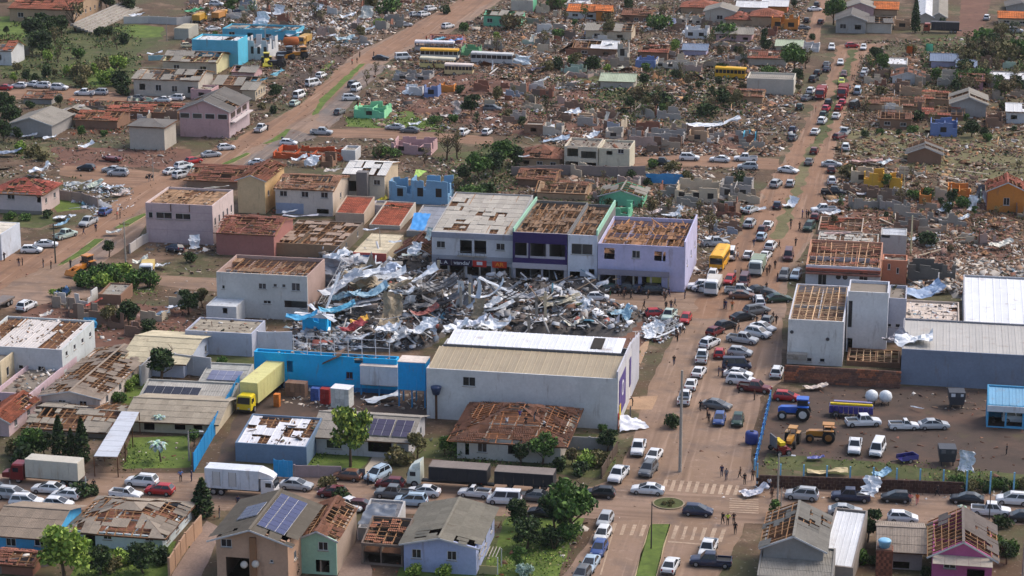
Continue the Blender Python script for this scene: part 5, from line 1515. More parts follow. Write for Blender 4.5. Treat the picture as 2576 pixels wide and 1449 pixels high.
# middle band
hh(1,2,75,235,480,130,9, 'tan', 'tan house with dark brown hip roof and two broken windows', 'hip', 'k', .12, win=3, rise=1.8)
K(1,2)
q = house(525,265,860,20, None, 'cream_ruin', 'cream multi-storey ruin with open floors and columns', 'building', wall=(206,196,178), depth=9, win=[(610,80,110,90, 'o'), (770,110,150,70, 'o'), (600,205,130,60, 'o'), (770,215,150,55, 'o')], roof=dict(t='flat', p=.3, cover=None), junk=.4)
house(870,275,1180,40, None, 'cream_ruin_wing', 'cream wing with one small window and a lean-to on the open ruin', 'building', wall=(206,198,176), depth=9, win=[(1095,75,60,45), (950,240,80,35, 'o'), (980,90,60,40, 'o')], roof=dict(t='flat', p=.3, cover=None), junk=.4)
hh(1,2,1635,585,2070,430,9, 'cream', 'cream walls of a house left roofless near the avenue', 'none', win=3, junk=.8)
hh(1,2,2090,560,2400,400,8, 'grey', 'grey and pink rooms standing open to the avenue', 'none', win=2, junk=.8)
hh(1,2,250,545,740,480,9, 'tan', 'timber roof skeleton behind the shop row', 'gable_x', 'k', .85, rise=1.3)
hh(1,2,880,620,1310,520,8, 'mint', 'mint house under a sagging dark roof behind the lavender shop', 'gable_y', 'g', .5, rise=1.3, win=2)
hh(1,2,980,780,1170,640,7, 'mint', 'mint green wall room between the lavender shop and the mint house', 'none', junk=.8)
hh(1,2,60,420,420,350,9, 'brown', 'dark brown roof wreck below the tan hip-roofed house', 'gable_x', 'k', .5, rise=1.1)
hh(1,3,960,440,1160,290,5, 'yellow', 'ochre yellow wall fragments of a house beside the avenue', 'none', junk=1.0)
hh(1,3,1220,450,1345,335,5, 'yellow', 'pale yellow room corner next to the ochre fragments', 'none', junk=.8)
hh(1,3,830,400,1050,260,4, 'cream', 'cream wall with one window beside the ochre fragments', 'none', win=1, junk=.8)
hh(1,3,1520,600,1640,485,4, 'orange', 'narrow orange wall in the dry field rubble', 'none', junk=.8)
hh(1,3,1805,560,2040,450,6, 'orange', 'orange-brown roofless house in the dry field rubble', 'none', junk=.9)
hh(1,3,2200,680,2600,470,8, 'orange', 'rust orange house with arched brown roof at the right edge', 'gable_y', 'r', .45, rise=1.8, sidew=(170,80,56), win=1)
hh(1,3,1400,190,1740,90,8, 'brown', 'dark red brick shed under spilled roof timber in the dry field', 'gable_y', 'd', .7, rise=1.4, name='shed', cat='shed')
hh(1,1,1340,590,1560,370,4, 'paleblue', 'sky-blue wall sliver of the wrecked blue house', 'none', junk=1.0, win=1)
hh(1,1,1560,600,1930,360,6, 'paleblue', 'wrecked sky-blue house with a dented front and debris before it', 'none', 'b', .5, win=2, junk=1.0)
hh(1,1,860,170,1000,60,5, 'white', 'small white concrete room by the orange ruin', 'flat', 'g', .0)
hh(1,1,650,230,770,110,4, 'brown', 'square grey-brown concrete shaft beside the orange ruin', 'none', junk=.3)
hh(1,1,1360,100,1760,-20,7, 'pink', 'pinkish brick ruin above the scrub', 'none', junk=.9, win=2)
hh(2,0,990,160,1220,60,6, 'brown', 'small shack with flat grey board roof in shrubs', 'shed', 'g', .05, rise=.6, name='shed', cat='shed')
# small box container by the football ground and stands
K(0,0)
e = house(1755,395,1900,285, None, 'cargo_container', 'grey ribbed cargo box parked beyond the bright lawn', 'container', wall=(172,170,160), depth=9, roof=dict(t='flat', p=.0, cover='sheet', c=(186,176,150)))
A = at(850,300)
st = thing('bleachers', 'pale stepped concrete bleachers beside the bright lawn', 'bleachers', A, -GT)
for i in range(6):
 box('step', st, CONC, (4.0 - i * 1.1,16, .35 + i * .4), (1.05,44, .5))
free_wall([(1250,240), (1500,235), (1780,250), (1930,235)], 2.2, 'boundary_wall', 'long pale boundary wall behind the bright lawn', c=(196,192,188))
free_wall([(130,590), (300,560)], 2.0, 'plank_fence', 'grey plank fence next to the white house in the field', c=(140,134,126))
free_wall([(1385,590), (1500,610), (1720,600)], 2.6, 'torn_blue_wall', 'torn pale blue wall curling up beside the wrecked grey roofs', c=(150,196,206), broken=.5)
K(1,2)
free_wall([(0,330), (500,310), (1070,330), (1340,320)], 2.2, 'grey_boundary_wall', 'long dark grey boundary wall above the shop row', c=(140,128,122))
tarp([(1340,300), (1400,395), (1740,400), (1720,300)], [2.5, .4, .4,2.5], 'blue_tarpaulin', 'large oval blue tarpaulin spread over debris near the upper street', (56,146,206), .25)
K(2,2)
tarp([(1085,1449), (1090,1270), (1300,1320), (1380,1400)], [.3,2.2,1.2, .3], 'white_tarpaulin', 'torn white sheet spread on the ground at the corner of the hall', (226,228,236), .3)
K(0,3)
tarp([(1390,530), (1450,540), (1455,470), (1400,465)], [.4, .4,2.6,2.6], 'orange_tarpaulin', 'bright orange tarpaulin hung in the debris at the upper right', (226,110,40), .15)
tarp([(1590,510), (1660,520), (1660,440), (1590,440)], [.4, .4,2.4,2.4], 'green_tarpaulin', 'green tarpaulin hung in the debris at the upper right', (80,170,130), .15)
K(1,1)
tarp([(1590,320), (1640,330), (1720,270), (1610,255)], [2.4,2.4,3.2,3.2], 'lime_tarpaulin', 'small lime green tarpaulin above the wrecked blue house', (190,226,110), .15)
# ------------------------------------------------------------------ vehicles
TYRE = mat('tyre_rubber', (34,33,33), rough=.85, var=.1)
RIM = mat('rim_metal', (150,150,152), rough=.4, var=.1, metal=.4)
LAMP = mat('lamp_glass', (220,222,226), rough=.2, var=.05, spec=.6)
TAIL = mat('tail_lamp', (150,24,22), rough=.25, var=.05)
BUMP = mat('dark_plastic', (48,48,50), rough=.6, var=.1)
PLATE = mat('number_plate', (190,190,192), rough=.5, var=.02)
def paint(c):
 return mat('car_paint', c, rough=.32, var=.06, scale=.8, fine=.07, fscale=2.5, spec=.5, stain=((140,112,92), .22, .9))
CARC = {'white': (222,224,226), 'silver': (176,180,184), 'grey': (104,108,112), 'black': (34,36,40), 'dark blue': (40,48,74), 'blue': (58,84,140), 'red': (176,34,38), 'dark red': (104,30,34), 'maroon': (88,48,54),
  'dark green': (36,66,54), 'pale blue': (170,190,206), 'pale green': (186,204,194), 'yellow': (228,178,38), 'lime': (180,190,60), 'brown': (120,82,62), 'pink-red': (196,50,76), 'beige': (206,194,160), 'orange': (204,120,50)}
def wheel_mesh(r, w, n=14):
 b = MB()
 b.ring_loft([[(math.cos(t) * q, y, math.sin(t) * q) for t in [k * 2 * math.pi / n for k in range(n)]] for q, y in ((r * .86,-w / 2), (r, -w * .38), (r, w * .38), (r * .86, w / 2))])
 t_ = b.mesh('tyre', TYRE, True)
 b = MB()
 b.ring_loft([[(math.cos(t) * q, y, math.sin(t) * q) for t in [k * 2 * math.pi / n for k in range(n)]] for q, y in ((r * .62,-w / 2 - .005), (r * .2,-w / 2 - .03))])
 b.ring_loft([[(math.cos(t) * q, y, math.sin(t) * q) for t in [k * 2 * math.pi / n for k in range(n)]] for q, y in ((r * .2, w / 2 + .03), (r * .62, w / 2 + .005))])
 return t_, b.mesh('rim', RIM)
_wh = {}
def wheels(par, xs, y, r=.32, w=.21, rims=True):
 if (r, w) not in _wh:
  _wh[(r, w)] = wheel_mesh(r, w)
 t_, m_ = _wh[(r, w)]
 for x in xs:
  for s in (-1,1):
   o = link('wheel', t_, par, (x, s * y, r))
   if rims:
    link('rim', m_, o)
def body_rings(st):
 out = []
 for x, zb, zt, hw in st:
  zm = zb + (zt - zb) * .52
  out.append([(x, -hw * .92, zb), (x, -hw, zm - .05), (x, -hw * .99, zm + .12), (x, -hw * .9, zt - .02), (x, -hw * .6, zt + .03), (x, hw * .6, zt + .03), (x, hw * .9, zt - .02), (x, hw * .99, zm + .12), (x, hw, zm - .05), (x, hw * .92, zb)])
 return out
def frustum_panel(b, q, k=.86, off=.012):
 q = [Vector(p) for p in q]
 c = sum(q, Vector()) / len(q)
 n = (q[1] - q[0]).cross(q[-1] - q[0]).normalized()
 p = [c + (v - c) * k + n * off for v in q]
 b.quad(*p)
 b.quad(*[v - n * .03 for v in reversed(p)])
SPEC = {  # length, half width, height, belt, greenhouse base x0 x1, roof x0 x1, bonnet height
 'hatchback': (3.95, .86,1.52, .96,-1.90,1.20,-1.45, .10, .92),
 'sedan': (4.5, .88,1.48, .96,-1.85,1.25,-.95, .10, .92),
 'suv': (4.45, .93,1.70,1.05,-2.12,1.30,-1.75, .30,1.02),
 'van': (4.6, .92,2.0,1.05,-2.25,1.75,-2.15,1.2,1.0),
 'pickup': (5.2, .93,1.80,1.05,-.75,1.35,-.55, .7,1.02),
 'small pickup': (4.4, .84,1.55, .95,-.15,1.05,-.05, .45, .9),
}
_glass, _pt = {}, {}
def make_car(kind, c):
 L, hw, H, belt, g0, g1, r0, r1, bon = SPEC[kind]
 e = link('parked_car', None)
 e.empty_display_size = .3
 if kind not in _pt:
  pick = 'pickup' in kind
  b = MB()
  x0, x1 = -L / 2, L / 2
  st = [(x0, .42, belt - .12 if not pick else .78, hw * .92), (x0 + .12, .26, belt - .02 if not pick else .80, hw)]
  if pick:
   st += [(g0 - .04, .25, .80, hw), (g0, .25, belt, hw)]
  st += [(g1 - .1, .25, belt, hw), (g1 + .05, .25, belt - .01, hw * .99), (x1 - .35, .27, bon - .06, hw * .97), (x1 - .1, .3, bon - .16, hw * .92), (x1, .38, bon - .32, hw * .84)]
  b.ring_loft(body_rings(st))
  # cabin
  A = hw * .9
  R_ = hw * .70
  base = [(g0,-A, belt), (g1,-A, belt), (g1, A, belt), (g0, A, belt)]
  roof = [(r0,-R_, H - .04), (r1,-R_, H - .04), (r1, R_, H - .04), (r0, R_, H - .04)]
  topr = [(r0 + .2,-R_ * .7, H), (r1 - .2,-R_ * .7, H), (r1 - .2, R_ * .7, H), (r0 + .2, R_ * .7, H)]
  b.ring_loft([base, roof, topr])
  if pick:
   for s in (-1,1):
    b.box((x0 + g0) / 2 + .05, s * (hw - .06), .92, g0 - x0 - .15, .08, .28)
   b.box(x0 + .08,0, .92, .08, hw * 2 - .1, .28)
  _pt[kind] = (b, base, roof)
  g = {}
  for nm, idx in (('windscreen', (1,2)), ('rear_window', (3,0)), ('side_window', (0,1)), ('side_window2', (2,3))):
   i, j = idx
   quad = [base[i], base[j], roof[j], roof[i]]
   q = MB()
   if nm.startswith('side'):
    # split by the door pillars
    def P(s, t):
     a = Vector(quad[0]).lerp(Vector(quad[1]), s)
     c_ = Vector(quad[3]).lerp(Vector(quad[2]), s)
     return a.lerp(c_, t)
    cuts = [(.07, .48), (.52, .93)] if kind != 'small pickup' else [(.1, .9)]
    for s0, s1 in cuts:
     frustum_panel(q, [P(s0, .12), P(s1, .12), P(s1, .9), P(s0, .9)], 1.0)
   else:
    frustum_panel(q, quad, .87)
   g[nm] = q.mesh('glass', GLASS)
  _glass[kind] = g
 key = (kind, c)
 if key not in _pt:
  _pt[key] = _pt[kind][0].mesh('body', paint(CARC[c]))
 link('body', _pt[key], e)
 for nm, me in _glass[kind].items():
  link(nm.rstrip('2'), me, e)
 wr = .31 if kind in ('hatchback', 'sedan', 'small pickup') else .37
 wheels(e, (-L / 2 + .78, L / 2 - .82), hw - .08, wr, .22)
 for s in (-1,1):
  box('headlight', e, LAMP, (L / 2 - .12, s * hw * .66, bon - .26), (.16, .34, .16))
  box('tail_light', e, TAIL, (-L / 2 + .04, s * hw * .78, belt - .22), (.1, .2, .3))
  box('wing_mirror', e, BUMP, (g1 - .25, s * (hw + .05), belt + .08), (.12, .16, .12))
 box('bumper', e, BUMP, (L / 2 - .04,0, .40), (.12, hw * 1.5, .16))
 box('bumper', e, BUMP, (-L / 2 + .03,0, .42), (.12, hw * 1.6, .16))
 box('grille', e, BUMP, (L / 2 - .03,0, bon - .34), (.06, hw * .8, .10))
 box('number_plate', e, PLATE, (-L / 2 - .035,0, .55), (.02, .4, .13))
 if kind == 'suv':
  for s in (-1,1):
   box('roof_rail', e, BUMP, ((r0 + r1) / 2, s * hw * .62, H + .05), ((r1 - r0) * .9, .05, .05))
 if 'pickup' in kind:
  box('load_bed', e, BUMP, ((-L / 2 + g0) / 2 + .06,0, .845), (g0 + L / 2 - .22, hw * 2 - .26, .02))
 return e
_protos = {}
def spawn(key, maker):
 if key not in _protos:
  _protos[key] = maker()
  return _protos[key]
 return copy_tree(_protos[key])
def place(o, x, y, hd, dz=0.0):
 p = at(x, y)
 o.location = (p.x, p.y, .035 + dz)
 o.rotation_euler = (0,0,-GT + rad(hd))
 return p
def car(x, y, kind, c, hd, where, axis='x', desc=None, tilt=None, grp=None):
 """One car: crop position of the middle of its footprint, kind, colour, heading in street degrees."""
 o = spawn((kind, c), lambda: make_car(kind, c))
 place(o, x, y, hd + rnd.uniform(-4,4))
 if tilt:
  o.rotation_euler = (rad(tilt[0]), rad(tilt[1]), o.rotation_euler[2])
 o['category'] = {'van': 'van', 'pickup': 'pickup', 'small pickup': 'pickup'}.get(kind, 'car')
 o['group'] = grp or 'vehicles ' + where
 kn = {'suv': 'SUV'}.get(kind, kind)
 enrol(o, f'{desc + " " if desc else ""}{c} {kn}', where, axis, px(x, y))
 return o
BS, NS = 'on the near street, left part', 'on the near street by the trucks'
K(3,0)
for q in ((130,670, 'suv', 'silver', 0), (490,610, 'sedan', 'white', 180), (665,675, 'hatchback', 'white', 180), (270,745, 'suv', 'white', 0), (590,765, 'hatchback', 'white', 0), (1430,540, 'suv', 'white', 180), (1610,625, 'hatchback', 'red', 180), (1270,665, 'small pickup', 'white', 0), (-60,600, 'sedan', 'black', 0)):
 car(*q, BS)
K(3,1)
for q in ((410,575, 'sedan', 'silver', 0), (770,650, 'hatchback', 'dark red', 180, 'leaf-covered'), (960,770, 'sedan', 'white', -30), (1080,790, 'hatchback', 'maroon', 0), (1225,470, 'suv', 'pale blue', 250), (1690,640, 'sedan', 'white', 180),
          (1390,660, 'pickup', 'grey', 180), (1560,735, 'suv', 'pale blue', 180), (2200,650, 'small pickup', 'white', 180), (2500,720, 'van', 'white', 180), (1350,560, 'hatchback', 'dark red', 180), (920,480, 'hatchback', 'brown', 180, 'crushed')):
 car(*q[:5], NS, desc=q[5] if len(q) > 5 else None)
CR, NB, RB = 'at the near crossing', 'parked by the near median strip', 'on the near street, right part'
K(3,2)
for q in ((225,690, 'sedan', 'grey', 180), (890,655, 'hatchback', 'black', 180), (330,850, 'sedan', 'black', 180), (1270,200, 'pickup', 'white', 268), (1425,280, 'sedan', 'white', 265), (1370,420, 'suv', 'grey', 262), (1070,470, 'pickup', 'white', 265), (1365,620, 'sedan', 'white', 180), (1870,835, 'hatchback', 'dark blue', -4)):
 car(*q, CR)
for q in ((935,930, 'hatchback', 'silver', 268), (910,1075, 'hatchback', 'white', 268), (875,1220, 'hatchback', 'blue', 266), (785,1370, 'sedan', 'pale blue', 264), (1595,1385, 'sedan', 'white', 88), (1970,1220, 'pickup', 'white', 268), (2000,1345, 'pickup', 'dark blue', 180), (700,1480, 'hatchback', 'grey', 264)):
 car(*q, NB, 'y')
K(3,3)
for q in ((340,675, 'suv', 'silver', 180), (830,690, 'pickup', 'dark blue', 180), (1285,700, 'hatchback', 'black', 180), (775,835, 'sedan', 'silver', 0), (1355,905, 'hatchback', 'white', 0), (2000,715, 'sedan', 'black', 180), (2460,725, 'suv', 'white', 180), (2240,835, 'pickup', 'white', 0), (2600,900, 'sedan', 'black', 0)):
 car(*q, RB)
YD = 'in the machinery yard'
for q in ((872,185, 'pickup', 'white', 268), (1100,215, 'van', 'white', 262)):
 car(*q, YD)
K(2,3)
for q in ((955,1385, 'pickup', 'white', 18), (1365,1420, 'small pickup', 'white', 14), (1665,1415, 'sedan', 'silver', 16), (185,1130, 'hatchback', 'red', 0), (2510,1350, 'van', 'white', 0)):
 car(*q, YD)
car(90,885, 'suv', 'white', 90, 'against the brick wall')
# the avenue, near part
AL, AR, AX = "in the avenue's parked row", 'in the crowd of vehicles beside the white block', 'near the middle crossing'
K(2,2)
for q in ((1735,1145, 'pickup', 'white', 88), (1800,1005, 'sedan', 'white', 86), (1880,880, 'sedan', 'white', 86), (1910,730, 'pickup', 'white', 88), (2085,690, 'hatchback', 'red', 92), (1990,590, 'suv', 'white', 70), (2045,470, 'hatchback', 'dark red', 66), (2150,410, 'hatchback', 'black', 50), (2320,325, 'sedan', 'black', 40), (2455,262, 'suv', 'grey', 40)):
 car(*q, AL, 'y')
for q in ((2320,550, 'pickup', 'silver', -14), (2475,490, 'suv', 'white', -22), (2525,430, 'sedan', 'white', -28), (2295,680, 'hatchback', 'silver', -8), (2260,815, 'van', 'dark blue', 10), (2275,900, 'sedan', 'white', -12), (2300,965, 'suv', 'white', -8), (2440,1040, 'pickup', 'dark red', -10), (2570,360, 'hatchback', 'grey', 80)):
 car(*q, AR, 'y')
for q in ((2060,1215, 'sedan', 'grey', -14, 'long'), (2085,1360, 'hatchback', 'blue', 268), (2270,1370, 'hatchback', 'dark green', 268)):
 car(*q[:5], 'on the avenue before the yard', 'x', desc=q[5] if len(q) > 5 else None)
for q in ((865,125, 'hatchback', 'white', 8), (1745,345, 'hatchback', 'red', 265), (1580,310, 'pickup', 'pale green', 265), (1455,290, 'hatchback', 'red', 20), (2480,165, 'suv', 'white', 100), (1940,45, 'suv', 'white', 160)):
 car(*q, AX)
for q in ((1140,45, 'pickup', 'black', 8), (1290,50, 'sedan', 'dark blue', -6), (1440,60, 'suv', 'black', 4), (1010,40, 'hatchback', 'dark green', 14)):
 car(*q, 'before the lavender shop', desc='dusty')
def Z(x, y):                      # the enlarged crop of the crowded avenue
 return 1717.3 + x * .3055,563.5 + y * .3055
K()
AM = 'on the avenue beyond the middle crossing'
for q in ((245,445, 'hatchback', 'white', 268), (160,540, 'pickup', 'white', 180), (385,490, 'hatchback', 'red', 262), (505,500, 'van', 'maroon', 266), (465,575, 'pickup', 'silver', 0), (490,615, 'sedan', 'brown', 0), (630,672, 'suv', 'white', 96), (612,735, 'sedan', 'grey', 30),
          (645,352, 'hatchback', 'white', 266), (682,285, 'sedan', 'white', 80), (725,208, 'suv', 'white', 82), (395,285, 'van', 'white', 268), (270,180, 'pickup', 'silver', 20), (540,280, 'sedan', 'white', 90), (648,128, 'hatchback', 'pale blue', 84), (660,70, 'hatchback', 'maroon', 84),
          (870,290, 'van', 'maroon', 268), (835,450, 'suv', 'grey', 266), (930,450, 'hatchback', 'pale blue', 268), (545,22, 'sedan', 'silver', 84), (700,32, 'sedan', 'white', 84), (1040,50, 'suv', 'dark green', 262)):
 car(*Z(q[0], q[1]), *q[2:], AM, 'y')
for q in ((620,570, 'sedan', 'black', 40), (725,610, 'hatchback', 'black', 0), (790,640, 'sedan', 'dark green', 20)):
 car(*Z(q[0], q[1]), *q[2:], 'wrecked by the rafter-roofed white block', 'x', tilt=(rnd.uniform(-12,12), rnd.uniform(-8,8)))
AU = 'on the upper avenue'
K(1,3)
for q in ((465,95, 'hatchback', 'dark red', 86), (412,205, 'sedan', 'grey', 86), (205,290, 'sedan', 'white', -24), (80,430, 'suv', 'silver', 75), (222,425, 'hatchback', 'silver', 88), (90,645, 'hatchback', 'dark blue', 90), (640,230, 'sedan', 'silver', 0), (635,285, 'hatchback', 'maroon', 90), (640,400, 'suv', 'white', 90), (660,510, 'pickup', 'black', 0),
          (560,690, 'pickup', 'white', 200), (470,765, 'hatchback', 'dark red', 90), (780,60, 'suv', 'white', 88)):
 car(*q, AU, 'y')
K(0,3)
for q in ((640,500, 'suv', 'white', 268), (845,480, 'hatchback', 'red', 20), (960,500, 'hatchback', 'white', 268), (728,650, 'sedan', 'white', 268), (762,770, 'hatchback', 'maroon', 268), (500,755, 'hatchback', 'black', 80), (590,670, 'sedan', 'grey', 80), (590,718, 'sedan', 'dark blue', 80), (460,820, 'suv', 'black', 80), (738,845, 'hatchback', 'lime', 268), (790,905, 'hatchback', 'grey', 84), (960,775, 'hatchback', 'silver', 84), (975,735, 'sedan', 'white', 84), (430,940, 'suv', 'white', 84), (562,910, 'hatchback', 'white', 88), (395,1010, 'sedan', 'grey', 60), (745,1055, 'hatchback', 'pink-red', 84), (605,1060, 'suv', 'black', 84), (585,1115, 'hatchback', 'pink-red', 84), (710,1110, 'hatchback', 'red', 84), (320,1100, 'hatchback', 'dark green', 84), (870,1090, 'van', 'black', 70), (900,945, 'van', 'pale blue', 86), (685,1190, 'sedan', 'white', 86), (560,1178, 'hatchback', 'dark green', 84), (545,1242, 'suv', 'white', 84), (475,1350, 'sedan', 'white', 84), (250,1330, 'hatchback', 'dark blue', 84), (250,1410, 'hatchback', 'grey', 84), (770,1360, 'pickup', 'silver', 80), (720,1400, 'hatchback', 'dark red', 60)):
 car(*q, AU + ' towards the far crossing', 'y')
for q in ((350,300, 'sedan', 'grey', 20), (390,225, 'hatchback', 'black', 84), (470,112, 'sedan', 'white', 30), (530,240, 'hatchback', 'maroon', 84), (490,70, 'suv', 'black', 84), (2490,330, 'suv', 'silver', 0), (2200,200, 'suv', 'white', 84)):
 car(*q, 'beyond the far dirt crossing', 'y')
# upper street row
K(1,2)
for q in ((1785,165, 'suv', 'white', 0), (2090,180, 'sedan', 'white', 180), (2350,172, 'pickup', 'white', 180), (2370,255, 'suv', 'silver', 180), (1500,215, 'pickup', 'black', 0)):
 car(*q, 'on the dirt upper street')
for q in ((2400,690, 'sedan', 'silver', 70), (2395,830, 'suv', 'silver', 84)):
 car(*q, 'at the debris edge above the bus', 'y')
# left avenue
LA = 'along the left avenue'
K(1,0)
for q in ((320,1095, 'hatchback', 'white', 8), (465,1040, 'sedan', 'white', 20), (660,945, 'pickup', 'pale green', 70), (890,815, 'pickup', 'silver', 262), (1060,710, 'hatchback', 'blue', 84), (870,268, 'hatchback', 'black', 180), (1130,285, 'sedan', 'silver', 178), (1190,320, 'suv', 'silver', 182), (2125,130, 'sedan', 'silver', 30), (2280,60, 'hatchback', 'white', 30)):
 car(*q, LA, 'y')
for q in ((1735,300, 'sedan', 'white', 60), (1850,250, 'suv', 'white', 60), (1830,340, 'suv', 'white', 62), (1960,275, 'hatchback', 'pale green', 60), (1950,195, 'hatchback', 'red', 50, 'wrecked'), (1850,300, 'hatchback', 'silver', 60)):
 car(*q[:5], 'in the cluster at the left corner', 'y', desc=q[5] if len(q) > 5 else None)
car(1755,1085, 'hatchback', 'dark blue', 150, 'below the pale pink block', desc='crushed', tilt=(14,6))
car(1130,175, 'sedan', 'dark red', 170, 'upside down in the red soil plot', desc='rusty', tilt=(180,0)).location.z = 1.3
K(2,0)
car(270,215, 'suv', 'white', 82, 'beside the flatbed at the left edge')
K(0,0)
for q in ((40,905, 'sedan', 'red', 180), (330,870, 'sedan', 'white', 180), (425,885, 'suv', 'white', 180), (600,905, 'suv', 'white', 0), (855,960, 'pickup', 'white', 180), (1000,955, 'suv', 'silver', 180), (190,885, 'hatchback', 'white', 180), (1375,1010, 'sedan', 'grey', 180), (1635,1028, 'sedan', 'white', 180), (1770,1012, 'suv', 'white', 180)):
 car(*q, 'parked along the scrub field')
for q in ((2145,310, 'sedan', 'white', 40), (2180,60, 'suv', 'white', 0), (2400,140, 'sedan', 'dark blue', 20), (1980,450, 'hatchback', 'dark red', 10), (1890,480, 'hatchback', 'beige', 20)):
 car(*q, 'near the yellow trucks at top left')
K(0,1)
for q in ((655,785, 'suv', 'white', 86), (575,865, 'van', 'white', 60), (435,985, 'van', 'white', 84), (390,1065, 'hatchback', 'pale green', 84), (980,870, 'suv', 'grey', 84), (1010,915, 'van', 'white', 84), (955,1010, 'suv', 'white', 20), (842,1150, 'hatchback', 'grey', 84), (1255,605, 'sedan', 'black', 0), (1500,268, 'sedan', 'silver', 30), (1690,165, 'suv', 'white', 60), (1755,110, 'suv', 'white', 60), (1600,165, 'hatchback', 'silver', 60), (1930,285, 'suv', 'white', 60), (50,1320, 'pickup', 'white', 84), (1480,600, 'van', 'white', 30)):
 car(*q, 'by the left avenue, far part', 'y')
for q in ((660,1355, 'pickup', 'silver', 0), (1400,1305, 'sedan', 'silver', 178), (1550,1335, 'sedan', 'grey', 176), (2090,1360, 'suv', 'white', 84), (2325,1355, 'hatchback', 'white', 84), (2380,1120, 'suv', 'grey', 0)):
 car(*q, 'on the lane by the mint green house')
K(1,1)
for q in ((30,215, 'sedan', 'white', 0), (330,15, 'hatchback', 'white', 0)):
 car(*q, 'by the orange ruin')
# ------------------------------------------------------------------ lorries, buses, machines
def truck(x, y, hd, label, cabc, boxc, L=8.0, H=2.7, kind='cabover', doors=False, name='box_truck', cat='truck', gap=.35, cw=2.3, bh=1.05, boxm=None):
 e = thing(name, label, cat, (0,0,0))
 place(e, x, y, hd)
 cm, bm = paint(cabc), boxm or mat('box_paint', boxc, rough=.55, var=.1, fine=.08, stain=((150,120,96), .3, .6), streak=True)
 cl = 1.9 if kind == 'cabover' else 2.0
 xc = L / 2 + gap + cl / 2
 b = MB()
 st = [(xc - cl / 2, .55,2.75,1.18), (xc + cl / 2 - .35, .55,2.72,1.18), (xc + cl / 2 - .08, .55,1.9,1.15), (xc + cl / 2, .5,1.2,1.1)]
 b.ring_loft([[(x_, -w_, zb), (x_, -w_, zt * .6), (x_, -w_ * .96, zt - .15), (x_, -w_ * .7, zt), (x_, w_ * .7, zt), (x_, w_ * .96, zt - .15), (x_, w_, zt * .6), (x_, w_, zb)] for x_, zb, zt, w_ in st])
 link('cab', b.mesh('cab', cm), e)
 q = MB()
 frustum_panel(q, [(xc + cl / 2 - .02,-1.05,1.5), (xc + cl / 2 - .02,1.05,1.5), (xc + cl / 2 - .26, .98,2.5), (xc + cl / 2 - .26,-.98,2.5)], .96, .07)
 link('windscreen', q.mesh('windscreen', GLASS), e)
 for s in (-1,1):
  box('side_window', e, GLASS, (xc + .1, s * 1.17,1.95), (.8, .05, .6))
  box('headlight', e, LAMP, (xc + cl / 2, s * .85, .85), (.08, .3, .2))
  box('wing_mirror', e, BUMP, (xc + cl / 2 - .1, s * 1.35,1.9), (.1, .16, .4))
 box('bumper', e, BUMP if boxc[0] < 240 else cm, (xc + cl / 2 + .02,0, .5), (.14,2.2, .3))
 if kind == 'bonnet':
  b = MB()
  b.ring_loft([[(xc + cl / 2 - .05,-.85, .6), (xc + cl / 2 - .05,-.85,1.5), (xc + cl / 2 - .05, .85,1.5), (xc + cl / 2 - .05, .85, .6)], [(xc + cl / 2 + 1.3,-.75, .6), (xc + cl / 2 + 1.3,-.75,1.25), (xc + cl / 2 + 1.3, .75,1.25), (xc + cl / 2 + 1.3, .75, .6)]])
  link('bonnet', b.mesh('bonnet', cm), e)
 box('chassis', e, BUMP, (.3,0, .75), (L + 2.2, .9, .22))
 bx = link('cargo_box', None, e, (0,0, bh))
 n = max(3, round(L / 1.25))
 for i in range(n):
  for s in (-1,1):
   box('side_panel', bx, bm, (-L / 2 + L * (i + .5) / n, s * cw / 2, H / 2), (L / n - .03, .06, H))
  box('roof_panel', bx, bm, (-L / 2 + L * (i + .5) / n, 0, H), (L / n - .02, cw, .06))
 box('end_panel', bx, bm, (-L / 2,0, H / 2), (.06, cw - .06, H - .06))
 box('end_panel', bx, bm, (L / 2,0, H / 2), (.06, cw - .06, H - .06))
 box('floor_panel', bx, BUMP, (0,0, .0), (L, cw, .1))
 if doors:
  for xx in (-.28, .02):
   for s in (-1,1):
    f = box('side_door', bx, FRAME, (xx * L, s * (cw / 2 + .035), H * .5), (.95, .03, H * .72))
    box('door_seam', bx, GREYFRAME, (xx * L - .5, s * (cw / 2 + .04), H * .5), (.05, .03, H * .74))
    box('door_seam', bx, GREYFRAME, (xx * L + .5, s * (cw / 2 + .04), H * .5), (.05, .03, H * .74))
 wheels(e, (-L / 2 + 1.1,-L / 2 + 2.2, L / 2 + gap + .8), cw / 2 - .18, .5, .34)
 return e
K(3,0)
truck(560,520,178, 'red bonneted truck with a long pale rust-edged cargo box near the carport', (120,34,36), (196,190,176), 7.6,2.55, 'bonnet')
K()
truck(590,1242,0, 'white refrigerated box truck with side doors parked by the blue gate', (222,222,224), (214,220,228), 7.4,2.75, doors=True)
e = bpy.data.objects['box_truck.001']
b = MB()
b.ring_loft([[(3.75,-1.1,2.75), (3.75,-1.1,3.85), (3.75,1.1,3.85), (3.75,1.1,2.75)], [(5.2,-1.0,2.75), (5.2,-.9,3.3), (5.2, .9,3.3), (5.2,1.0,2.75)], [(5.8,-.9,2.75), (5.8,-.8,2.9), (5.8, .8,2.9), (5.8, .9,2.75)]])
link('air_deflector', b.mesh('air_deflector', paint((222,222,224))), e)
truck(668,996,265, 'yellow lorry with a long pale yellow trailer beside the blue market wall', (232,206,40), (214,208,140), 13.0,3.1, cw=2.8)
K(3,1)
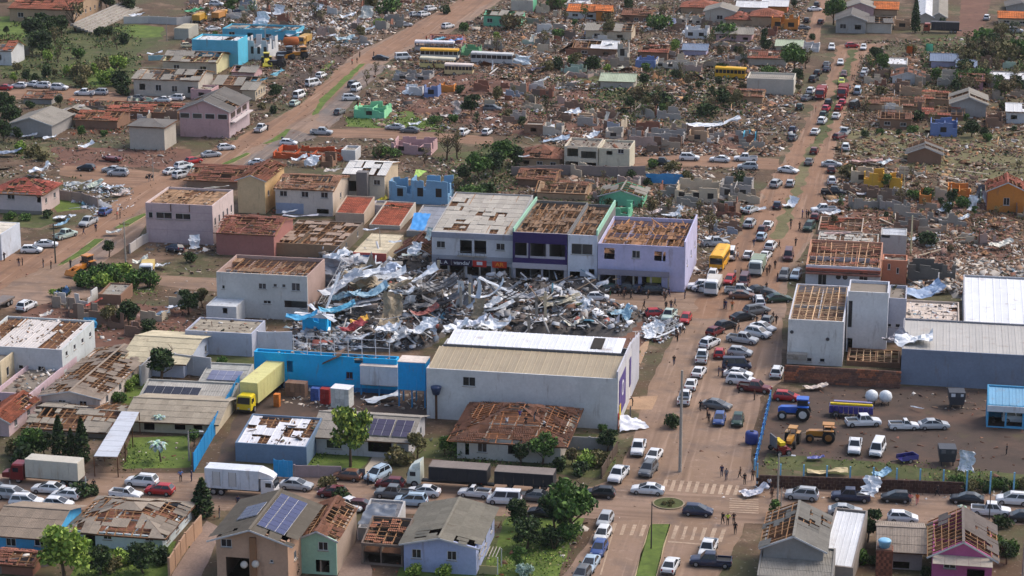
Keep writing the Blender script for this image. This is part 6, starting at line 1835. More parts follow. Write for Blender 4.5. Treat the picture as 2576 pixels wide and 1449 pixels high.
# articulated grain lorry
tr = truck(2050,560,180, 'white tractor unit pulling two long dark tarpaulin-covered grain trailers', (220,226,214), (48,48,54), 8.0,1.75, name='grain_truck', cw=2.6, bh=1.35, gap=1.2, boxm=mat('black_canvas', (46,46,50), var=.15, fine=.15))
for off in (9.0,):
 bx = link('trailer_box', None, tr, (-off, 0,1.35))
 bm = mat('black_canvas', (46,46,50), var=.15, fine=.15)
 for i in range(6):
  for s in (-1,1):
   box('side_panel', bx, bm, (-4 + 8 * (i + .5) / 6, s * 1.3, .88), (8 / 6 - .03, .06,1.75))
 box('canvas_top', bx, mat('grey_canvas', (126,116,110), var=.2), (0,0,1.78), (8,2.6, .06))
 box('end_panel', bx, bm, (-4,0, .88), (.06,2.5,1.7))
 wheels(tr, (-off - 2.4,-off - 1.3,-off + 2.2), 1.12, .5, .34)
box('canvas_top', tr, mat('grey_canvas', (126,116,110), var=.2), (0,0,3.2), (8,2.64, .08))
b = MB()
b.ring_loft([[(5.2,-1.1,2.7), (5.2,-1.1,3.7), (5.2,1.1,3.7), (5.2,1.1,2.7)], [(6.4,-1.0,2.7), (6.4,-.8,3.1), (6.4, .8,3.1), (6.4,1.0,2.7)]])
link('air_deflector', b.mesh('air_deflector', paint((220,226,214))), tr)
K()
truck(*Z(255,545), 268, 'white lorry facing the middle crossing beside the lavender shop', (220,222,222), (200,196,188), 5.0,1.2, gap=.2)
truck(1660,722,0, 'white and yellow lorry standing in front of the lavender shop', (214,216,220), (210,200,90), 4.5,1.5, gap=.2)
truck(*Z(620,390), 266, 'green canvas-covered lorry in the avenue queue', (190,200,196), (140,156,136), 4.2,1.7, gap=.2)
truck(2066,245,266, 'dark red fire lorry in the nearer lane of the upper avenue', (150,30,34), (128,30,32), 4.2,1.7, gap=.2)
truck(2121,243,266, 'dark red fire lorry in the farther lane of the upper avenue', (150,30,34), (120,28,32), 4.2,1.9, gap=.2)
K(1,0)
truck(1490,1310,285, 'white tipper lorry loaded with branches at the left street corner', (222,224,226), (206,180,110), 4.6,1.1, gap=.2, name='tipper_truck')
K(2,0)
truck(20,190,262, 'white flatbed lorry cut by the left edge', (216,216,216), (120,110,104), 5.0, .25, gap=.2, name='flatbed_truck')
K(0,0)
truck(2000,230,90, 'yellow tipper lorry behind the grey cargo box', (214,170,50), (196,150,60), 5.0,1.6, name='tipper_truck')
truck(2200,205,84, 'orange-brown tipper lorry beside the turquoise wall', (206,150,60), (196,140,80), 5.0,1.6, name='tipper_truck')
K(0,1)
truck(500,445,266, 'ochre tipper lorry facing the dark yard', (200,150,70), (190,150,80), 4.6,1.6, name='tipper_truck')
K(0,3)
truck(1780,330,180, 'long dark cattle lorry at the upper right', (150,60,40), (52,52,58), 8.0,2.2)
def bus(x, y, hd, label, c, c2, L=10.5, burnt=False, name='bus'):
 e = thing(name, label, 'bus', (0,0,0), 0, 'buses')
 place(e, x, y, hd)
 m1, m2 = mat('bus_paint', c, rough=.5, var=.12, stain=((120,96,80), .3, .8)), mat('bus_paint', c2, rough=.5, var=.12, stain=((120,96,80), .3, .8))
 b = MB()
 b.box(0,0, .95, L, 2.5,1.1)
 link('body', b.mesh('body', m1), e)
 b = MB()
 b.ring_loft([[(-L / 2,-1.25,2.5), (-L / 2,-1.2,2.95), (-L / 2,-.8,3.15), (-L / 2, .8,3.15), (-L / 2,1.2,2.95), (-L / 2,1.25,2.5)], [(L / 2,-1.25,2.5), (L / 2,-1.2,2.9), (L / 2,-.8,3.05), (L / 2, .8,3.05), (L / 2,1.2,2.9), (L / 2,1.25,2.5)]])
 link('roof', b.mesh('roof', m2), e)
 n = 8
 for i in range(n + 1):
  for s in (-1,1):
   box('pillar', e, m1, (-L / 2 + .06 + (L - .12) * i / n, s * 1.2,2.0), (.12, .08,1.0))
 for i in range(n):
  for s in (-1,1):
   if burnt and (i * 3 + int(x)) % 3 == 0:
    continue
   box('side_window', e, GLASS, (-L / 2 + L * (i + .5) / n, s * 1.18,2.0), (L / n - .16, .04, .9))
 box('windscreen', e, GLASS, (L / 2 - .01,0,1.95), (.08,2.2,1.15))
 box('rear_window', e, GLASS, (-L / 2 + .02,0,2.0), (.06,2.0, .8))
 box('floor_deck', e, DARK, (0,0,1.52), (L - .2,2.3, .04))
 for s in (-1,1):
  box('headlight', e, LAMP, (L / 2 + .02, s * .9, .75), (.06, .3, .2))
 box('bumper', e, BUMP, (L / 2 + .04,0, .5), (.12,2.4, .24))
 wheels(e, (-L / 2 + 2.6, L / 2 - 2.3), 1.12, .48, .3)
 return e
K()
bus(*Z(305,345), 266, 'yellow bus facing the camera beside the lavender shop', (228,166,36), (236,176,40), 8.5)
K(0,1)
bus(1850,600,2, 'yellow bus with white lower side in the row of wrecked buses', (206,206,200), (232,172,50), 10.5, True)
bus(1830,690,-3, 'stripped cream bus shell between yellow and beige buses', (214,196,130), (206,200,176), 9.5, True)
bus(2045,755,2, 'beige and pale pink bus closest to the soil mound', (214,190,140), (222,206,196), 7.5, True)
bus(2380,640,-2, 'long white and dark bus on its wheels by the soil mound', (196,196,196), (206,206,204), 11.5, True)
bus(1800,520,3, 'white-roofed bus hidden behind the yellow bus', (180,176,176), (222,218,222), 11, True)
K(0,2)
bus(2200,790,-4, 'yellow school bus wrecked beside the beige warehouse box', (222,166,30), (230,176,40), 8, True)
def tractor(x, y, hd, label, c, rc, cab=True, loader=False, s=1.0):
 e = thing('tractor', label, 'tractor', (0,0,0), 0)
 place(e, x, y, hd)
 m = paint(c)
 b = MB()
 b.ring_loft([[(-.2,-.45, .9), (-.2,-.5,1.75), (-.2, .5,1.75), (-.2, .45, .9)], [(1.9,-.42, .9), (1.9,-.45,1.65), (1.9, .45,1.65), (1.9, .42, .9)], [(2.3,-.36, .9), (2.3,-.36,1.4), (2.3, .36,1.4), (2.3, .36, .9)]])
 link('bonnet', b.mesh('bonnet', m), e)
 box('chassis', e, BUMP, (.4,0, .8), (3.6, .6, .4))
 for k in (-1,1):
  o = link('wheel', spawn_wheel(.95, .55), e, (-1.0, k * .95, .95))
  rim(o, .95, .55, rc)
  o = link('wheel', spawn_wheel(.62, .42), e, (1.7, k * .85, .62))
  rim(o, .62, .42, rc)
  box('mudguard', e, m, (-1.0, k * .92,1.95), (1.5, .6, .08))
 if cab:
  for xx in (-1.5,-.25):
   for k in (-1,1):
    box('cab_post', e, BUMP, (xx, k * .62,2.2), (.08, .08,1.2))
  box('cab_glass', e, GLASS, (-.88,0,2.15), (1.15,1.18,1.0))
  box('cab_roof', e, m, (-.88,0,2.86), (1.6,1.5, .16))
 else:
  box('seat', e, BUMP, (-.9,0,1.5), (.5, .5, .5))
  box('roll_bar', e, m, (-1.4,0,2.4), (.1,1.2, .1))
  for k in (-1,1):
   box('roll_bar', e, m, (-1.4, k * .55,1.9), (.1, .1,1.0))
  box('canopy', e, m, (-.9,0,2.75), (1.7,1.4, .12))
  for xx in (-1.4,-.2):
   for k in (-1,1):
    box('cab_post', e, BUMP, (xx, k * .55,2.1), (.07, .07,1.3))
 if loader:
  for k in (-1,1):
   box('loader_arm', e, m, (2.2, k * .6,1.3), (2.2, .14, .22), (0, rad(14), 0))
  b = MB()
  b.ring_loft([[(3.0, y_, .4), (3.6, y_, .3), (3.7, y_, .5), (3.2, y_, 1.2), (3.0, y_, 1.1)] for y_ in (-1.1,1.1)])
  link('bucket', b.mesh('bucket', m), e)
 e.scale = (s, s, s)
 return e
def spawn_wheel(r, w):
 if (r, w) not in _wh:
  _wh[(r, w)] = wheel_mesh(r, w, 18)
 return _wh[(r, w)][0]
def rim(o, r, w, c):
 b = MB()
 for k in (-1,1):
  b.ring_loft([[(math.cos(t) * q, y_, math.sin(t) * q) for t in [j * math.pi / 6 for j in range(12)]] for q, y_ in (((r * .55, k * (w / 2 + .02)), (r * .15, k * (w / 2 + .05))) if k < 0 else ((r * .15, k * (w / 2 + .05)), (r * .55, k * (w / 2 + .02))))])
 link('rim', b.mesh('rim', mat('tractor_rim', c, rough=.5)), o)
K(2,3)
tractor(275,1315,180, 'big blue tractor with white rims in the machinery yard', (30,92,190), (210,210,206), s=1.12)
K(3,3)
tractor(540,95,180, 'yellow tractor with a canopy and brown wheels in the yard', (186,126,46), (150,100,50), False, s=.98)
tractor(235,130,262, 'yellow tractor with a square hood parked by the red planter', (186,132,52), (70,60,50), False, s=.88)
K(1,0)
tractor(850,1300,250, 'orange wheel loader with raised bucket at the left street corner', (206,130,50), (60,56,54), True, True, 1.1)['category'] = 'loader'
K(0,1)
for q in ((110,660, 'yellow loader arm machine among the machines in the dark yard', (206,190,60)), (300,590, 'white-roofed dark tractor among the machines in the dark yard', (70,76,90)), (440,590, 'orange loader nearest the kerb of the dark yard', (214,140,40)), (215,680, 'black tractor with grey canopy at the front of the dark yard', (40,44,56))):
 tractor(q[0], q[1], rnd.uniform(150,300), q[2], q[3], (60,56,54), True, q[0] in (110,440), 1.15)['group'] = 'machines in the dark yard'
b = MB()
p = at(355,505)
t = thing('fuel_tank', 'round rust-orange tank on legs among the yard machines', 'tank', p, .3)
b.ring_loft([[(x_, math.cos(k * math.pi / 6) * r_, 2.6 + math.sin(k * math.pi / 6) * r_) for k in range(12)] for x_, r_ in ((-2.2, .5), (-1.9,1.2), (1.9,1.2), (2.2, .5))])
link('vessel', b.mesh('vessel', mat('rusty_orange', (176,98,52), var=.3, fine=.2), True), t)
for x_ in (-1.4,1.4):
 for y_ in (-.7, .7):
  box('leg', t, BUMP, (x_, y_, .8), (.16, .16,1.6))
# sprayer, tanks, planter, carts
K(2,3)
p = at(835,1290)
t = thing('crop_sprayer', 'violet-blue crop machine with yellow top rail in the machinery yard', 'machine', p, -GT)
VB = paint((60,54,130))
for i in range(9):
 box('hopper_panel', t, VB, (-2.9 + i * .72,0,1.15), (.64,1.6,1.1))
 box('row_unit', t, BUMP, (-2.9 + i * .72,-1.1, .45), (.3, .9, .5))
box('top_rail', t, YEL, (0,0,1.85), (6.2, .5, .25))
box('lid', t, paint((130,124,170)), (.2, .5,2.1), (5.6, .5, .12))
wheels(t, (-2.2,2.2), 1.0, .5, .34)
for k, (x_, y_) in enumerate(((1040,1165), (1180,1170))):
 p = at(x_, y_)
 t = thing('white_tank', f'{"first" if k == 0 else "second"} of two round white tanks behind the violet-blue machine, {"nearer" if k == 0 else "farther from"} it', 'tank', p, -GT, 'round white tanks')
 b = MB()
 b.ring_loft([[(math.cos(j * math.pi / 7) * r_, math.sin(j * math.pi / 7) * r_, z_) for j in range(14)] for r_, z_ in ((.4, .4), (.85, .7), (1.0,1.2), (.85,1.8), (.45,2.1), (.1,2.2))])
 link('vessel', b.mesh('vessel', mat('white_plastic', (222,226,228), rough=.4, var=.06, stain=((150,130,120), .25)), True), t)
 for a in range(4):
  box('leg', t, BUMP, (math.cos(a * 1.57 + .78) * .7, math.sin(a * 1.57 + .78) * .7, .35), (.12, .12, .7))
K(3,3)
p = at(110,210)
t = thing('seed_planter', 'red and yellow seed planter by the blue pipe fence', 'machine', p, .3)
for i in range(4):
 box('seed_box', t, YEL, (0,-1.0 + i * .6,1.7), (.8, .5, .5))
 box('row_unit', t, paint((130,26,34)), (.5,-1.1 + i * .7, .5), (1.6, .4, .7))
box('frame_beam', t, paint((120,26,34)), (0,0,1.15), (1.2,2.8, .4))
box('hose_rack', t, GREYFRAME, (-.9,0,1.9), (.2,2.2,1.6))
wheels(t, (-.6, .8), 1.5, .42, .25)
p = at(1400,300)
t = thing('blue_cart', 'low dark blue farm cart tilted on the grass of the yard', 'cart', p, .4)
for s in (-1,1):
 box('side_board', t, paint((44,44,116)), (0, s * .8, .8), (2.6, .08, .6), (rad(s * 12), 0,0))
box('floor_board', t, paint((44,44,116)), (0,0, .5), (2.6,1.5, .08))
box('end_board', t, paint((44,44,116)), (1.3,0, .8), (.08,1.6, .6))
box('drawbar', t, BUMP, (-2.0,0, .45), (1.5, .1, .1))
wheels(t, (0,), .8, .34, .2)
for k, (r_, x_, y_, lab) in enumerate(((3,1795,320, 'dark grey tall farm machine with lamps near the yard fence'), (2,1890,1195, 'black tall farm machine with two white panels behind the pickups'))):
 K(r_, 3)
 p = at(x_, y_)
 t = thing('farm_machine', lab, 'machine', p, -GT + .1)
 dm = mat('dark_machine', (62,66,74), rough=.5, var=.2)
 b = MB()
 b.ring_loft([[(-1.0,-1.0, .6), (-1.0,1.0, .6), (1.0,1.0, .6), (1.0,-1.0, .6)], [(-1.2,-1.2,1.8), (-1.2,1.2,1.8), (1.2,1.2,1.8), (1.2,-1.2,1.8)], [(-1.2,-1.2,2.6), (-1.2,1.2,2.6), (1.2,1.2,2.6), (1.2,-1.2,2.6)]])
 link('hopper', b.mesh('hopper', dm), t)
 box('panel', t, LAMP if k else GREYFRAME, (-.6,-1.22,2.2), (.6, .04, .5))
 box('panel', t, LAMP if k else GREYFRAME, (.7,-1.22,2.2), (.4, .04, .4))
 for a in (-1,1):
  for c_ in (-1,1):
   box('leg', t, BUMP, (a * .8, c_ * .8, .3), (.16, .16, .6))
p = None
K(3,2)
p = at(2410,115)
t = thing('blue_drum', 'big dark blue water drum outside the blue yard fence', 'drum', p, 0)
b = MB()
b.ring_loft([[(math.cos(j * math.pi / 8) * r_, math.sin(j * math.pi / 8) * r_, z_) for j in range(16)] for r_, z_ in ((.85, .05), (.95, .3), (.95,1.5), (.85,1.75), (.3,1.85))])
link('shell', b.mesh('shell', mat('blue_plastic', (44,62,130), rough=.45), True), t)
link('lid', cube(BUMP), t, (0,0,1.9), None, (.5, .5, .08))
# yard fence: pipe posts and rails to the avenue, posts above a dark retaining wall to the street
PB = mat('pale_blue_paint', (120,180,214), rough=.55, var=.15, fine=.1)
PB2 = mat('blue_pipe', (52,120,190), rough=.5, var=.15, fine=.1)
K()
A, B = at(1898,1185), at(1938,1010)
t = thing('pipe_fence', 'blue tube fence of the machinery yard along the avenue', 'fence', A)
an = math.atan2((B - A).y, (B - A).x)
L = (B - A).length
for i in range(15):
 q = (B - A) * (i / 14)
 box('fence_post', t, PB2 if i % 2 else PB, (q.x, q.y, .9), (.22, .22,1.8), (0,0, an))
for z in (.5,1.0,1.5):
 q = (B - A) / 2
 box('rail', t, PB2, (q.x, q.y, z), (L, .1, .12), (0,0, an))
A, B = at(1905,1225), at(2420,1244)
t = thing('retaining_wall', 'dark brown block retaining wall with pale blue posts between yard and street', 'wall', A)
an = math.atan2((B - A).y, (B - A).x)
L = (B - A).length
DB = [mat('dark_block', c, var=.15, fine=.15, rand=.15) for c in ((70,48,44), (82,58,50))]
for j in range(4):
 for i in range(34):
  q = (B - A) * ((i + .5 + (j % 2) * .5 - .25) / 34)
  box('block', t, DB[(i + j) % 2], (q.x, q.y, .22 + j * .44), (L / 34 - .03, .22, .42), (0,0, an))
for i in range(12):
 q = (B - A) * (i / 11 * 1.25)
 box('fence_post', t, PB, (q.x, q.y + .35,1.7), (.2, .2,3.2), (0,0, an))
# ------------------------------------------------------------------ vegetation
GREENS = {'dark': ((44,60,34), (62,80,42), (34,48,30)), 'mid': ((66,92,42), (86,112,52), (48,70,36)), 'lime': ((112,134,56), (134,152,70), (84,108,44)), 'olive': ((98,94,58), (112,102,70), (78,78,48)),
          'grey': ((140,160,150), (120,142,132), (160,176,166)), 'dry': ((124,108,80), (98,84,62), (80,84,50)), 'two': ((134,146,62), (82,104,46), (60,84,40))}
def leaf_quads(C, S, cols):
 n = len(C)
 a = rng.normal(size=(n, 3))
 a /= np.linalg.norm(a, axis=1, keepdims=True)
 b_ = np.cross(a, rng.normal(size=(n, 3)))
 b_ /= np.linalg.norm(b_, axis=1, keepdims=True)
 a, b_ = a * S[:, None], b_ * (S * rng.uniform(.45, .9, n))[:, None]
 V = np.stack([C - a - b_ * .6, C + a * .2 - b_, C + a, C - a * .1 + b_], axis=1)
 pal = np.array([lin(c, 1.3) for c in cols])
 K_ = pal[rng.integers(0, len(cols), n)] * rng.uniform(.7,1.25, (n, 1))
 return V, K_
def crown_points(kind, n):
 """Leaf positions in a crown of unit height (z from 0 to 1 over the whole tree)."""
 P = []
 if kind == 'broad' or kind == 'round':
  k = 13 if kind == 'broad' else 7
  cs = []
  for i in range(k):
   t = i * 2.4
   r_ = rng.uniform(.08, .30) if kind == 'broad' else rng.uniform(.04, .16)
   cs.append((r_ * math.cos(t), r_ * math.sin(t), rng.uniform(.38, .86), rng.uniform(.10, .19)))
  per = n // k
  for x, y, z, r_ in cs:
   d = rng.normal(size=(per, 3))
   d /= np.linalg.norm(d, axis=1, keepdims=True)
   P.append(np.array([x, y, z]) + d * (r_ * rng.uniform(.45,1.08, per) * (1 + .25 * rng.random(per)))[:, None] * np.array([1.15,1.15, .85]))
 elif kind == 'cypress':
  z = rng.uniform(.06,1, n)
  r_ = .13 * np.sin(np.clip((1.02 - z) * 1.9,0,1.6)) * rng.uniform(.55,1.1, n)
  t = rng.uniform(0,6.28, n)
  P.append(np.stack([r_ * np.cos(t), r_ * np.sin(t), z], axis=1))
 elif kind == 'shrub':
  k = 6
  for i in range(k):
   t, r_ = rng.uniform(0,6.28), rng.uniform(0, .5)
   c = np.array([math.cos(t) * r_, math.sin(t) * r_, rng.uniform(.3, .62)])
   d = rng.normal(size=(n // k, 3))
   d /= np.linalg.norm(d, axis=1, keepdims=True)
   q = c + d * (rng.uniform(.18, .36, n // k))[:, None]
   q[:, 2] = np.abs(q[:, 2])
   P.append(q)
 else:                          # torn tree: few tufts
  for i in range(9):
   t, r_ = rng.uniform(0,6.28), rng.uniform(.05, .28)
   c = np.array([math.cos(t) * r_, math.sin(t) * r_, rng.uniform(.45, .95)])
   P.append(c + rng.normal(size=(n // 9,3)) * .05)
 return np.concatenate(P)
def trunk_mesh(kind, seed):
 r = random.Random(seed)
 b = MB()
 if kind == 'cypress':
  b.cyl((0,0,0), (0,0, .5), .025, .012,7)
  return b.mesh('trunk', BARK)
 if kind == 'shrub':
  for i in range(6):
   t = i * 1.05
   b.cyl((0,0,0), (math.cos(t) * .3, math.sin(t) * .3, .55), .03, .012,5)
  return b.mesh('stems', BARK)
 pts = [Vector((0,0,0))]
 for i in range(5):
  pts.append(pts[-1] + Vector((r.uniform(-.03, .03), r.uniform(-.03, .03), .11)))
 for i in range(5):
  b.cyl(pts[i], pts[i + 1], .036 - .005 * i, .031 - .005 * i, 7)
 for i in range(9 if kind != 'torn' else 14):
  p = pts[r.randint(2,5)]
  t = r.uniform(0,6.28)
  q = p + Vector((math.cos(t) * r.uniform(.1, .22), math.sin(t) * r.uniform(.1, .22), r.uniform(.1, .26)))
  b.cyl(p, q, .014, .008,5)
  for j in range(2 if kind != 'torn' else 4):
   w = q + Vector((r.uniform(-.12, .12), r.uniform(-.12, .12), r.uniform(.02, .16)))
   b.cyl(q, w, .007, .003,4)
 return b.mesh('trunk', BARK)
_tm = {}
NLEAF = {'broad': 2600, 'round': 1500, 'cypress': 1100, 'shrub': 700, 'torn': 260}
LS = {'broad': .042, 'round': .045, 'cypress': .034, 'shrub': .085, 'torn': .035}
def make_tree(kind, col, var):
 n = NLEAF[kind]
 C = crown_points(kind, n)
 V, K_ = leaf_quads(C, rng.uniform(.6,1.3, len(C)) * LS[kind], GREENS[col])
 return trunk_mesh(kind, var * 13 + 5), quads_mesh('crown', V, K_, LEAF)
def palm_mesh():
 b = MB()
 for i in range(8):
  b.cyl((.01 * i, 0, i * .09), (.01 * (i + 1), 0, (i + 1) * .09), .03 - .0012 * i, .03 - .0014 * i, 7)
 V, K_ = [], []
 pal = [lin(c, 1.3) for c in GREENS['grey']]
 for f in range(16):
  a, el = f * 2.4, .9 - f * .075
  p = Vector((.08,0, .73))
  for s in range(9):
   d = Vector((math.cos(a) * math.cos(el), math.sin(a) * math.cos(el), math.sin(el)))
   q = p + d * .045
   side = Vector((-math.sin(a), math.cos(a), -.35)) * (.085 * math.sin(.35 + s * .3))
   for sg in (-1,1):
    w = side * sg
    w.z = -abs(side.z)
    V.append([p, q, q + w + d * .03, p + w + d * .02])
    K_.append([c * rnd.uniform(.6,1.1) for c in pal[s % 3]])
   el -= .2
   p = q
 return b.mesh('trunk', BARK), quads_mesh('fronds', np.array([[list(p) for p in v] for v in V]), np.array(K_), LEAF)
def tree(x, y, hp, kind, col, where=None, axis='x', label=None, h=None, wide=1.0, desc=None):
 p = at(x, y)
 s = ppm(p)
 H = h or hp * _k[2] / (s * .95)
 var = rnd.randint(0,2)
 key = (kind, col, var)
 if key not in _tm:
  _tm[key] = palm_mesh() if kind == 'palm' else make_tree(kind, col, var)
 nm = {'shrub': 'shrub', 'palm': 'palm_tree', 'cypress': 'cypress_tree', 'torn': 'torn_tree'}.get(kind, 'leafy_tree')
 t = thing(nm, label, 'shrub' if kind == 'shrub' else 'tree', p, rnd.uniform(0,6.28))
 W = wide * rnd.uniform(.92,1.1)
 t.scale = (H * W, H * W, H)
 link('stems' if kind == 'shrub' else 'trunk', _tm[key][0], t)
 link('fronds' if kind == 'palm' else 'crown', _tm[key][1], t)
 if not label:
  dn = {'dark': 'dark green', 'mid': 'green', 'lime': 'lime green', 'olive': 'olive brown', 'grey': 'silvery grey', 'dry': 'dry brown', 'two': 'yellow-green'}[col]
  kn = {'shrub': 'shrub', 'palm': 'palm', 'cypress': 'narrow cypress', 'torn': 'storm-stripped tree', 'round': 'small round tree', 'broad': 'broad leafy tree'}[kind]
  t['group'] = ('shrubs ' if kind == 'shrub' else 'trees ') + where
  enrol(t, f'{desc or dn} {kn}', where, axis, px(x, y))
 return t
K(3,2)
tree(610,1060,610, 'broad', 'mid', label='biggest dark leafy tree at the near crossing corner, over the lawn edge', wide=1.02)
tree(430,990,430, 'broad', 'dark', label='lower dark leafy tree crowding the left flank of the biggest crossing tree', wide=.9)
for q in ((300,330,330, 'broad', 'mid'), (90,350,260, 'round', 'dark'), (960,200,250, 'broad', 'dark'), (600,330,200, 'round', 'dry'), (760,350,170, 'shrub', 'lime'), (470,380,160, 'shrub', 'dark'), (870,330,170, 'shrub', 'olive'), (690,430,150, 'shrub', 'dark')):
 tree(*q, 'in the garden below the hall')
for q in ((60,960,330, 'broad', 'dark'), (150,1180,330, 'broad', 'dark'), (70,1400,250, 'round', 'mid'), (420,1180,230, 'shrub', 'dark'), (560,1080,200, 'shrub', 'mid')):
 tree(*q, 'by the violet-blue house lawn')
tree(120,1440,130, 'shrub', 'grey', label='silvery spiky shrub on the lawn at the bottom edge')
K(3,1)
tree(950,350,640, 'broad', 'two', label='tall yellow-green tree with two-toned crown before the solar array house', wide=.74)
for q in ((1620,290,300, 'round', 'olive'), (1900,220,190, 'broad', 'mid'), (2060,230,170, 'shrub', 'mid'), (1540,60,150, 'shrub', 'dark'), (2350,260,190, 'round', 'olive'), (1480,330,200, 'shrub', 'olive')):
 tree(*q, 'in the garden behind the grain lorry')
for q in ((340,1470,520, 'cypress', 'dark'), (860,720,160, 'shrub', 'dark'), (700,560,130, 'shrub', 'olive'), (1600,1449,140, 'shrub', 'lime'), (1900,1455,140, 'shrub', 'lime'), (430,270,130, 'shrub', 'dark')):
 tree(*q, 'between the near-row houses')
K(3,0)
tree(2040,850,390, 'cypress', 'dark', label='dark columnar tree at the corner of the white stripped house', wide=1.9)
tree(650,1490,560, 'broad', 'lime', label='round lime green tree between the blue and white houses at bottom left', wide=1.1)
for q in ((1010,1440,300, 'broad', 'dark'), (1440,1420,330, 'broad', 'dark'), (1260,1330,160, 'shrub', 'lime'), (1580,1330,190, 'shrub', 'dark'), (560,1230,90, 'shrub', 'dark'), (850,660,170, 'shrub', 'dark'), (930,640,110, 'shrub', 'dark'), (1120,1400,150, 'shrub', 'olive')):
 tree(*q, 'around the white stripped house')
for q in ((600,240,400, 'cypress', 'dark'), (720,240,280, 'cypress', 'dark'), (830,240,380, 'cypress', 'dark'), (330,260,330, 'broad', 'mid'), (440,250,250, 'broad', 'dark'), (190,330,230, 'shrub', 'dark'), (150,230,180, 'shrub', 'olive'), (860,1270 / 4,120, 'shrub', 'dark')):
 tree(*q, 'behind the red bonneted truck', wide=1.35 if q[3] == 'cypress' else 1.0)
tree(1620,300,260, 'palm', 'grey', label='silvery fan palm in the middle of the fenced lawn')
tree(1950,150,190, 'round', 'mid', label='small green tree inside the blue fence by the lamp post')
K(2,0)
tree(1630,960,420, 'round', 'dark', label='round dark tree in front of the pale blue house with beige roof', wide=1.25)
tree(1630,1440,200, 'palm', 'grey', label='grey-green palm by the porch of the cream house with panels')
for q in ((700,850,90, 'shrub', 'dark'), (1290,1020,130, 'shrub', 'lime'), (1380,960,100, 'shrub', 'lime'), (1180,1150,120, 'shrub', 'mid'), (2250,780,110, 'shrub', 'mid'), (1250,790,100, 'shrub', 'mid')):
 tree(*q, 'in yards beside the yellow lorry')
for q in ((1300,380,260, 'broad', 'dark'), (1100,400,240, 'round', 'olive'), (1500,500,190, 'broad', 'dark'), (1720,530,120, 'shrub', 'lime'), (1900,260,250, 'broad', 'dark'), (2040,200,200, 'round', 'olive'), (560,90,90, 'shrub', 'lime'), (640,100,120, 'shrub', 'dark'), (1220,300,120, 'shrub', 'olive'), (960,380,140, 'torn', 'dry')):
 tree(*q, 'in the red soil plot')
K(1,0)
for i, q in enumerate(((960,1400,180), (1060,1330,150), (1140,1420,200), (1250,1340,170), (1330,1440,190), (1420,1380,150), (1500,1449,180), (1040,1449,190), (830,1440,190))):
 tree(*q, 'shrub', ('mid', 'dark', 'mid', 'lime')[i % 4], 'in the left corner green strip')
tree(1100,1140,200, 'round', 'dark', 'by the broken white fence wall')
tree(1930,1190,110, 'shrub', 'dark', 'by the broken white fence wall')
for q in ((100,760,90, 'shrub', 'mid'), (260,770,80, 'shrub', 'mid'), (480,740,90, 'shrub', 'dark'), (300,130,140, 'shrub', 'olive'), (200,90,130, 'shrub', 'lime'), (430,160,120, 'shrub', 'olive')):
 tree(*q, 'around the red-roofed house')
K(1,1)
tree(240,980,180, 'round', 'dark', label='dark round bush beside the collapsed pinkish house')
for q in ((2100,420,240, 'round', 'dark'), (2250,380,300, 'broad', 'mid'), (2380,330,260, 'broad', 'dark'), (2480,260,300, 'broad', 'mid'), (2000,550,220, 'torn', 'olive'), (2160,560,170, 'shrub', 'mid'), (2320,520,150, 'shrub', 'dark'), (1920,160,300, 'torn', 'dry'), (2030,150,280, 'torn', 'dry'), (1700,200,160, 'torn', 'dry'), (1250,130,130, 'shrub', 'mid'), (1230,150,150, 'torn', 'olive'), (1400,130,100, 'shrub', 'mid')):
 tree(*q, 'in the scrub behind the shops')
K(1,2)
for q in ((1430,250,110, 'shrub', 'mid'), (1600,270,130, 'shrub', 'olive'), (2130,680,130, 'shrub', 'dark'), (1990,930,260, 'torn', 'olive'), (40,230,230, 'broad', 'dark'), (1370,420,90, 'shrub', 'dark')):
 tree(*q, 'around the upper street')
K(0,0)
tree(760,320,400, 'torn', 'dry', label='tall bare tree rising before the large cream building', wide=.9)
for q in ((360,470,330, 'broad', 'dark'), (470,400,280, 'broad', 'dark'), (420,560,260, 'broad', 'dark'), (620,360,210, 'broad', 'dark'), (560,470,200, 'torn', 'olive'), (300,330,150, 'torn', 'dry'), (1090,400,150, 'broad', 'dark'), (1180,500,190, 'torn', 'dark'), (1280,440,120, 'shrub', 'dark'), (1000,360,100, 'shrub', 'dark'), (70,350,100, 'round', 'dark')):
 tree(*q, 'below the large cream building')
for i in range(26):
 x_, y_ = rnd.uniform(140,1380), rnd.uniform(540,880)
 tree(x_, y_, rnd.uniform(80,170), rnd.choice(['shrub', 'shrub', 'shrub', 'torn', 'round']), rnd.choice(['mid', 'dark', 'olive', 'mid', 'lime']), 'scattered over the scrub field')
for q in ((600,1090,150, 'round', 'dark'), (60,1180,260, 'broad', 'dark'), (120,1290,250, 'broad', 'dark'), (40,1420,230, 'broad', 'dark'), (180,1440,170, 'round', 'dark'), (820,1400,130, 'round', 'mid'), (310,1090,80, 'shrub', 'dark'), (1250,960,130, 'shrub', 'dark'), (1180,940,160, 'round', 'dark'), (1060,1370,70, 'shrub', 'mid'), (1850,850,110, 'shrub', 'olive')):
 tree(*q, 'around the grey gabled house')
tree(1250,120,250, 'torn', 'dark', 'by the bleachers')
tree(1080,110,200, 'broad', 'dark', 'by the bleachers')
tree(1300,120,160, 'broad', 'dark', 'by the bleachers')
K(0,1)
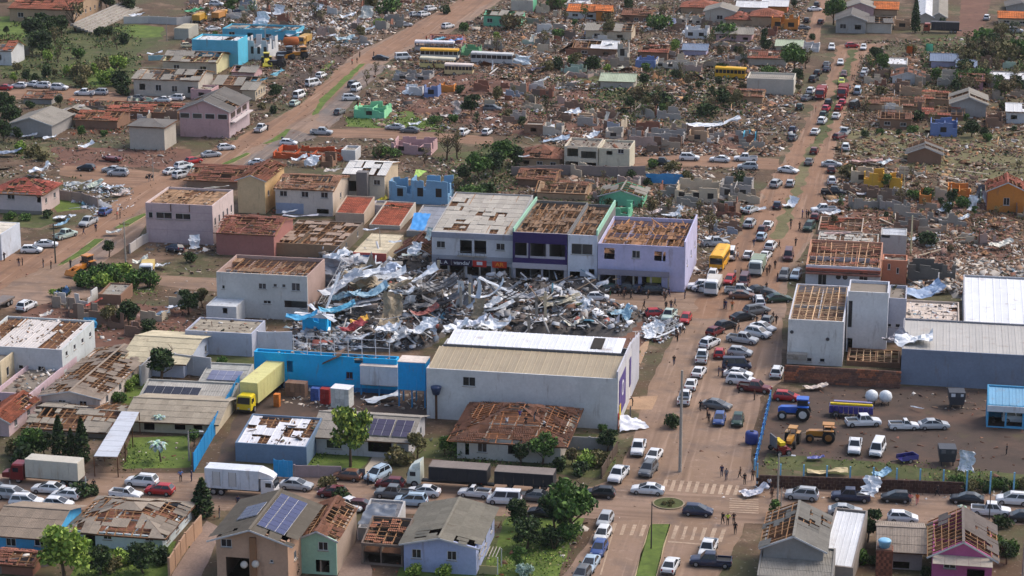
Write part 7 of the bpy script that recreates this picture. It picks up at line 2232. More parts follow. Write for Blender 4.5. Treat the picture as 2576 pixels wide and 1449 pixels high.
for q in ((200,1000,170, 'broad', 'dark'), (190,1140,90, 'shrub', 'dark'), (60,1100,80, 'shrub', 'olive'), (1120,860,160, 'torn', 'olive'), (1200,760,130, 'torn', 'dry'), (550,800,140, 'torn', 'olive'), (1900,140,90, 'shrub', 'dark'), (2100,310,90, 'shrub', 'mid'), (2420,420,110, 'round', 'lime'), (2040,940,90, 'shrub', 'dark'), (2160,1170,230, 'broad', 'dark'), (1970,1230,90, 'shrub', 'mid'), (1800,1240,90, 'shrub', 'mid'), (1230,270,100, 'shrub', 'lime'), (830,540,110, 'torn', 'dry'), (900,560,90, 'torn', 'dry')):
 tree(*q, 'by the far left avenue')
K(0,2)
for q in ((820,730,180, 'broad', 'dark'), (1640,560,160, 'round', 'lime'), (2260,560,110, 'round', 'dark'), (1300,400,110, 'torn', 'olive'), (960,720,80, 'shrub', 'lime'), (440,700,130, 'shrub', 'dark'), (360,720,120, 'shrub', 'olive'), (1170,110,120, 'broad', 'dark'), (2540,420,140, 'round', 'dark'), (2330,640,60, 'shrub', 'dark')):
 tree(*q, 'among the top middle houses')
for i in range(46):
 x_, y_ = rnd.uniform(1150,2330), rnd.uniform(760,1180)
 tree(x_, y_, rnd.uniform(70,190), rnd.choice(['shrub', 'torn', 'torn', 'round', 'broad']), rnd.choice(['mid', 'dark', 'olive', 'dark', 'dry']), 'in the flattened grove')
K(0,3)
tree(660,250,290, 'broad', 'mid', label='bright green tree at the top edge left of the pink gabled house')
for q in ((260,740,300, 'broad', 'mid'), (380,690,200, 'torn', 'olive'), (300,820,150, 'broad', 'dark'), (1090,640,190, 'broad', 'dark'), (1150,740,200, 'broad', 'mid'), (1220,780,130, 'torn', 'olive'), (1690,860,170, 'round', 'mid'), (450,400,70, 'shrub', 'dark'), (980,1200,200, 'torn', 'olive'), (1500,1220,120, 'shrub', 'dark'), (2050,1380,170, 'broad', 'dark'), (1480,330,330, 'cypress', 'dark'), (260,90,120, 'round', 'dark'), (1760,250,80, 'shrub', 'dark'), (1990,1250,110, 'round', 'mid'), (300,950,110, 'round', 'olive')):
 tree(*q, 'right of the upper avenue' if q[0] > 900 else 'left of the upper avenue')
for i in range(44):
 x_, y_ = rnd.uniform(1950,2570), rnd.uniform(400,1010)
 tree(x_, y_, rnd.uniform(110,240), rnd.choice(['torn', 'torn', 'broad', 'shrub', 'torn']), rnd.choice(['olive', 'dark', 'olive', 'dry', 'mid']), 'in the battered upper right grove')
for i in range(16):
 x_, y_ = rnd.uniform(950,2560), rnd.uniform(1260,1440)
 tree(x_, y_, rnd.uniform(40,90), rnd.choice(['shrub', 'torn', 'shrub']), rnd.choice(['olive', 'dark', 'mid']), 'over the dry field')
K(1,3)
for q in ((1640,560,130, 'shrub', 'dark'), (1450,560,110, 'shrub', 'mid'), (1950,640,130, 'shrub', 'mid'), (1740,640,120, 'round', 'dark'), (2300,740,120, 'torn', 'olive'), (2520,300,150, 'torn', 'olive'), (2450,480,130, 'torn', 'dry'), (870,60,100, 'torn', 'olive'), (1320,540,90, 'shrub', 'olive'), (1560,660,110, 'torn', 'dry'), (2050,800,110, 'torn', 'dry'), (1500,480,120, 'torn', 'olive')):
 tree(*q, 'around the orange ruins')
K(3,3)
tree(60,860,190, 'round', 'mid', label='small green street tree before the grey block house')
tree(1000,1110,360, 'broad', 'dark', label='dark tree between the white sheet roof and the grey-roofed house', wide=.9)
tree(1960,850,140, 'palm', 'grey', label='small palm behind the pink house on the near street')
for q in ((930,1330,170, 'shrub', 'mid'), (1600,1449,120, 'shrub', 'dark'), (2400,1330,260, 'round', 'dark'), (2350,960,150, 'shrub', 'dark'), (2450,1250,190, 'shrub', 'mid'), (1060,1340,110, 'shrub', 'dark'), (860,1200,120, 'shrub', 'olive'), (2300,1130,120, 'shrub', 'mid')):
 tree(*q, 'by the bottom right houses')
for i in range(14):
 x_ = 1850 + i * 55
 tree(x_, 560 + rnd.uniform(-25,40) + i * 2, rnd.uniform(80,130), 'shrub', rnd.choice(['dark', 'mid', 'olive']), 'along the yard wall')
K(2,2)
for q in ((1240,670,60, 'shrub', 'mid'), (900,1449,90, 'shrub', 'mid')):
 tree(*q, 'at the foot of the hall')
tree(1600,1400,160, 'shrub', 'dark', label='dark shrub cluster beside the blue water pump of the brown-roofed house')
K()
for where, pts, n in (('in the rubble above the soil mound', [(1310,20), (1640,20), (1600,180), (1200,170)], 20), ('in the rubble near the upper avenue', [(1650,40), (2010,40), (1990,200), (1650,200)], 16), ('amid central rubble', [(1150,230), (1420,240), (1500,340), (1150,330)], 12), ('between shops and upper street', [(1330,430), (1880,440), (1800,590), (1340,490)], 14), ('among the ruins by the dry field', [(2110,430), (2560,480), (2560,690), (2080,600)], 20), ('in the far left rubble', [(480,10), (1040,10), (850,140), (520,130)], 18), ('right of the far avenue', [(2180,130), (2560,120), (2560,330), (2150,330)], 16)):
 P = [(p.x, p.y) for p in poly_world(pts)]
 X, Y = scatter(P, n * 4)
 k = clear(X, Y)
 for x_, y_ in list(zip(X[k], Y[k]))[:n]:
  u_, v_ = proj(Vector((x_, y_, 0)))
  tree(u_, v_, rnd.uniform(22,52), rnd.choice(['torn', 'torn', 'shrub', 'round', 'torn']), rnd.choice(['olive', 'dry', 'dark', 'mid', 'olive']), where)
def brush(name, pts, dens, cols, hmax=.8, size=.22, spread=1.1, per=12):
 """Fallen leafage and weeds: nobody could count it."""
 P = [(p.x, p.y) for p in poly_world(pts)]
 X, Y = scatter(P, int(dens * bbox_area(P)))
 k = clear(X, Y)
 X, Y = X[k], Y[k]
 g = np.array([noise.noise(Vector((x * .09, y * .09,13.7))) for x, y in zip(X, Y)])
 k = rng.random(len(X)) < np.clip(.45 + g * 1.6, .03,1)
 X, Y = X[k], Y[k]
 n = len(X)
 hh_ = rng.uniform(hmax * .3, hmax, n)
 C = np.stack([np.repeat(X, per) + rng.normal(0, spread, n * per), np.repeat(Y, per) + rng.normal(0, spread, n * per), rng.random(n * per) * np.repeat(hh_, per) + .04], axis=1)
 V, K_ = leaf_quads(C, rng.uniform(.5,1.4, len(C)) * size, cols)
 return tag(link(name, quads_mesh(name, V, K_, LEAF)), kind='stuff')
G1 = [c for k in ('mid', 'dark') for c in GREENS[k]]
G2 = [c for k in ('olive', 'dry', 'dark') for c in GREENS[k]]
G3 = [c for k in ('lime', 'mid') for c in GREENS[k]]
K()
brush('undergrowth', [(40,60), (330,60), (360,130), (340,215), (220,225), (0,200), (0,100)], .22, G1 + G2,1.0, .30)
brush('undergrowth', [(1300,0), (2030,0), (2000,330), (1600,390), (1280,330), (1150,250)], .05, G2, .9, .30)
brush('undergrowth', [(1400,190), (1860,165), (1880,290), (1560,300), (1400,280)], .16, G2 + G1,1.2, .34)
brush('undergrowth', [(1180,200), (1600,190), (1880,330), (1880,390), (1280,335)], .07, G1 + G2,1.0, .3)
brush('undergrowth', [(1100,440), (1880,440), (1800,590), (1340,500)], .08, G1 + G2, .9, .26)
brush('undergrowth', [(2110,110), (2600,90), (2600,480), (2120,380)], .10, G2, .8, .30)
brush('undergrowth', [(2320,90), (2600,80), (2600,250), (2330,230)], .2, G2 + G1,1.4, .36)
brush('undergrowth', [(2080,450), (2600,480), (2600,700), (2080,620)], .07, G2, .7, .26)
brush('undergrowth', [(480,0), (1180,-5), (880,140), (760,260), (640,310), (450,230)], .05, G2, .8, .3)
brush('undergrowth', [(1085,395), (1310,350), (1330,430), (1300,480), (1160,490)], .3, G1 + G2,1.2, .28)
brush('undergrowth', [(0,240), (460,260), (300,420), (0,520)], .05, G1 + G2, .7, .24)
brush('grass', [(230,680), (400,690), (390,745), (250,735)], 1.6, G3, .5, .16)
brush('grass', [(1040,1100), (1560,1090), (1540,1180), (1350,1190), (1050,1150)], 1.0, G1 + G2, .5, .16)
brush('grass', [(1280,1300), (1475,1300), (1420,1400), (1390,1480), (1200,1480)], 1.6, G3 + [(134,126,84)], .22, .13)
brush('grass', [(310,1100), (480,1095), (480,1175), (310,1180)], 1.6, G3 + G1, .2, .12)
brush('grass', [(740,1125), (920,1130), (905,1180), (740,1180)], 1.8, G3 + G1, .3, .13)
brush('grass', [(200,1360), (440,1362), (420,1470), (180,1470)], 1.4, G3 + G1, .3, .14)
brush('grass', [(1930,1140), (2600,1195), (2600,1228), (1930,1180)], 1.2, G2 + G3, .5, .16)
brush('grass', [(60,760), (480,770), (470,860), (200,880), (60,840)], .3, G2 + G1, .6, .2)
brush('grass', [(875,295), (1120,300), (1120,335), (870,318)], .5, G3, .4, .22)
brush('grass', [(1612,1449), (1650,1320), (1688,1322), (1665,1449)], 2.5, G3, .14, .10)
K(3,2)
for q in ((1530,735,45), (1610,728,55), (1590,755,40)):
 tree(*q, 'shrub', 'olive', 'on the little roundabout')
for o_ in [brush('grass', [(1450,700), (1700,690), (1720,750), (1600,780), (1460,760)], 3.0, G3 + G2, .3, .13, .3)]:
 pass
# ------------------------------------------------------------------ people
def person_mesh(pose, seed):
 """One continuous body grown over a posed skeleton; material slots: skin, shirt, trousers, hair, shoes."""
 J = {'hip': (0,0, .93), 'waist': (0,0,1.10), 'chest': (0, .01,1.32), 'neck': (0,0,1.48), 'head': (0, .02,1.58), 'crown': (0, .02,1.70)}
 L = {'sh': (.19,0,1.42), 'el': (.25,-.03,1.14), 'ha': (.24, .08, .90), 'fi': (.23, .11, .80), 'hj': (.10,0, .90), 'kn': (.11, .03, .50), 'an': (.11,0, .09), 'to': (.12, .16, .04)}
 R_ = {k: (-v[0], v[1], v[2]) for k, v in L.items()}
 if pose == 'walk':
  L.update(kn=(.10, .20, .52), an=(.10, .22, .11), to=(.10, .38, .08), el=(.24,-.16,1.17), ha=(.22,-.10, .94), fi=(.22,-.04, .86))
  R_.update(kn=(-.10, .02, .50), an=(-.10,-.30, .16), to=(-.10,-.20, .05), el=(-.24, .08,1.15), ha=(-.20, .28,1.02), fi=(-.19, .36, .99))
 elif pose == 'hips':
  L.update(el=(.38,-.08,1.18), ha=(.18, .04,1.04), fi=(.12, .10,1.0))
  R_.update(el=(-.38,-.08,1.18), ha=(-.18, .04,1.04), fi=(-.12, .10,1.0))
 elif pose == 'reach':
  J.update(chest=(0, .16,1.28), neck=(0, .24,1.42), head=(0, .30,1.50), crown=(0, .33,1.62), waist=(0, .06,1.09))
  L.update(sh=(.19, .20,1.36), el=(.22, .40,1.18), ha=(.18, .58,1.10), fi=(.17, .66,1.09))
  R_.update(sh=(-.19, .20,1.36), el=(-.22, .40,1.16), ha=(-.18, .56,1.04), fi=(-.17, .64,1.02))
 elif pose == 'crouch':
  J.update({k: (v[0], v[1] + (.12 if k != 'hip' else 0), v[2] - .42) for k, v in J.items()})
  for D, s in ((L, 1), (R_, -1)):
   D.update(sh=(s * .19, .12,1.0), el=(s * .24, .32, .84), ha=(s * .14, .50, .72), fi=(s * .12, .57, .68), hj=(s * .10,0, .50), kn=(s * .14, .38, .50), an=(s * .12, .10, .09), to=(s * .12, .26, .04))
 names = list(J) + ['L' + k for k in L] + ['R' + k for k in R_]
 pos = [J[k] for k in J] + list(L.values()) + list(R_.values())
 ix = {n: i for i, n in enumerate(names)}
 E = [('hip', 'waist'), ('waist', 'chest'), ('chest', 'neck'), ('neck', 'head'), ('head', 'crown')]
 for s in 'LR':
  E += [('chest', s + 'sh'), (s + 'sh', s + 'el'), (s + 'el', s + 'ha'), (s + 'ha', s + 'fi'), ('hip', s + 'hj'), (s + 'hj', s + 'kn'), (s + 'kn', s + 'an'), (s + 'an', s + 'to')]
 RAD = dict(hip=(.15, .11), waist=(.14, .10), chest=(.17, .12), neck=(.06, .06), head=(.10, .11), crown=(.07, .08), sh=(.07, .07), el=(.05, .05), ha=(.04, .035), fi=(.035, .02), hj=(.10, .10), kn=(.065, .065), an=(.05, .05), to=(.045, .03))
 me = bpy.data.meshes.new('skeleton')
 me.from_pydata(pos, [(ix[a], ix[b]) for a, b in E], [])
 o = bpy.data.objects.new('skeleton', me)
 COL.objects.link(o)
 o.modifiers.new('s', 'SKIN')
 for n, v in zip(names, me.skin_vertices[0].data):
  v.radius = RAD[n if n in RAD else n[1:]]
  v.use_root = n == 'hip'
 m = o.modifiers.new('d', 'SUBSURF')
 m.levels = 1
 dg = bpy.context.evaluated_depsgraph_get()
 out = bpy.data.meshes.new_from_object(o.evaluated_get(dg))
 bpy.data.objects.remove(o)
 out.name = 'person'
 # colour the body by the nearest bone
 seg = [(Vector(pos[ix[a]]), Vector(pos[ix[b]]), a, b) for a, b in E]
 for f in out.polygons:
  c = f.center
  best, bd = None, 9
  for a, b, na, nb in seg:
   t = max(0, min(1, (c - a).dot(b - a) / max((b - a).length_squared, 1e-6)))
   d = (c - a.lerp(b, t)).length
   if d < bd:
    best, bd, bt = (na, nb), d, t
  nb = best[1]
  if nb in ('crown', 'head'):
   f.material_index = 3 if (nb == 'crown' and (bt > .15 or c.y < pos[ix['head']][1])) else 0
  elif nb in ('neck',):
   f.material_index = 0 if bt > .6 else 1
  elif nb[1:] in ('fi',) or (nb[1:] == 'ha' and bt > .2):
   f.material_index = 0
  elif nb[1:] in ('sh', 'el', 'ha') or nb in ('waist', 'chest'):
   f.material_index = 1
  elif nb[1:] == 'to':
   f.material_index = 4
  else:
   f.material_index = 2
  f.use_smooth = True
 return out
SKIN = mat('skin', (150,104,80), rough=.6, var=.05)
SHOE = mat('shoe', (44,40,38), var=.1)
CLO = {'black': (36,36,40), 'navy': (44,50,84), 'grey': (110,110,116), 'white': (214,214,216), 'red': (178,56,52), 'pink': (214,124,124), 'purple': (82,60,130), 'lime': (196,214,70), 'blue': (86,122,180), 'brown': (96,72,60), 'orange': (206,110,50), 'green': (70,110,80)}
_pm = {}
def person(x, y, shirt, trousers, hd, where, pose=None, axis='x', z=0.0, hair=(40,32,28), desc=None):
 pose = pose or rnd.choice(['stand', 'stand', 'walk', 'hips', 'walk'])
 if pose not in _pm:
  _pm[pose] = person_mesh(pose, 1)
 key = (pose, shirt, trousers)
 if key not in _pm:
  me = _pm[pose].copy()
  ids = [f.material_index for f in _pm[pose].polygons]
  me.materials.clear()
  cl = lambda c: mat('cloth', CLO[c], var=.12, fine=.1)
  for m in (SKIN, cl(shirt), cl(trousers), mat('hair', hair, var=.1), SHOE):
   me.materials.append(m)
  me.polygons.foreach_set('material_index', ids)
  _pm[key] = me
 p = at(x, y, z)
 o = link('person', _pm[key], None, (p.x, p.y, z + .04 if not z else z), (0,0, rad(hd)), None)
 s = rnd.uniform(.96,1.06)
 o.scale = (s, s, s)
 o['category'] = 'person'
 o['group'] = 'people ' + where
 act = {'walk': 'walking', 'hips': 'akimbo', 'reach': 'bending', 'crouch': 'crouching', 'stand': 'standing'}[pose]
 enrol(o, f'{act} person in {shirt} over {trousers}', where, axis, px(x, y))
 return o
def people(lst, where, axis='x', z=0.0):
 for q in lst:
  person(*q[:5], where, q[5] if len(q) > 5 else None, axis, z, desc=q[6] if len(q) > 6 else None)
K(3,0)
people([(1820,505, 'blue', 'black', 200), (1930,500, 'navy', 'navy', 90), (945,590, 'black', 'brown', 40), (2395,760, 'navy', 'black', 180), (2210,870, 'black', 'grey', 90)], 'by the blue fence street')
K(3,1)
people([(1130,540, 'grey', 'black', 60, 'stand'), (2270,590, 'red', 'brown', 100, 'reach'), (205,1430, 'lime', 'black', 30)], 'near the grain lorry')
K(3,2)
people([(2110,450, 'navy', 'navy', 180), (2155,490, 'grey', 'navy', 20), (2295,470, 'brown', 'black', 90), (2340,530, 'black', 'black', 200), (2420,490, 'brown', 'black', 160)], 'at the yard fence corner')
people([(2170,940, 'lime', 'black', 180, 'hips', 'person'), (2120,930, 'black', 'black', 150), (2230,930, 'black', 'black', 200), (2245,1030, 'black', 'black', 180)], 'on the zebra crossing corner')
K(3,3)
people([(840,700, 'red', 'black', 200), (1430,735, 'pink', 'grey', 150), (1500,735, 'orange', 'pink', 170), (1705,650, 'black', 'black', 90, 'walk'), (40,670, 'brown', 'brown', 30), (10,580, 'white', 'navy', 180), (2400,230, 'black', 'black', 60)], 'along the yard wall street')
K(2,2)
people([(1630,780, 'black', 'navy', 180, 'walk'), (1215,1190, 'black', 'black', 80, 'reach'), (2130,215, 'black', 'grey', 90), (2150,220, 'navy', 'navy', 200), (2215,225, 'orange', 'green', 160), (1650,500, 'black', 'black', 40), (1690,480, 'black', 'grey', 200), (1665,540, 'brown', 'black', 120), (1720,460, 'black', 'black', 300),
  (1550,225, 'black', 'black', 180), (1600,220, 'black', 'navy', 180), (1640,190, 'grey', 'black', 90), (1740,110, 'black', 'navy', 100), (1330,215, 'black', 'black', 90), (1540,130, 'black', 'black', 60), (1370,110, 'brown', 'black', 60), (1200,110, 'black', 'black', 60), (990,80, 'black', 'green', 60)], 'at the middle crossing')
people([(2080,890, 'navy', 'navy', 90), (2115,900, 'navy', 'black', 100), (2150,880, 'navy', 'navy', 250), (2160,830, 'black', 'black', 30), (1895,1240, 'black', 'black', 30), (1965,1310, 'brown', 'black', 60), (1980,1360, 'black', 'black', 200), (2370,820, 'black', 'brown', 200), (2285,1060, 'black', 'black', 100), (2440,1130, 'brown', 'black', 100), (2240,460, 'black', 'black', 200), (2280,455, 'brown', 'grey', 90)], 'by the white block cars')
K()
people([(*Z(345,700), 'black', 'black', 90), (*Z(715,405), 'brown', 'brown', 10), (*Z(760,370), 'black', 'black', 200), (*Z(780,480), 'black', 'navy', 100), (*Z(585,195), 'navy', 'grey', 200), (*Z(795,205), 'black', 'black', 90), (*Z(930,185), 'black', 'black', 40), (*Z(890,20), 'black', 'brown', 40), (*Z(962,50), 'black', 'navy', 40), (*Z(745,800), 'brown', 'black', 300), (*Z(770,830), 'black', 'brown', 10), (*Z(655,810), 'navy', 'black', 80), (*Z(690,800), 'black', 'black', 20), (*Z(610,830), 'black', 'black', 60), (*Z(480,440), 'black', 'grey', 60)], 'past the middle crossing', 'y')
K(1,3)
people([(345,745, 'purple', 'navy', 100), (385,745, 'navy', 'black', 250), (405,750, 'black', 'black', 30), (230,860, 'black', 'black', 90), (320,880, 'brown', 'black', 90), (1095,740, 'black', 'black', 60)], 'on the avenue median')
K(0,3)
people([(845,810, 'black', 'black', 60), (865,810, 'black', 'grey', 60), (480,1130, 'red', 'brown', 80), (990,640, 'brown', 'brown', 80)], 'on the upper avenue lanes', 'y')
K(1,0)
people([(190,1230, 'black', 'navy', 200), (228,1225, 'black', 'black', 90), (438,1245, 'black', 'grey', 120), (515,1260, 'black', 'black', 80), (712,1250, 'black', 'black', 60), (845,915, 'black', 'navy', 100), (965,885, 'navy', 'black', 200), (1210,750, 'black', 'black', 90), (1180,760, 'red', 'brown', 90), (15,1160, 'red', 'black', 60), (45,1180, 'black', 'black', 60), (1505,380, 'black', 'grey', 180)], 'at the left street corner')
K(0,1)
people([(968,650, 'red', 'black', 60), (1018,640, 'black', 'brown', 60), (1045,580, 'brown', 'black', 60), (1185,575, 'black', 'black', 60), (1610,470, 'navy', 'black', 30), (1635,475, 'black', 'black', 30), (1715,420, 'red', 'black', 30), (950,560, 'black', 'grey', 20), (120,1320, 'black', 'black', 60), (265,1440, 'navy', 'black', 60)], 'on the far left avenue')
K(1,1)
people([(1120,560, 'black', 'black', 90), (1140,565, 'grey', 'black', 90)], 'below the grey tower')
K(1,2)
for i in range(12):
 person(rnd.uniform(900,1950), rnd.uniform(1500,1560), rnd.choice(['black', 'navy', 'grey', 'brown']), rnd.choice(['black', 'navy', 'brown']), rnd.uniform(0,360), 'before the shop row')
K(1,2)
for i in range(14):
 person(rnd.uniform(2230,2570), rnd.uniform(1150,1700), rnd.choice(['black', 'navy', 'grey', 'brown', 'white']), rnd.choice(['black', 'navy', 'brown']), rnd.uniform(0,360), 'between the crossing cars', axis='y')
# on the stripped brown roof and the white roof: stand on it
rf = bpy.data.objects['brown_roof_house']
w, d, h = rf['_w'], rf['_d'], rf['_h']
for i, (fx, fy, s_, t_, ps) in enumerate(((.45, .22, 'white', 'grey', 'crouch'), (.55, .35, 'purple', 'navy', 'crouch'), (.63, .25, 'black', 'black', 'crouch'), (.70, .30, 'black', 'grey', 'reach'), (.80, .2, 'white', 'black', 'crouch'))):
 zz = h + (min(fy * d, (1 - fy) * d) / (min(w, d) / 2)) * 1.9 + .12
 p = local(rf, w * fx, d * fy, zz)
 o = person(0,0, s_, t_, rnd.uniform(0,360), 'on the stripped brown roof', ps)
 o.location = p
 _rows[-1] = (*_rows[-1][:4], proj(p))
rf = bpy.data.objects['slate_blue_house']
p = local(rf, rf['_w'] * .62,4, rf['_h'] + .25)
o = person(0,0, 'black', 'black', 40, 'on the bright white metal roof', 'crouch')
o.location = p
# motorcycle
K(1,0)
t = thing('motorcycle', 'dark motorcycle with rider standing in the dirt side street', 'motorcycle', at(1505,345), -GT + .5)
BK = paint((40,38,42))
for xx in (-.62, .62):
 b = MB()
 b.ring_loft([[(xx + math.cos(k * math.pi / 7) * .31, y_, .31 + math.sin(k * math.pi / 7) * .31) for k in range(14)] for y_ in (-.06, .06)])
 link('wheel', b.mesh('wheel', TYRE), t)
box('fuel_tank', t, BK, (.12,0, .82), (.5, .26, .24))
box('seat', t, BUMP, (-.35,0, .8), (.65, .26, .12))
box('engine', t, GREYFRAME, (0,0, .5), (.45, .3, .3))
box('handlebar', t, BUMP, (.45,0,1.02), (.06, .7, .05))
box('fork', t, GREYFRAME, (.55,0, .62), (.06, .14, .75), (0,-.25,0))
# ------------------------------------------------------------------ poles
CONP = mat('pole_concrete', (168,160,150), var=.12, stain=((110,98,90), .3))
def pole(x, y, yt, label, c=CONP, r=.15, arm=True, lamp=False, cat='utility pole'):
 p = at(x, y)
 h = solve(p, ZV, 'y', px(0, yt)[1])
 t = thing('utility_pole', label, cat, p, -GT + rnd.uniform(-.1, .1))
 b = MB()
 b.cyl((0,0,-.1), (0,0, h), r, r * .62,9)
 link('shaft', b.mesh('shaft', c), t)
 if arm:
  box('crossarm', t, DKWOOD, (0, .1, h - .5), (1.8, .1, .12))
  for k in (-.8,-.3, .3, .8):
   b = MB()
   b.cyl((k, .1, h - .44), (k, .1, h - .2), .05, .04,6)
   link('insulator', b.mesh('insulator', mat('porcelain', (150,140,130))), t)
 if lamp:
  box('lamp_arm', t, GREYFRAME, (.9,0, h - .1), (1.8, .08, .08), (0,-.15,0))
  box('lamp_head', t, LAMP, (1.9,0, h + .05), (.6, .24, .12))
 return t
K(3,2)
pole(1690,400,-620, 'tall thick concrete pole on the avenue just before the crossing', r=.26, arm=False)
pole(1400,1180,700, 'dark slender pole at the head of the near grass median', mat('dark_pole', (70,64,60)), .10, False)
K(3,3)
pole(95,690,230, 'lamp pole in front of the dark retaining wall, left end', arm=False, lamp=True)
pole(125,930,560, 'pale post above the grey block house roof', arm=False, r=.09)
pole(2225,880,590, 'thin dark post behind the white pickup at the right', mat('dark_pole', (70,64,60)), .08, False)
pole(2560,1470,930, 'pale leaning pole at the right edge beside the pink house', arm=False, r=.14)
K(3,0)
pole(870,640,450, 'white post at the corner of the near street, left part', mat('white_post', (206,206,200)), .12, False)
pole(1905,290,-10, 'tall lamp post inside the lawn by the blue fence', arm=False, lamp=True)
pole(2095,600,310, 'thick pale pole touching the white box truck', r=.2, arm=False)
pole(100,530,490, 'short white bollard in front of the red truck', mat('white_post', (206,206,200)), .1, False, cat='bollard')
K(3,1)
pole(2285,560,350, 'reddish post with basket standing at the grain trailers', mat('rust_pole', (130,80,60)), .12, False)
pole(75,1449,900, 'tan chimney pillar on the front of the beige house', mat('tan_pillar', (150,112,84)), .2, False) if False else None
K(1,0)
pole(560,1200,800, 'dark green wooden pole at the left street corner by the grass strip', mat('dark_pole', (84,84,74)), .16)
pole(1270,1270,780, 'concrete utility pole before the broken white fence wall', r=.16)
pole(1545,370,130, 'slim pole beside the motorcycle', r=.1, arm=False)
K(1,1)
pole(1250,1140,820, 'grey pole rising from the flat cream roof shop', r=.1, arm=False)
K(1,3)
pole(1435,1100,720, 'pale utility pole behind the grey and white two-storey house', mat('pale_pole', (206,196,160)), .2)
pole(1365,480,240, 'yellowish pole beside the ochre ruins', mat('pale_pole', (206,196,160)), .12)
K(0,2)
pole(1625,250,-20, 'tall pale antenna mast at the top edge', r=.12, arm=False)
pole(515,900,660, 'dark pole standing in the brown rubble', mat('dark_pole', (90,80,72)), .14)
pole(2460,1449,1160, 'dark pole beside the teal wall patch', mat('dark_pole', (80,66,58)), .16)
K(0,3)
pole(1480,330,0, 'tall dark pole in front of the two long sheds', mat('dark_pole', (64,60,60)), .2)
pole(1700,900,800, 'pale pole by the mauve house', r=.1)
pole(2290,900,810, 'pale pole by the white-roofed shelter', r=.1)
pole(1545,960,740, 'white pole on the wall behind the white tanks', r=.1, arm=False)
K(0,0)
pole(1680,410,230, 'grey pole beside the cargo box', r=.12)
K(0,1)
pole(95,470,250, 'pale pole before the turquoise wall', r=.12)
K(2,1)
p = at(1815,1330)
t = thing('water_tank_stand', 'dark blue water tank on a post beside the brown-roofed house', 'water tank', p)
b = MB()
b.cyl((0,0,0), (0,0,4.0), .18, .18,8)
link('post', b.mesh('post', DKWOOD), t)
b = MB()
b.ring_loft([[(math.cos(k * math.pi / 6) * r_, math.sin(k * math.pi / 6) * r_, z_) for k in range(12)] for r_, z_ in ((.5,4.0), (.8,5.0), (.82,5.2), (.3,5.35))])
link('tank', b.mesh('tank', mat('navy_tank', (48,66,100), rough=.4), True), t)
# ------------------------------------------------------------------ walls left standing in the wrecked quarter
def ruin(x, y, where, c, cn, s=1.0):
 """Two or three jagged wall pieces of what was a house."""
 p = at(x, y)
 t = thing('ruined_wall', None, 'ruin', p, -GT + rnd.choice([0,0,0, rnd.uniform(-.5, .5)]), 'broken walls ' + where)
 m = wallm(c)
 L1, L2, H = rnd.uniform(2.5,6.5) * s, rnd.uniform(2,5) * s, rnd.uniform(1.4,2.9)
 def prof(L):
  o, q = [], 0
  while q < L - .4:
   z = H * rnd.choice([1,1, .85, .6, .4])
   n_ = rnd.uniform(.5,1.8)
   o += [(q + .02, max(z, H * .3)), (min(L - .02, q + n_), max(H * .3, z - rnd.uniform(0, .3)))]
   q += n_ + .01
  return o
 holes = [(L1 * .35, L1 * .35 + .9, .02, H * .28)] if L1 > 4 else []
 link('wall', wall_mesh(L1, H * .3, holes, .18, m, prof(L1)), t)
 link('wall', wall_mesh(L2, H * .3, [], .18, m if rnd.random() < .6 else wallm(rnd.choice(RCOL[:8])[0]), prof(L2)), t, (rnd.choice([0, L1]), .19,0), (0,0, math.pi / 2))
 if rnd.random() < .6:
  link('wall', wall_mesh(L1 * .7, H * .3, [], .18, m, prof(L1 * .7)), t, (rnd.uniform(0, L1 * .3), L2 * rnd.uniform(.6,1), 0))
 enrol(t, f'{cn} wall remnant', where, 'x', px(x, y))
RCOL = [((196,182,160), 'cream'), ((164,158,152), 'grey'), ((206,204,200), 'white'), ((134,108,92), 'brown'), ((160,146,130), 'tan'), ((176,152,142), 'pinkish'), ((140,94,76), 'brick red'), ((150,146,138), 'stained grey'), ((120,104,94), 'dark brown'), ((164,184,170), 'pale mint'), ((152,160,172), 'bluish')]
RW = [4,4,2,5,4,2,3,4,4,1,1]
K()
for where, pts, n in (('in the rubble beside the far left avenue', [(640,20), (1060,0), (960,90), (820,140), (680,140)], 26), ('between the left avenue and burnt buses', [(1290,10), (1460,0), (1420,110), (1180,130)], 14), ('in the rubble north of the soil mound', [(1330,110), (1560,60), (1600,190), (1380,200)], 18),
                      ('around the flattened grove', [(1420,290), (1640,290), (1880,330), (1880,390), (1620,385), (1430,340)], 26), ('in the central rubble field', [(1180,220), (1420,200), (1420,330), (1200,330)], 18), ('near the top of the left road edge', [(470,0), (640,0), (620,50), (500,60)], 12),
                      ('in the rubble left of the upper avenue', [(1640,60), (2000,60), (1990,190), (1660,200)], 22), ('beyond the right avenue bank', [(2160,160), (2560,120), (2570,320), (2160,310)], 24), ('over the dry field ruins', [(2110,420), (2560,470), (2560,640), (2100,580)], 20), ('between shops and upper street', [(1340,430), (1880,440), (1800,600), (1740,560), (1560,520), (1340,470)], 18),
                      ('in the left quarter of red roofs', [(180,255), (440,270), (440,330), (170,345)], 10), ('in the red soil plot by the shack', [(120,760), (470,770), (460,840), (200,860)], 8)):
 P = [(p.x, p.y) for p in poly_world(pts)]
 X, Y = scatter(P, n * 4)
 k = clear(X, Y)
 for x_, y_ in list(zip(X[k], Y[k]))[:n]:
  u_, v_ = proj(Vector((x_, y_, 0)))
  c_, cn = rnd.choices(RCOL, RW)[0] if len(RW) == len(RCOL) else rnd.choice(RCOL)
  ruin(u_, v_, where, c_, cn)
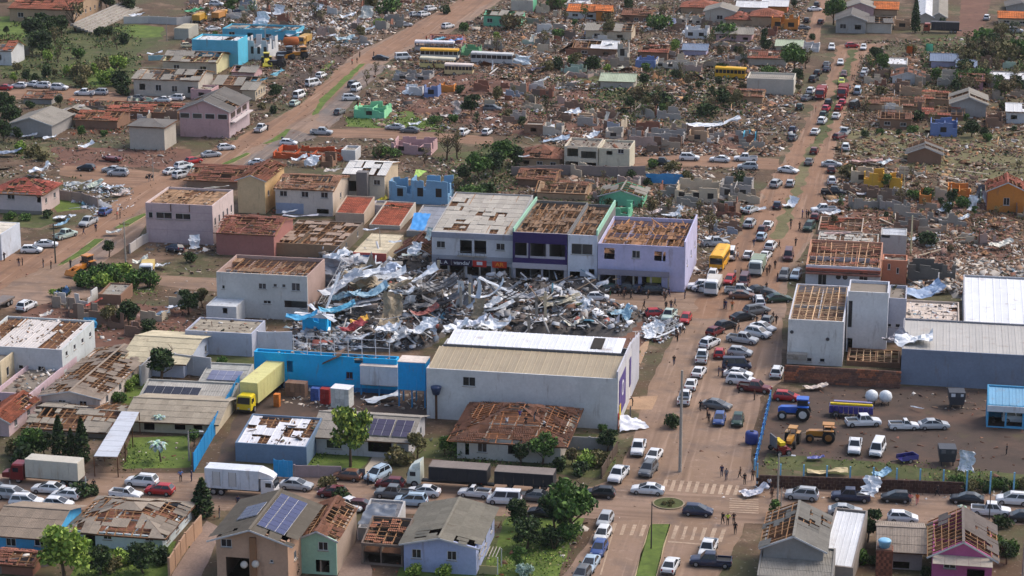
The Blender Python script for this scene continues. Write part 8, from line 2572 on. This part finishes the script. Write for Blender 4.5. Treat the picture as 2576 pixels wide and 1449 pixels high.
# ------------------------------------------------------------------ wreckage
K()
rubble('rubble', [(470,-5), (1185,-5), (985,85), (860,165), (760,255), (640,312), (560,380), (470,330), (440,245), (460,110)], 2.1, 'brown', 1.15)
rubble('rubble', [(620,0), (1060,-5), (1000,70), (860,120), (700,150), (620,100)], 1.3, 'pale', 1.15, mound=.9)
rubble('rubble', [(690,20), (960,40), (940,125), (790,120), (700,90)], .9, 'white', 1.15)
rubble('rubble', [(1290,-5), (2035,-5), (2010,330), (1950,395), (1600,395), (1250,340), (960,322), (880,285), (1000,135)], 2.2, 'brown', 1.15)
rubble('rubble', [(940,195), (1240,180), (1500,230), (1560,330), (1900,340), (1880,395), (1600,390), (1260,335), (1000,280)], 1.3, 'brown', 1.1, mound=1.1)
mound_base('rubble', [(1000,200), (1240,185), (1500,235), (1560,330), (1880,340), (1870,390), (1600,385), (1270,330), (1010,275)], 1.1, G_RED)
rubble('rubble', [(1330,260), (1560,290), (1900,330), (1900,395), (1600,392), (1340,360)], .9, 'pale', 1.2)
rubble('rubble', [(1300,20), (2010,30), (2000,190), (1320,180)], 1.2, 'pale', 1.2)
rubble('rubble', [(1085,395), (1910,425), (1860,560), (1760,640), (1720,560), (1330,520), (1090,520)], 1.8, 'brown', 1.1)
rubble('rubble', [(1560,430), (1900,440), (1850,580), (1740,640), (1700,555), (1560,540)], 1.4, 'pale', 1.0, mound=.6)
rubble('rubble', [(2112,105), (2600,90), (2600,480), (2095,420), (2118,330)], 1.5, 'brown', 1.1)
rubble('rubble', [(2090,430), (2600,460), (2600,740), (2300,700), (2070,560)], 2.0, 'brown', 1.1)
rubble('rubble', [(2090,420), (2290,430), (2300,520), (2080,520)], 1.0, 'pale')
rubble('rubble', [(2300,560), (2600,580), (2600,660), (2420,650), (2290,620)], 1.1, 'pale', 1.0, mound=.6)
rubble('rubble', [(2400,650), (2600,655), (2600,790), (2500,770), (2390,740), (2290,752), (2295,700), (2400,700)], 3.6, 'pale', 1.35, mound=1.6, patch=False)
mound_base('rubble', [(2400,650), (2600,655), (2600,790), (2500,770), (2390,740), (2400,700)], 1.6, CONC)
rubble('rubble', [(2060,620), (2290,650), (2290,700), (2010,690)], .8, 'brown')
# the destroyed market
MK = [(812,645), (1080,665), (1092,705), (1500,722), (1625,790), (1570,845), (1120,838), (1075,875), (1000,885), (745,878), (735,815), (800,785)]
rubble('rubble', [(740,845), (990,850), (1100,800), (1290,790), (1280,838), (1110,840), (1075,876), (1000,884), (745,882)], 3.0, 'white', 1.7, mound=3.0, patch=False)
mound_base('rubble', MK, 3.4, mat('ash_heap', (96,90,86), var=.4, fine=.35), 1.0)
rubble('rubble', MK, 1.8, 'dark', 1.2, mound=3.4, patch=False)
rubble('rubble', MK, .5, 'white', 2.3, mound=3.6, patch=False)
rubble('rubble', [(815,640), (1010,660), (1020,760), (930,800), (810,780)], 1.6, 'white', 1.6, mound=2.8)
rubble('rubble', [(860,800), (1130,790), (1230,770), (1300,800), (1240,838), (1120,838), (1075,872), (1000,882), (850,878)], 4.2, 'white', 1.0, mound=2.2, patch=False)
rubble('rubble', [(1100,700), (1330,715), (1300,800), (1130,790), (1020,760)], 2.6, 'dark', 1.4, mound=3.2, patch=False)
rubble('rubble', [(1300,740), (1500,740), (1620,790), (1570,842), (1300,838)], 2.6, 'brown', 1.1, mound=1.6, patch=False)
rubble('rubble', [(1420,755), (1600,770), (1600,820), (1420,815)], 2.2, 'white', 1.4, mound=1.8)
rubble('rubble', [(1620,800), (1700,795), (1720,830), (1660,865), (1618,850)], 4.0, 'white', .9, mound=.7, keep=1.0, patch=False)
rubble('rubble', [(1090,640), (1500,700), (1740,690), (1740,735), (1480,745), (1090,715)], 1.0, 'dark', .8, keep=.6)
rubble('rubble', [(380,640), (560,600), (560,690), (360,690)], 1.0, 'brown', .9)
rubble('rubble', [(560,790), (740,800), (720,880), (500,880)], .6, 'pale', .8)
rubble('rubble', [(0,430), (160,420), (160,470), (0,480)], 1.0, 'pale', .9)
rubble('rubble', [(640,350), (1090,350), (1085,470), (980,530), (860,430), (640,420)], 1.3, 'brown', 1.0)
rubble('rubble', [(1980,690), (2060,600), (2070,640), (1990,740)], 1.2, 'pale', .8, keep=.5)
rubble('rubble', [(1730,600), (1860,560), (1850,600), (1770,700), (1735,690)], 1.6, 'pale', .9, keep=.3)
rubble('rubble', [(1290,20), (2030,20), (2005,330), (1950,395), (1600,395), (1250,340), (980,300), (1040,135)], .7, 'dark', 1.3)
rubble('rubble', [(1290,20), (2030,20), (2005,330), (1950,395), (1600,395), (1250,340), (980,300), (1040,135)], .6, 'wood', 1.5)
rubble('rubble', [(2115,140), (2600,120), (2600,700), (2070,560), (2100,330)], .5, 'wood', 1.4)
# litter elsewhere
rubble('rubble', [(155,455), (340,475), (330,525), (250,550), (165,500)], 2.2, 'white', 1.0, keep=.3)
rubble('rubble', [(560,540), (700,530), (700,640), (560,650)], .8, 'clay', .9)
rubble('rubble', [(60,745), (540,770), (470,870), (60,850)], .9, 'brown', .9)
rubble('rubble', [(280,740), (560,690), (720,660), (720,700), (480,770)], .6, 'pale', .8, keep=.1)
rubble('rubble', [(0,225), (460,260), (440,420), (0,440)], .6, 'brown', .9)
rubble('rubble', [(170,250), (450,262), (440,330), (180,340)], 1.2, 'clay', .9)
rubble('rubble', [(380,600), (470,560), (550,590), (540,650), (360,650)], 1.0, 'dark', .8)
rubble('rubble', [(700,690), (830,640), (900,640), (820,690)], .9, 'wood', .9)
rubble('rubble', [(690,930), (1060,930), (1070,1030), (800,1030), (690,1010)], 1.2, 'pale', .8)
rubble('rubble', [(1030,1090), (1560,1080), (1550,1180), (1050,1160)], .25, 'brown', .7)
rubble('rubble', [(0,1000), (470,1010), (480,1200), (0,1200)], .3, 'brown', .7)
rubble('rubble', [(1940,985), (2576,975), (2576,1030), (1940,1040)], .5, 'brown', .7)
rubble('rubble', [(1900,1040), (2576,1030), (2576,1230), (1900,1200)], .22, 'soil', .8)
rubble('rubble', [(1880,1225), (2440,1225), (2576,1240), (2440,1262), (1890,1250)], 1.2, 'pale', .7, keep=1.0)
rubble('rubble', [(1560,850), (1660,840), (1640,1000), (1560,1060)], .4, 'pale', .6, keep=.5)
rubble('rubble', [(1420,1320), (1500,1310), (1420,1449), (1380,1449)], .8, 'pale', .6)
rubble('rubble', [(180,900), (560,880), (470,1010), (150,1030)], .35, 'brown', .7)
rubble('rubble', [(500,1280), (1300,1270), (1300,1449), (500,1449)], .25, 'clay', .7)
rubble('rubble', [(0,1190), (1500,1200), (2576,1250), (2576,1320), (1500,1310), (0,1285)], .10, 'pale', .4, keep=1.0)
rubble('rubble', [(1600,760), (1960,770), (1900,1200), (1560,1200)], .12, 'soil', .42, keep=1.0)
rubble('rubble', [(1770,700), (2060,500), (2140,110), (2080,110), (1850,580)], .10, 'soil', .6, keep=1.0)
rubble('rubble', [(0,640), (400,450), (700,300), (980,100), (1100,60), (850,290), (400,560), (0,740)], .10, 'soil', .55, keep=1.0)
MW = 'in the collapsed market'
def bent_sheet(x, y, z, L, W, az, el, c, label=None, where=None, curl=.6, axis='x', cat='metal sheet', name='roofing_sheet', ribs=True):
 """A torn, curled piece of roofing lying in the wreckage."""
 if not label:
  q_ = .9 if where == MW else .62
  L, W, curl = L * q_, W * min(1, q_ + .15), curl * .7
 n, k = 10,9
 b = MB()
 s_ = rnd.uniform(0,9)
 for side in (0,1):
  for i in range(n + 1):
   t = i / n - .5
   a = t * curl * 2
   for j in range(k + 1):
    u = j / k - .5
    wv = noise.noise(Vector((t * 3 + s_, u * 2.5, s_))) * .22 * W + noise.noise(Vector((t * 9 + s_, u * 8,4.4))) * .10 * W + (.035 * (j % 2) if ribs else 0)
    x_ = math.sin(a) / (curl * 2 + 1e-6) * L if abs(curl) > .05 else t * L
    z_ = (1 - math.cos(a)) / (curl * 2 + 1e-6) * L if abs(curl) > .05 else 0
    b.v.append((x_, u * W + noise.noise(Vector((t * 7, s_, u * 3))) * .25 * W, z_ + wv - side * .02))
 N = (n + 1) * (k + 1)
 for i in range(n):
  for j in range(k):
   q = (i * (k + 1) + j, i * (k + 1) + j + 1, (i + 1) * (k + 1) + j + 1, (i + 1) * (k + 1) + j)
   b.f.append(q[::-1])
   b.f.append(tuple(N + v for v in q))
 p = at(x, y, z)
 o = link(name, b.mesh(name, metm(c)), None, (p.x, p.y, z + .12), (0, rad(-el), rad(az)))
 o['category'] = cat
 if label:
  o['label'] = label
 else:
  o['group'] = 'torn sheets ' + where
  cn = 'white' if min(c) > 200 else 'tan' if c[0] > c[2] + 25 else 'blue-grey' if c[2] > c[0] + 10 else 'grey'
  sz = 'big' if L > 5 else 'long' if L > 3.6 else 'short'
  enrol(o, f'{sz} {cn} curled roofing sheet', where, axis, px(x, y))
 return o
W_, G_, T_, B_ = (222,226,230), (150,152,158), (150,134,108), (150,186,204)
K(1,1)
MW = 'in the collapsed market'
bent_sheet(770,1170,6.0,6.5,5,20,28, W_, 'big white bent roof panel standing at the corner of the grey-white building', curl=.2)
bent_sheet(700,1330,4.2,6,7.5,70,62, G_, 'tall grey torn cladding hanging beside the grey-white building', curl=.3)
for q in ((940,1210,4.4,9.5,5.5,5,8, G_, .4), (1060,1260,5.0,8,1.0,22,10, W_, .1), (1100,1400,4.2,9.5,6.5,5,-10, T_, .25), (1000,1310,4.0,9,4.5,10,20, T_, .7), (1300,1300,3.6,6,5,40,20, (196,206,222), .3), (1250,1420,3.0,6,4,-35,30, T_, .9)):
 bent_sheet(*q[:8], where=MW, curl=q[8])
K()
for q in ((1020,735,4.2,5.5,3.4,-50,15, W_, .2), (1028,765,2.8,4,2,-60,50, W_, .4), (985,790,2.5,8,3.5,80,40, T_, .9), (1155,770,2.6,10,1.2,60,52, W_, 1.6), (1172,760,3.0,11,1.3,40,46, G_, 1.7), (1190,765,3.0,10,1.5,25,40, (206,216,228), 1.8), (1230,745,4.0,9,1.2,8,20, W_, 1.5), (1290,750,2.6,9,1.4,-14,10, W_, 1.6), (1270,730,4.0,8,2.4,-10,6, (110,112,116), 1.4), (1120,760,3.4,9,3,10,10, (70,70,74), 1.2), (1050,700,4.0,9,3,12,12, W_, .9), (960,700,4.6,10,3.5,2,10, (206,210,214), .5), (900,700,4.8,9,4,-6,14, W_, .5), (860,720,5.0,9,3,30,24, (196,200,206), .6), (930,740,3.8,8,3,20,10, B_, .8), (1000,720,4.6,8,3,-18,16, T_, .9), (1060,830,3.0,5,3,30,14, W_, .9), (980,830,3.0,5,3,-10,14, W_, .9), (1150,825,2.8,5,3,10,12, W_, .9), (1250,820,2.4,6,3,0,12, W_, .9), (890,825,3.0,5,2.5,30,14, (150,40,44), .7), (905,810,3.0,3.5,2.4,10,14, (214,160,40), .7), (760,800,4.4,6,2,0,8, (60,160,206), .7), (850,780,3.4,7,2.5,10,10, (90,170,200), .7), (1070,790,3.4,6,2,20,10, (150,80,70), 1.2), (1250,720,4.8,8, .9,-28,-14, W_, .1), (1225,770,2.6,6,2.6,30,10, W_, .6), (1255,775,2.2,6.5,1.4,24,12, W_, .3), (1205,780,2.8,4,2,60,60, T_, .5), (900,765,2.6,9,1.4,8,6, G_, .2), (870,745,3.4,6,3,0,10, B_, .5), (835,740,4.5,9, .4,64,48, W_, .05), (880,775,2.2,8,2,15,5, W_, .3), (1110,720,3.4,7,3.5,10,12, (96,98,102), .6), (1080,770,2.2,7,4,-20,14, (84,84,88), .7), (1330,745,2.2,8,3,4,6, G_, .4), (1400,750,1.8,9,2,2,4, (188,176,150), .3), (1000,850,1.6,5,2.5,40,20, W_, .5), (1080,830,2.0,4.5,2.6,80,66, (206,216,226), .3), (950,840,1.6,6,2.5,20,20, W_, .6), (905,850,1.6,5,2,-20,16, W_, .5), (1190,815,1.8,6,3.5,0,14, (214,218,228), .9), (1220,820,1.6,5,3,30,14, W_, .9), (780,795,4.2,6,1.2,-24,10, W_, .3), (810,790,4.2,7, .8,-40,-16, W_, .1)):
 bent_sheet(*q[:8], where=MW, curl=q[8])
K(2,2)
for q in ((620,350,1.2,5.5,3.5,25,14, (206,204,190), .8), (720,200,1.8,6,3,60,24, W_, .8), (800,280,1.4,5.5,3,-20,14, W_, .7), (960,350,1.2,7,3,-6,8, (196,196,204), .6), (1090,250,1.4,7,3,20,12, B_, .8), (1150,300,1.2,5,2,70,40, B_, .6), (930,240,1.2,5,2,0,10, (214,206,190), .5), (660,180,1.6,5,3,-50,20, (150,146,96), .6), (480,150,1.8,9,3.5,2,10, (176,168,146), .2), (1040,400, .8,7,2,-8,4, W_, .3)):
 bent_sheet(*q[:8], where='at the market ruin avenue end', curl=q[8])
for q in ((1450,430, .6,5,3,60,20, W_, .6), (1560,460, .5,8, .6,38,8, W_, .05), (1400,380, .8,5,2,20,16, W_, .6), (1540,350, .6,4.5,2,10,10, G_, .5), (1380,480, .5,4.5,2.4,100,20, W_, .7)):
 bent_sheet(*q[:8], where='on the market pavement', curl=q[8])
# scaffold of twisted roof trusses on the pavement and in the ruin
STEEL = mat('twisted_steel', (190,190,188), rough=.5, var=.12)
STEELD = mat('burnt_steel', (70,68,68), rough=.6, var=.2)
def truss(x, y, z, L, az, el, m, label, curl=.3):
 p = at(x, y, z)
 t = thing('roof_truss', label, 'roof truss', (p.x, p.y, z), rad(az))
 t.rotation_euler = (0, rad(-el), rad(az))
 n = 8
 def P(s, o):
  a = (s - .5) * curl * 2
  return Vector(((s - .5) * L, o * .5 + math.sin(s * 5) * .15, (1 - math.cos(a)) * L / (curl * 2 + .01) + (.5 if o == 2 else 0)))
 for o in (0,1,2):
  b = MB()
  for i in range(n):
   b.cyl(P(i / n, o), P((i + 1) / n, o), .07, .07,5)
  link('chord', b.mesh('chord', m), t)
 for i in range(n):
  b = MB()
  b.cyl(P(i / n, 0), P((i + .5) / n, 2), .045, .045,4)
  b.cyl(P((i + .5) / n, 2), P((i + 1) / n, 1), .045, .045,4)
  link('web_bar', b.mesh('web_bar', m), t)
K()
truss(1655,838, .5,8.5,30,6, STEEL, 'bright twisted roof truss lying on the pavement by the market wall')
truss(1090,735,4.0,12,15,12, STEELD, 'burnt dark roof truss arching over the middle of the market ruin', .6)
truss(1240,760,3.0,11,-20,14, STEELD, 'burnt dark roof truss sunk at the shop side of the market ruin', .5)
truss(845,720,4.0,10,60,40, STEEL, 'pale roof truss leaning on the grey-white building', .2)
truss(960,790,2.0,10,5,4, STEELD, 'dark roof truss lying behind the white railing of the blue wall', .3)
# columns left standing in the ruin
for k, (x_, y_, yt_) in enumerate(((1130,800,740), (1160,812,720), (1182,805,712), (1350,815,745), (1372,808,735), (1330,845,790), (1103,700,655), (1085,705,662))):
 p = at(x_, y_)
 h = solve(p, ZV, 'y', yt_)
 o = thing('concrete_column', None, 'column', p, rnd.uniform(-.2, .2), 'columns standing in the market ruin')
 o.rotation_euler[0] = rnd.uniform(-.08, .08)
 box('shaft', o, CONC if k % 2 else mat('cream_column', (206,190,160)), (0,0, h / 2), (.42, .42, h))
 box('stub', o, STEELD, (0,0, h + .25), (.08, .08, .6))
 enrol(o, 'bare concrete column' if k % 2 else 'bare cream column', 'standing in the market ruin', 'x', (x_, y_))
K(2,1)
bw2 = house(470,490,715,285,240, 'blue_room_remnant', 'bright blue wall with white beam left standing in the market ruin', 'building', wall=BLUE, roof=dict(t='none'), junk=.8)
box('white_beam', bw2, WHT, (bw2['_w'] / 2,-.1, bw2['_h'] + .3), (bw2['_w'] * 1.6, .8, .6), (0, .02,0))
free_wall([(20,640), (200,645), (370,640)], 3.4, 'white_yard_wall', 'white wall piece between the pale annex and the blue wall railing', c=(206,208,214))
for k, (x_, y_, w_, d_, h_, c_, lab) in enumerate(((870,1190,2.9,2.2,3.0, (214,214,206), 'white ribbed storage box in the market rear yard'), (410,1080,3.2,1.6,2.2, (140,110,92), 'stack of brown wrapped pallets against the blue wall'), (700,1160,1.4,1.2,2.4, (166,52,48), 'stack of red crates in the market rear yard'), (600,1130,1.3,1.0,2.0, (70,96,160), 'stack of blue crates in the market rear yard'), (215,1190, .9, .9,2.0, (206,120,50), 'orange stack beside the yellow lorry trailer'))):
 p = at(x_, y_)
 t = thing('storage_stack', lab, 'storage box' if k == 0 else 'crate stack', p, -GT + rnd.uniform(-.1, .1))
 m = mat('crate_paint', c_, rough=.6, var=.2, rand=.2)
 nx_, nz_ = max(2, round(w_ / .75)), max(2, round(h_ / .7))
 for i in range(nx_):
  for j in range(nz_):
   box('panel' if k == 0 else 'crate', t, m, (w_ * (i + .5) / nx_ - w_ / 2, rnd.uniform(-.06, .06) * (k > 0), h_ * (j + .5) / nz_), (w_ / nx_ - .04, d_, h_ / nz_ - .03))
 if k == 0:
  box('lid', t, WHT, (0,0, h_ + .05), (w_ + .1, d_ + .1, .1))
bent_sheet(1280,1110, .5,5.5,1.6,26,6, W_, 'white flat panel fallen under the white room on posts', curl=.1)
# torn sheets elsewhere, those big enough to pick out
K(0,2)
bent_sheet(2030,1260, .6,13,3.2,14,5, W_, 'long brilliant white sheet with curled ends lying left of the avenue', curl=.35)
WH = 'in the wrecked quarter, top middle'
for q in ((590,1140, .5,8,4,20,8, W_, .5), (180,1040, .4,6,2,60,20, W_, .9), (620,830, .4,7,2,5,6, (206,186,178), .3), (480,890, .4,4,2,0,6, W_, .3), (100,610,1.2,5,6,80,50, (206,216,222), .4), (250,700, .8,7,4,-30,14, (96,92,110), .6), (310,810, .6,7,1.6,40,12, (186,190,190), .4), (920,460,2.6,9,4,6,10, W_, .3), (1080,700, .6,5,2.4,20,10, (214,206,180), .8), (880,270,2.8,7,1.6,24,16, (190,210,204), .5), (1610,240, .8,6,3,60,30, (196,196,214), .8), (1780,310, .8,5,4,60,36, W_, .6), (1960,620,1.5,7,2,-40,20, (214,206,180), .5), (450,1410,1.6,10,4,-4,12, (186,200,214), .3), (800,1370,1.0,6,3,30,12, W_, .7), (350,1280,1.4,6,3,0,4, W_, .3), (950,1190,1.6,5,1.2,60,50, (206,200,186), .3), (1050,1180,1.6,5,1.2,-50,50, (206,200,186), .3), (200,400, .8,6,2,60,30, (196,196,186), .5), (2520,560,1.2,8,2,12,6, W_, .3)):
 bent_sheet(*q[:8], where=WH, curl=q[8])
K(1,2)
for q in ((1600,720, .6,6,2,-8,8, W_, .4), (1660,680, .8,5,2.4,30,30, W_, .8), (1430,690, .8,5,2.4,20,10, (206,190,186), .6), (2040,680,2.0,3,2.8,0,80, (206,176,160), .1), (2330,660, .6,6,3,-30,12, B_, .6), (2480,660, .4,5,1.6,0,6, W_, .3), (510,660,3.6,5,1.2,4,6, B_, .3), (680,670,3.6,5,1.6,-10,6, (206,214,210), .4), (2080,960, .6,7,1.0,2,6, W_, .2), (2030,950, .6,5,2,-40,14, W_, .5), (1150,860,4.4,5,1.4,12,8, W_, .2), (120,130,2.8,4,1,0,4, W_, .3)):
 bent_sheet(*q[:8], where='around the upper street', curl=q[8])
K(1,3)
for q in ((2060,610,1.0,6,2.2,70,50, W_, .9), (2200,560,1.0,6,2.2,110,50, W_, .8), (1780,650, .8,5,2,30,30, W_, .9), (1960,750, .5,5,2,20,14, W_, .7), (1810,770, .4,6,1.4,-8,4, W_, .2), (2140,500,1.2,6,2.4,60,40, (70,72,80), .8), (1000,180, .6,11,2.4,-4,4, (196,156,146), .3), (1180,190, .6,5,2.4,20,14, (206,214,214), .7), (1000,500, .6,7,2,4,6, (190,190,196), .2), (690,580, .5,6,2,10,6, (196,196,196), .4), (640,700, .5,6,2,12,6, W_, .5), (2350,1010,1.0,7,3,10,12, (214,210,196), .5), (1640,1000, .6,4,2,60,30, W_, .6), (1500,960, .6,6,2,-6,8, W_, .6), (230,610, .4,6,2.6,50,20, W_, .9), (2020,920, .5,4,1.4,-30,20, W_, .4), (700,905,3.8,8,1.6,-8,4, (190,160,150), .2)):
 bent_sheet(*q[:8], where='in the ruins right of the avenue', curl=q[8])
K(2,3)
bent_sheet(1550,50,3.2,8,4,10,10, (150,172,200), 'pale blue tarpaulin-like sheet crumpled on the stone rubble heap', curl=.5)
bent_sheet(1470,530,6.0,6,4,-12,10, W_, 'white sheet peeled back on the slate hall roof', curl=.4)
bent_sheet(1290,520,5.0,4,3,20,20, (170,166,172), 'grey sheet rolled up beside the peeled white sheet', curl=.9)
for q in ((480,1000, .4,6,2,10,6, (206,190,176), .4), (1500,1210, .4,4, .4,-50,6, W_, .1)):
 bent_sheet(*q[:8], where='near the brick wall', curl=q[8])
K(0,0)
for q in ((1450,770,3.4,9,3,4,10, (206,204,196), .5), (1700,780,3.6,6,2,-10,10, (206,204,196), .5), (1950,570,3.6,6,2.4,40,12, (180,176,170), .6), (1560,540,2.4,7,2,0,8, W_, .5), (1380,155,1.6,7,4,-10,8, W_, .4), (1340,1150, .8,6,2.6,20,10, W_, .6), (700,1100,2.8,12,2,18,8, (206,196,186), .2), (1950,110,1.5,9,4,20,10, (60,160,110), .4), (500,1390, .6,5,2,0,8, W_, .6), (300,1370, .6,6,2,10,8, (186,190,196), .5), (2100,150,1,8,3,10,10, W_, .5)):
 bent_sheet(*q[:8], where='in the upper left quarter', curl=q[8])
K(0,1)
for q in ((60,200,3.4,8,6,70,46, W_, .6), (250,320,2.2,10,4,-24,14, (150,170,180), .5), (380,350,1.6,8,3,10,10, W_, .6), (900,390,1.2,9,4,16,10, (160,184,192), .6), (1110,300,1.2,9,2.6,12,10, (190,200,204), .5), (700,370,1,10,2,-8,8, W_, .3), (930,160,1.4,8,4,12,14, W_, .5), (1110,140,1.4,8,5,70,50, (206,206,196), .3), (230,110,2,6,4,70,50, W_, .6), (630,90,1.4,6,3,40,30, W_, .7), (1000,240, .8,6,4,30,20, (196,176,166), .7), (1550,910,1.2,5,4,60,40, W_, .5), (1420,770, .8,5,2,60,50, (176,176,176), .9), (2390,720,1.0,6, .7,50,20, (200,196,190), .1), (2030,1080,1.6,5,3,80,60, (206,190,180), .2), (2230,1060, .8,6,2,-40,14, W_, .5), (1940,1170, .4,7,2.4,-6,6, (206,196,186), .4), (1600,1250, .5,5,2,12,8, W_, .6), (1820,410,2.4,8,3,20,8, (110,170,190), .4), (2010,410,2.4,6,3,-8,8, (110,150,206), .3), (220,740,1.2,6,2.4,40,20, (110,176,190), .5), (30,810,2.6,7,2.4,0,8, (90,150,170), .3), (2380,660,1.2,4.5, .5,80,70, W_, .9)):
 bent_sheet(*q[:8], where='along the left avenue rubble', curl=q[8])
K(1,0)
for q in ((650,740, .6,6.5,3.2,-36,10, W_, .2), (400,260,1.4,8,5,20,14, W_, .6), (800,400,1.8,9,3,2,8, (196,200,196), .3), (1150,440, .8,7,3,-20,10, W_, .5), (1220,500, .6,6,2.4,30,10, (206,190,180), .5), (960,410, .8,6,3,40,20, (196,206,190), .6), (1960,1000, .8,5,2.6,100,60, W_, .3), (870,20, .8,6,2,30,12, W_, .6), (100,90, .8,9,3,6,8, (150,160,176), .6), (620,810, .6,6,2,30,14, B_, .7), (1150,890, .6,5,2,10,8, (206,206,200), .6), (1420,1180,1.6,5,3,10,20, (214,214,200), .9), (1640,1230, .5,5,2,-30,14, W_, .6), (2180,440,6.5,8, .8,4,4, (196,190,176), .1)):
 bent_sheet(*q[:8], where='in the left middle ruins', curl=q[8])
K(1,1)
for q in ((450,730, .8,12,1.2,-14,4, (206,206,214), .2), (340,690,1.0,5,1.6,-16,10, W_, .4), (780,270,2.0,6,2.4,-20,10, (206,196,186), .4), (1600,1060,3.6,5,3,60,30, W_, .2), (1570,1120,2.8,6,1.2,6,4, (206,214,206), .3), (1400,990,3.8,4,1,0,4, W_, .3), (1160,870,3.6,5,1.2,-20,8, W_, .5), (1460,420,1.4,3.5,3,70,50, (206,90,120), .4), (1270,560, .8,3.5,2.4,20,20, (222,206,70), .7), (1380,480,1.0,5,3,20,14, B_, .5), (1900,560, .8,4,2.4,30,14, (206,206,222), .5), (1740,920,3.4,5,1.6,70,40, (190,210,210), .4), (440,150,1.2,6,3,10,14, W_, .7), (570,170,1.4,5,4,60,40, W_, .2), (2300,640,8,8,1.4,18,8, (196,190,180), .2)):
 bent_sheet(*q[:8], where='between the apartments and shops', curl=q[8])
K(2,0)
for q in ((1760,200, .8,5,2,-30,14, W_, .5), (470,270, .8,4,2,20,14, (214,206,196), .6), (900,370,1.2,3.5,3,80,60, (60,160,206), .4), (630,50,1.2,4,3,20,20, (60,100,140), .3), (1600,270, .4,6,2,10,8, (150,170,186), .4), (950,150,1.4,5,1.2,20,20, (206,90,66), .4)):
 bent_sheet(*q[:8], where='in the red soil plot', curl=q[8])
K(3,3)
bent_sheet(1030,560,1.4,3.2,2.2,60,40, W_, 'white sheet sticking out of the dark blue pickup bed', curl=.4)
bent_sheet(2000,320, .8,3.5,2.2,70,60, W_, 'white crumpled sheet standing on the grass in the yard', curl=.7)
for q in ((480,265, .3,4,1.4,0,4, (100,106,170), .3), (1150,420, .4,4,2,20,14, (150,190,214), .6), (600,400, .4,9,1.8,-4,4, (206,186,140), .1)):
 bent_sheet(*q[:8], where='inside the yard fence', curl=q[8])
K(3,2)
bent_sheet(2440,610, .4,4,2,20,12, (206,206,214), 'pale dented sheet lying at the yard corner pavement', curl=.6)
# fallen timber, long pieces that can be picked out
K()
def beam(x, y, L, az, z=.3, el=0, c=(176,150,120), where='', w=.25, axis='x'):
 p = at(x, y, z)
 o = box('fallen_beam', None, woodm(c), (p.x, p.y, z), (L, w, w * .7), (0, rad(-el), rad(az)))
 o['category'] = 'timber'
 o['group'] = 'fallen beams ' + where
 enrol(o, ('long' if L > 7 else 'short') + (' pale' if c[0] > 160 else ' dark') + ' fallen beam', where, axis, px(x, y))
for i in range(70):
 x_, y_ = rnd.uniform(1300,1950), rnd.uniform(60,395)
 beam(x_, y_, rnd.uniform(3,8.5), rnd.uniform(0,180), rnd.uniform(.2,1.0), rnd.uniform(-12,16), rnd.choice([(176,150,120), (130,100,76), (206,190,170), (150,120,92)]), 'strewn over the top middle rubble', .2)
for i in range(40):
 x_, y_ = rnd.uniform(2110,2570), rnd.uniform(330,690)
 beam(x_, y_, rnd.uniform(3,8.5), rnd.uniform(0,180), rnd.uniform(.2, .8), rnd.uniform(-10,12), rnd.choice([(190,176,150), (130,100,76), (206,190,170)]), 'strewn over the dry field', .2)
for i in range(40):
 x_, y_ = rnd.uniform(840,1560), rnd.uniform(690,830)
 beam(x_, y_, rnd.uniform(2.5,6), rnd.uniform(0,180), rnd.uniform(1.5,3.4), rnd.uniform(-30,40), rnd.choice([(96,90,86), (190,186,182), (150,130,110), (60,58,58)]), 'sticking out of the market ruin', .16)
# ------------------------------------------------------------------ every repeat gets its own label
label_rows()
for o in bpy.data.objects:
 if 'category' in o and 'kind' not in o:
  o['kind'] = 'thing'
 for k in ('_w', '_d', '_h'):
  if k in o:
   del o[k]
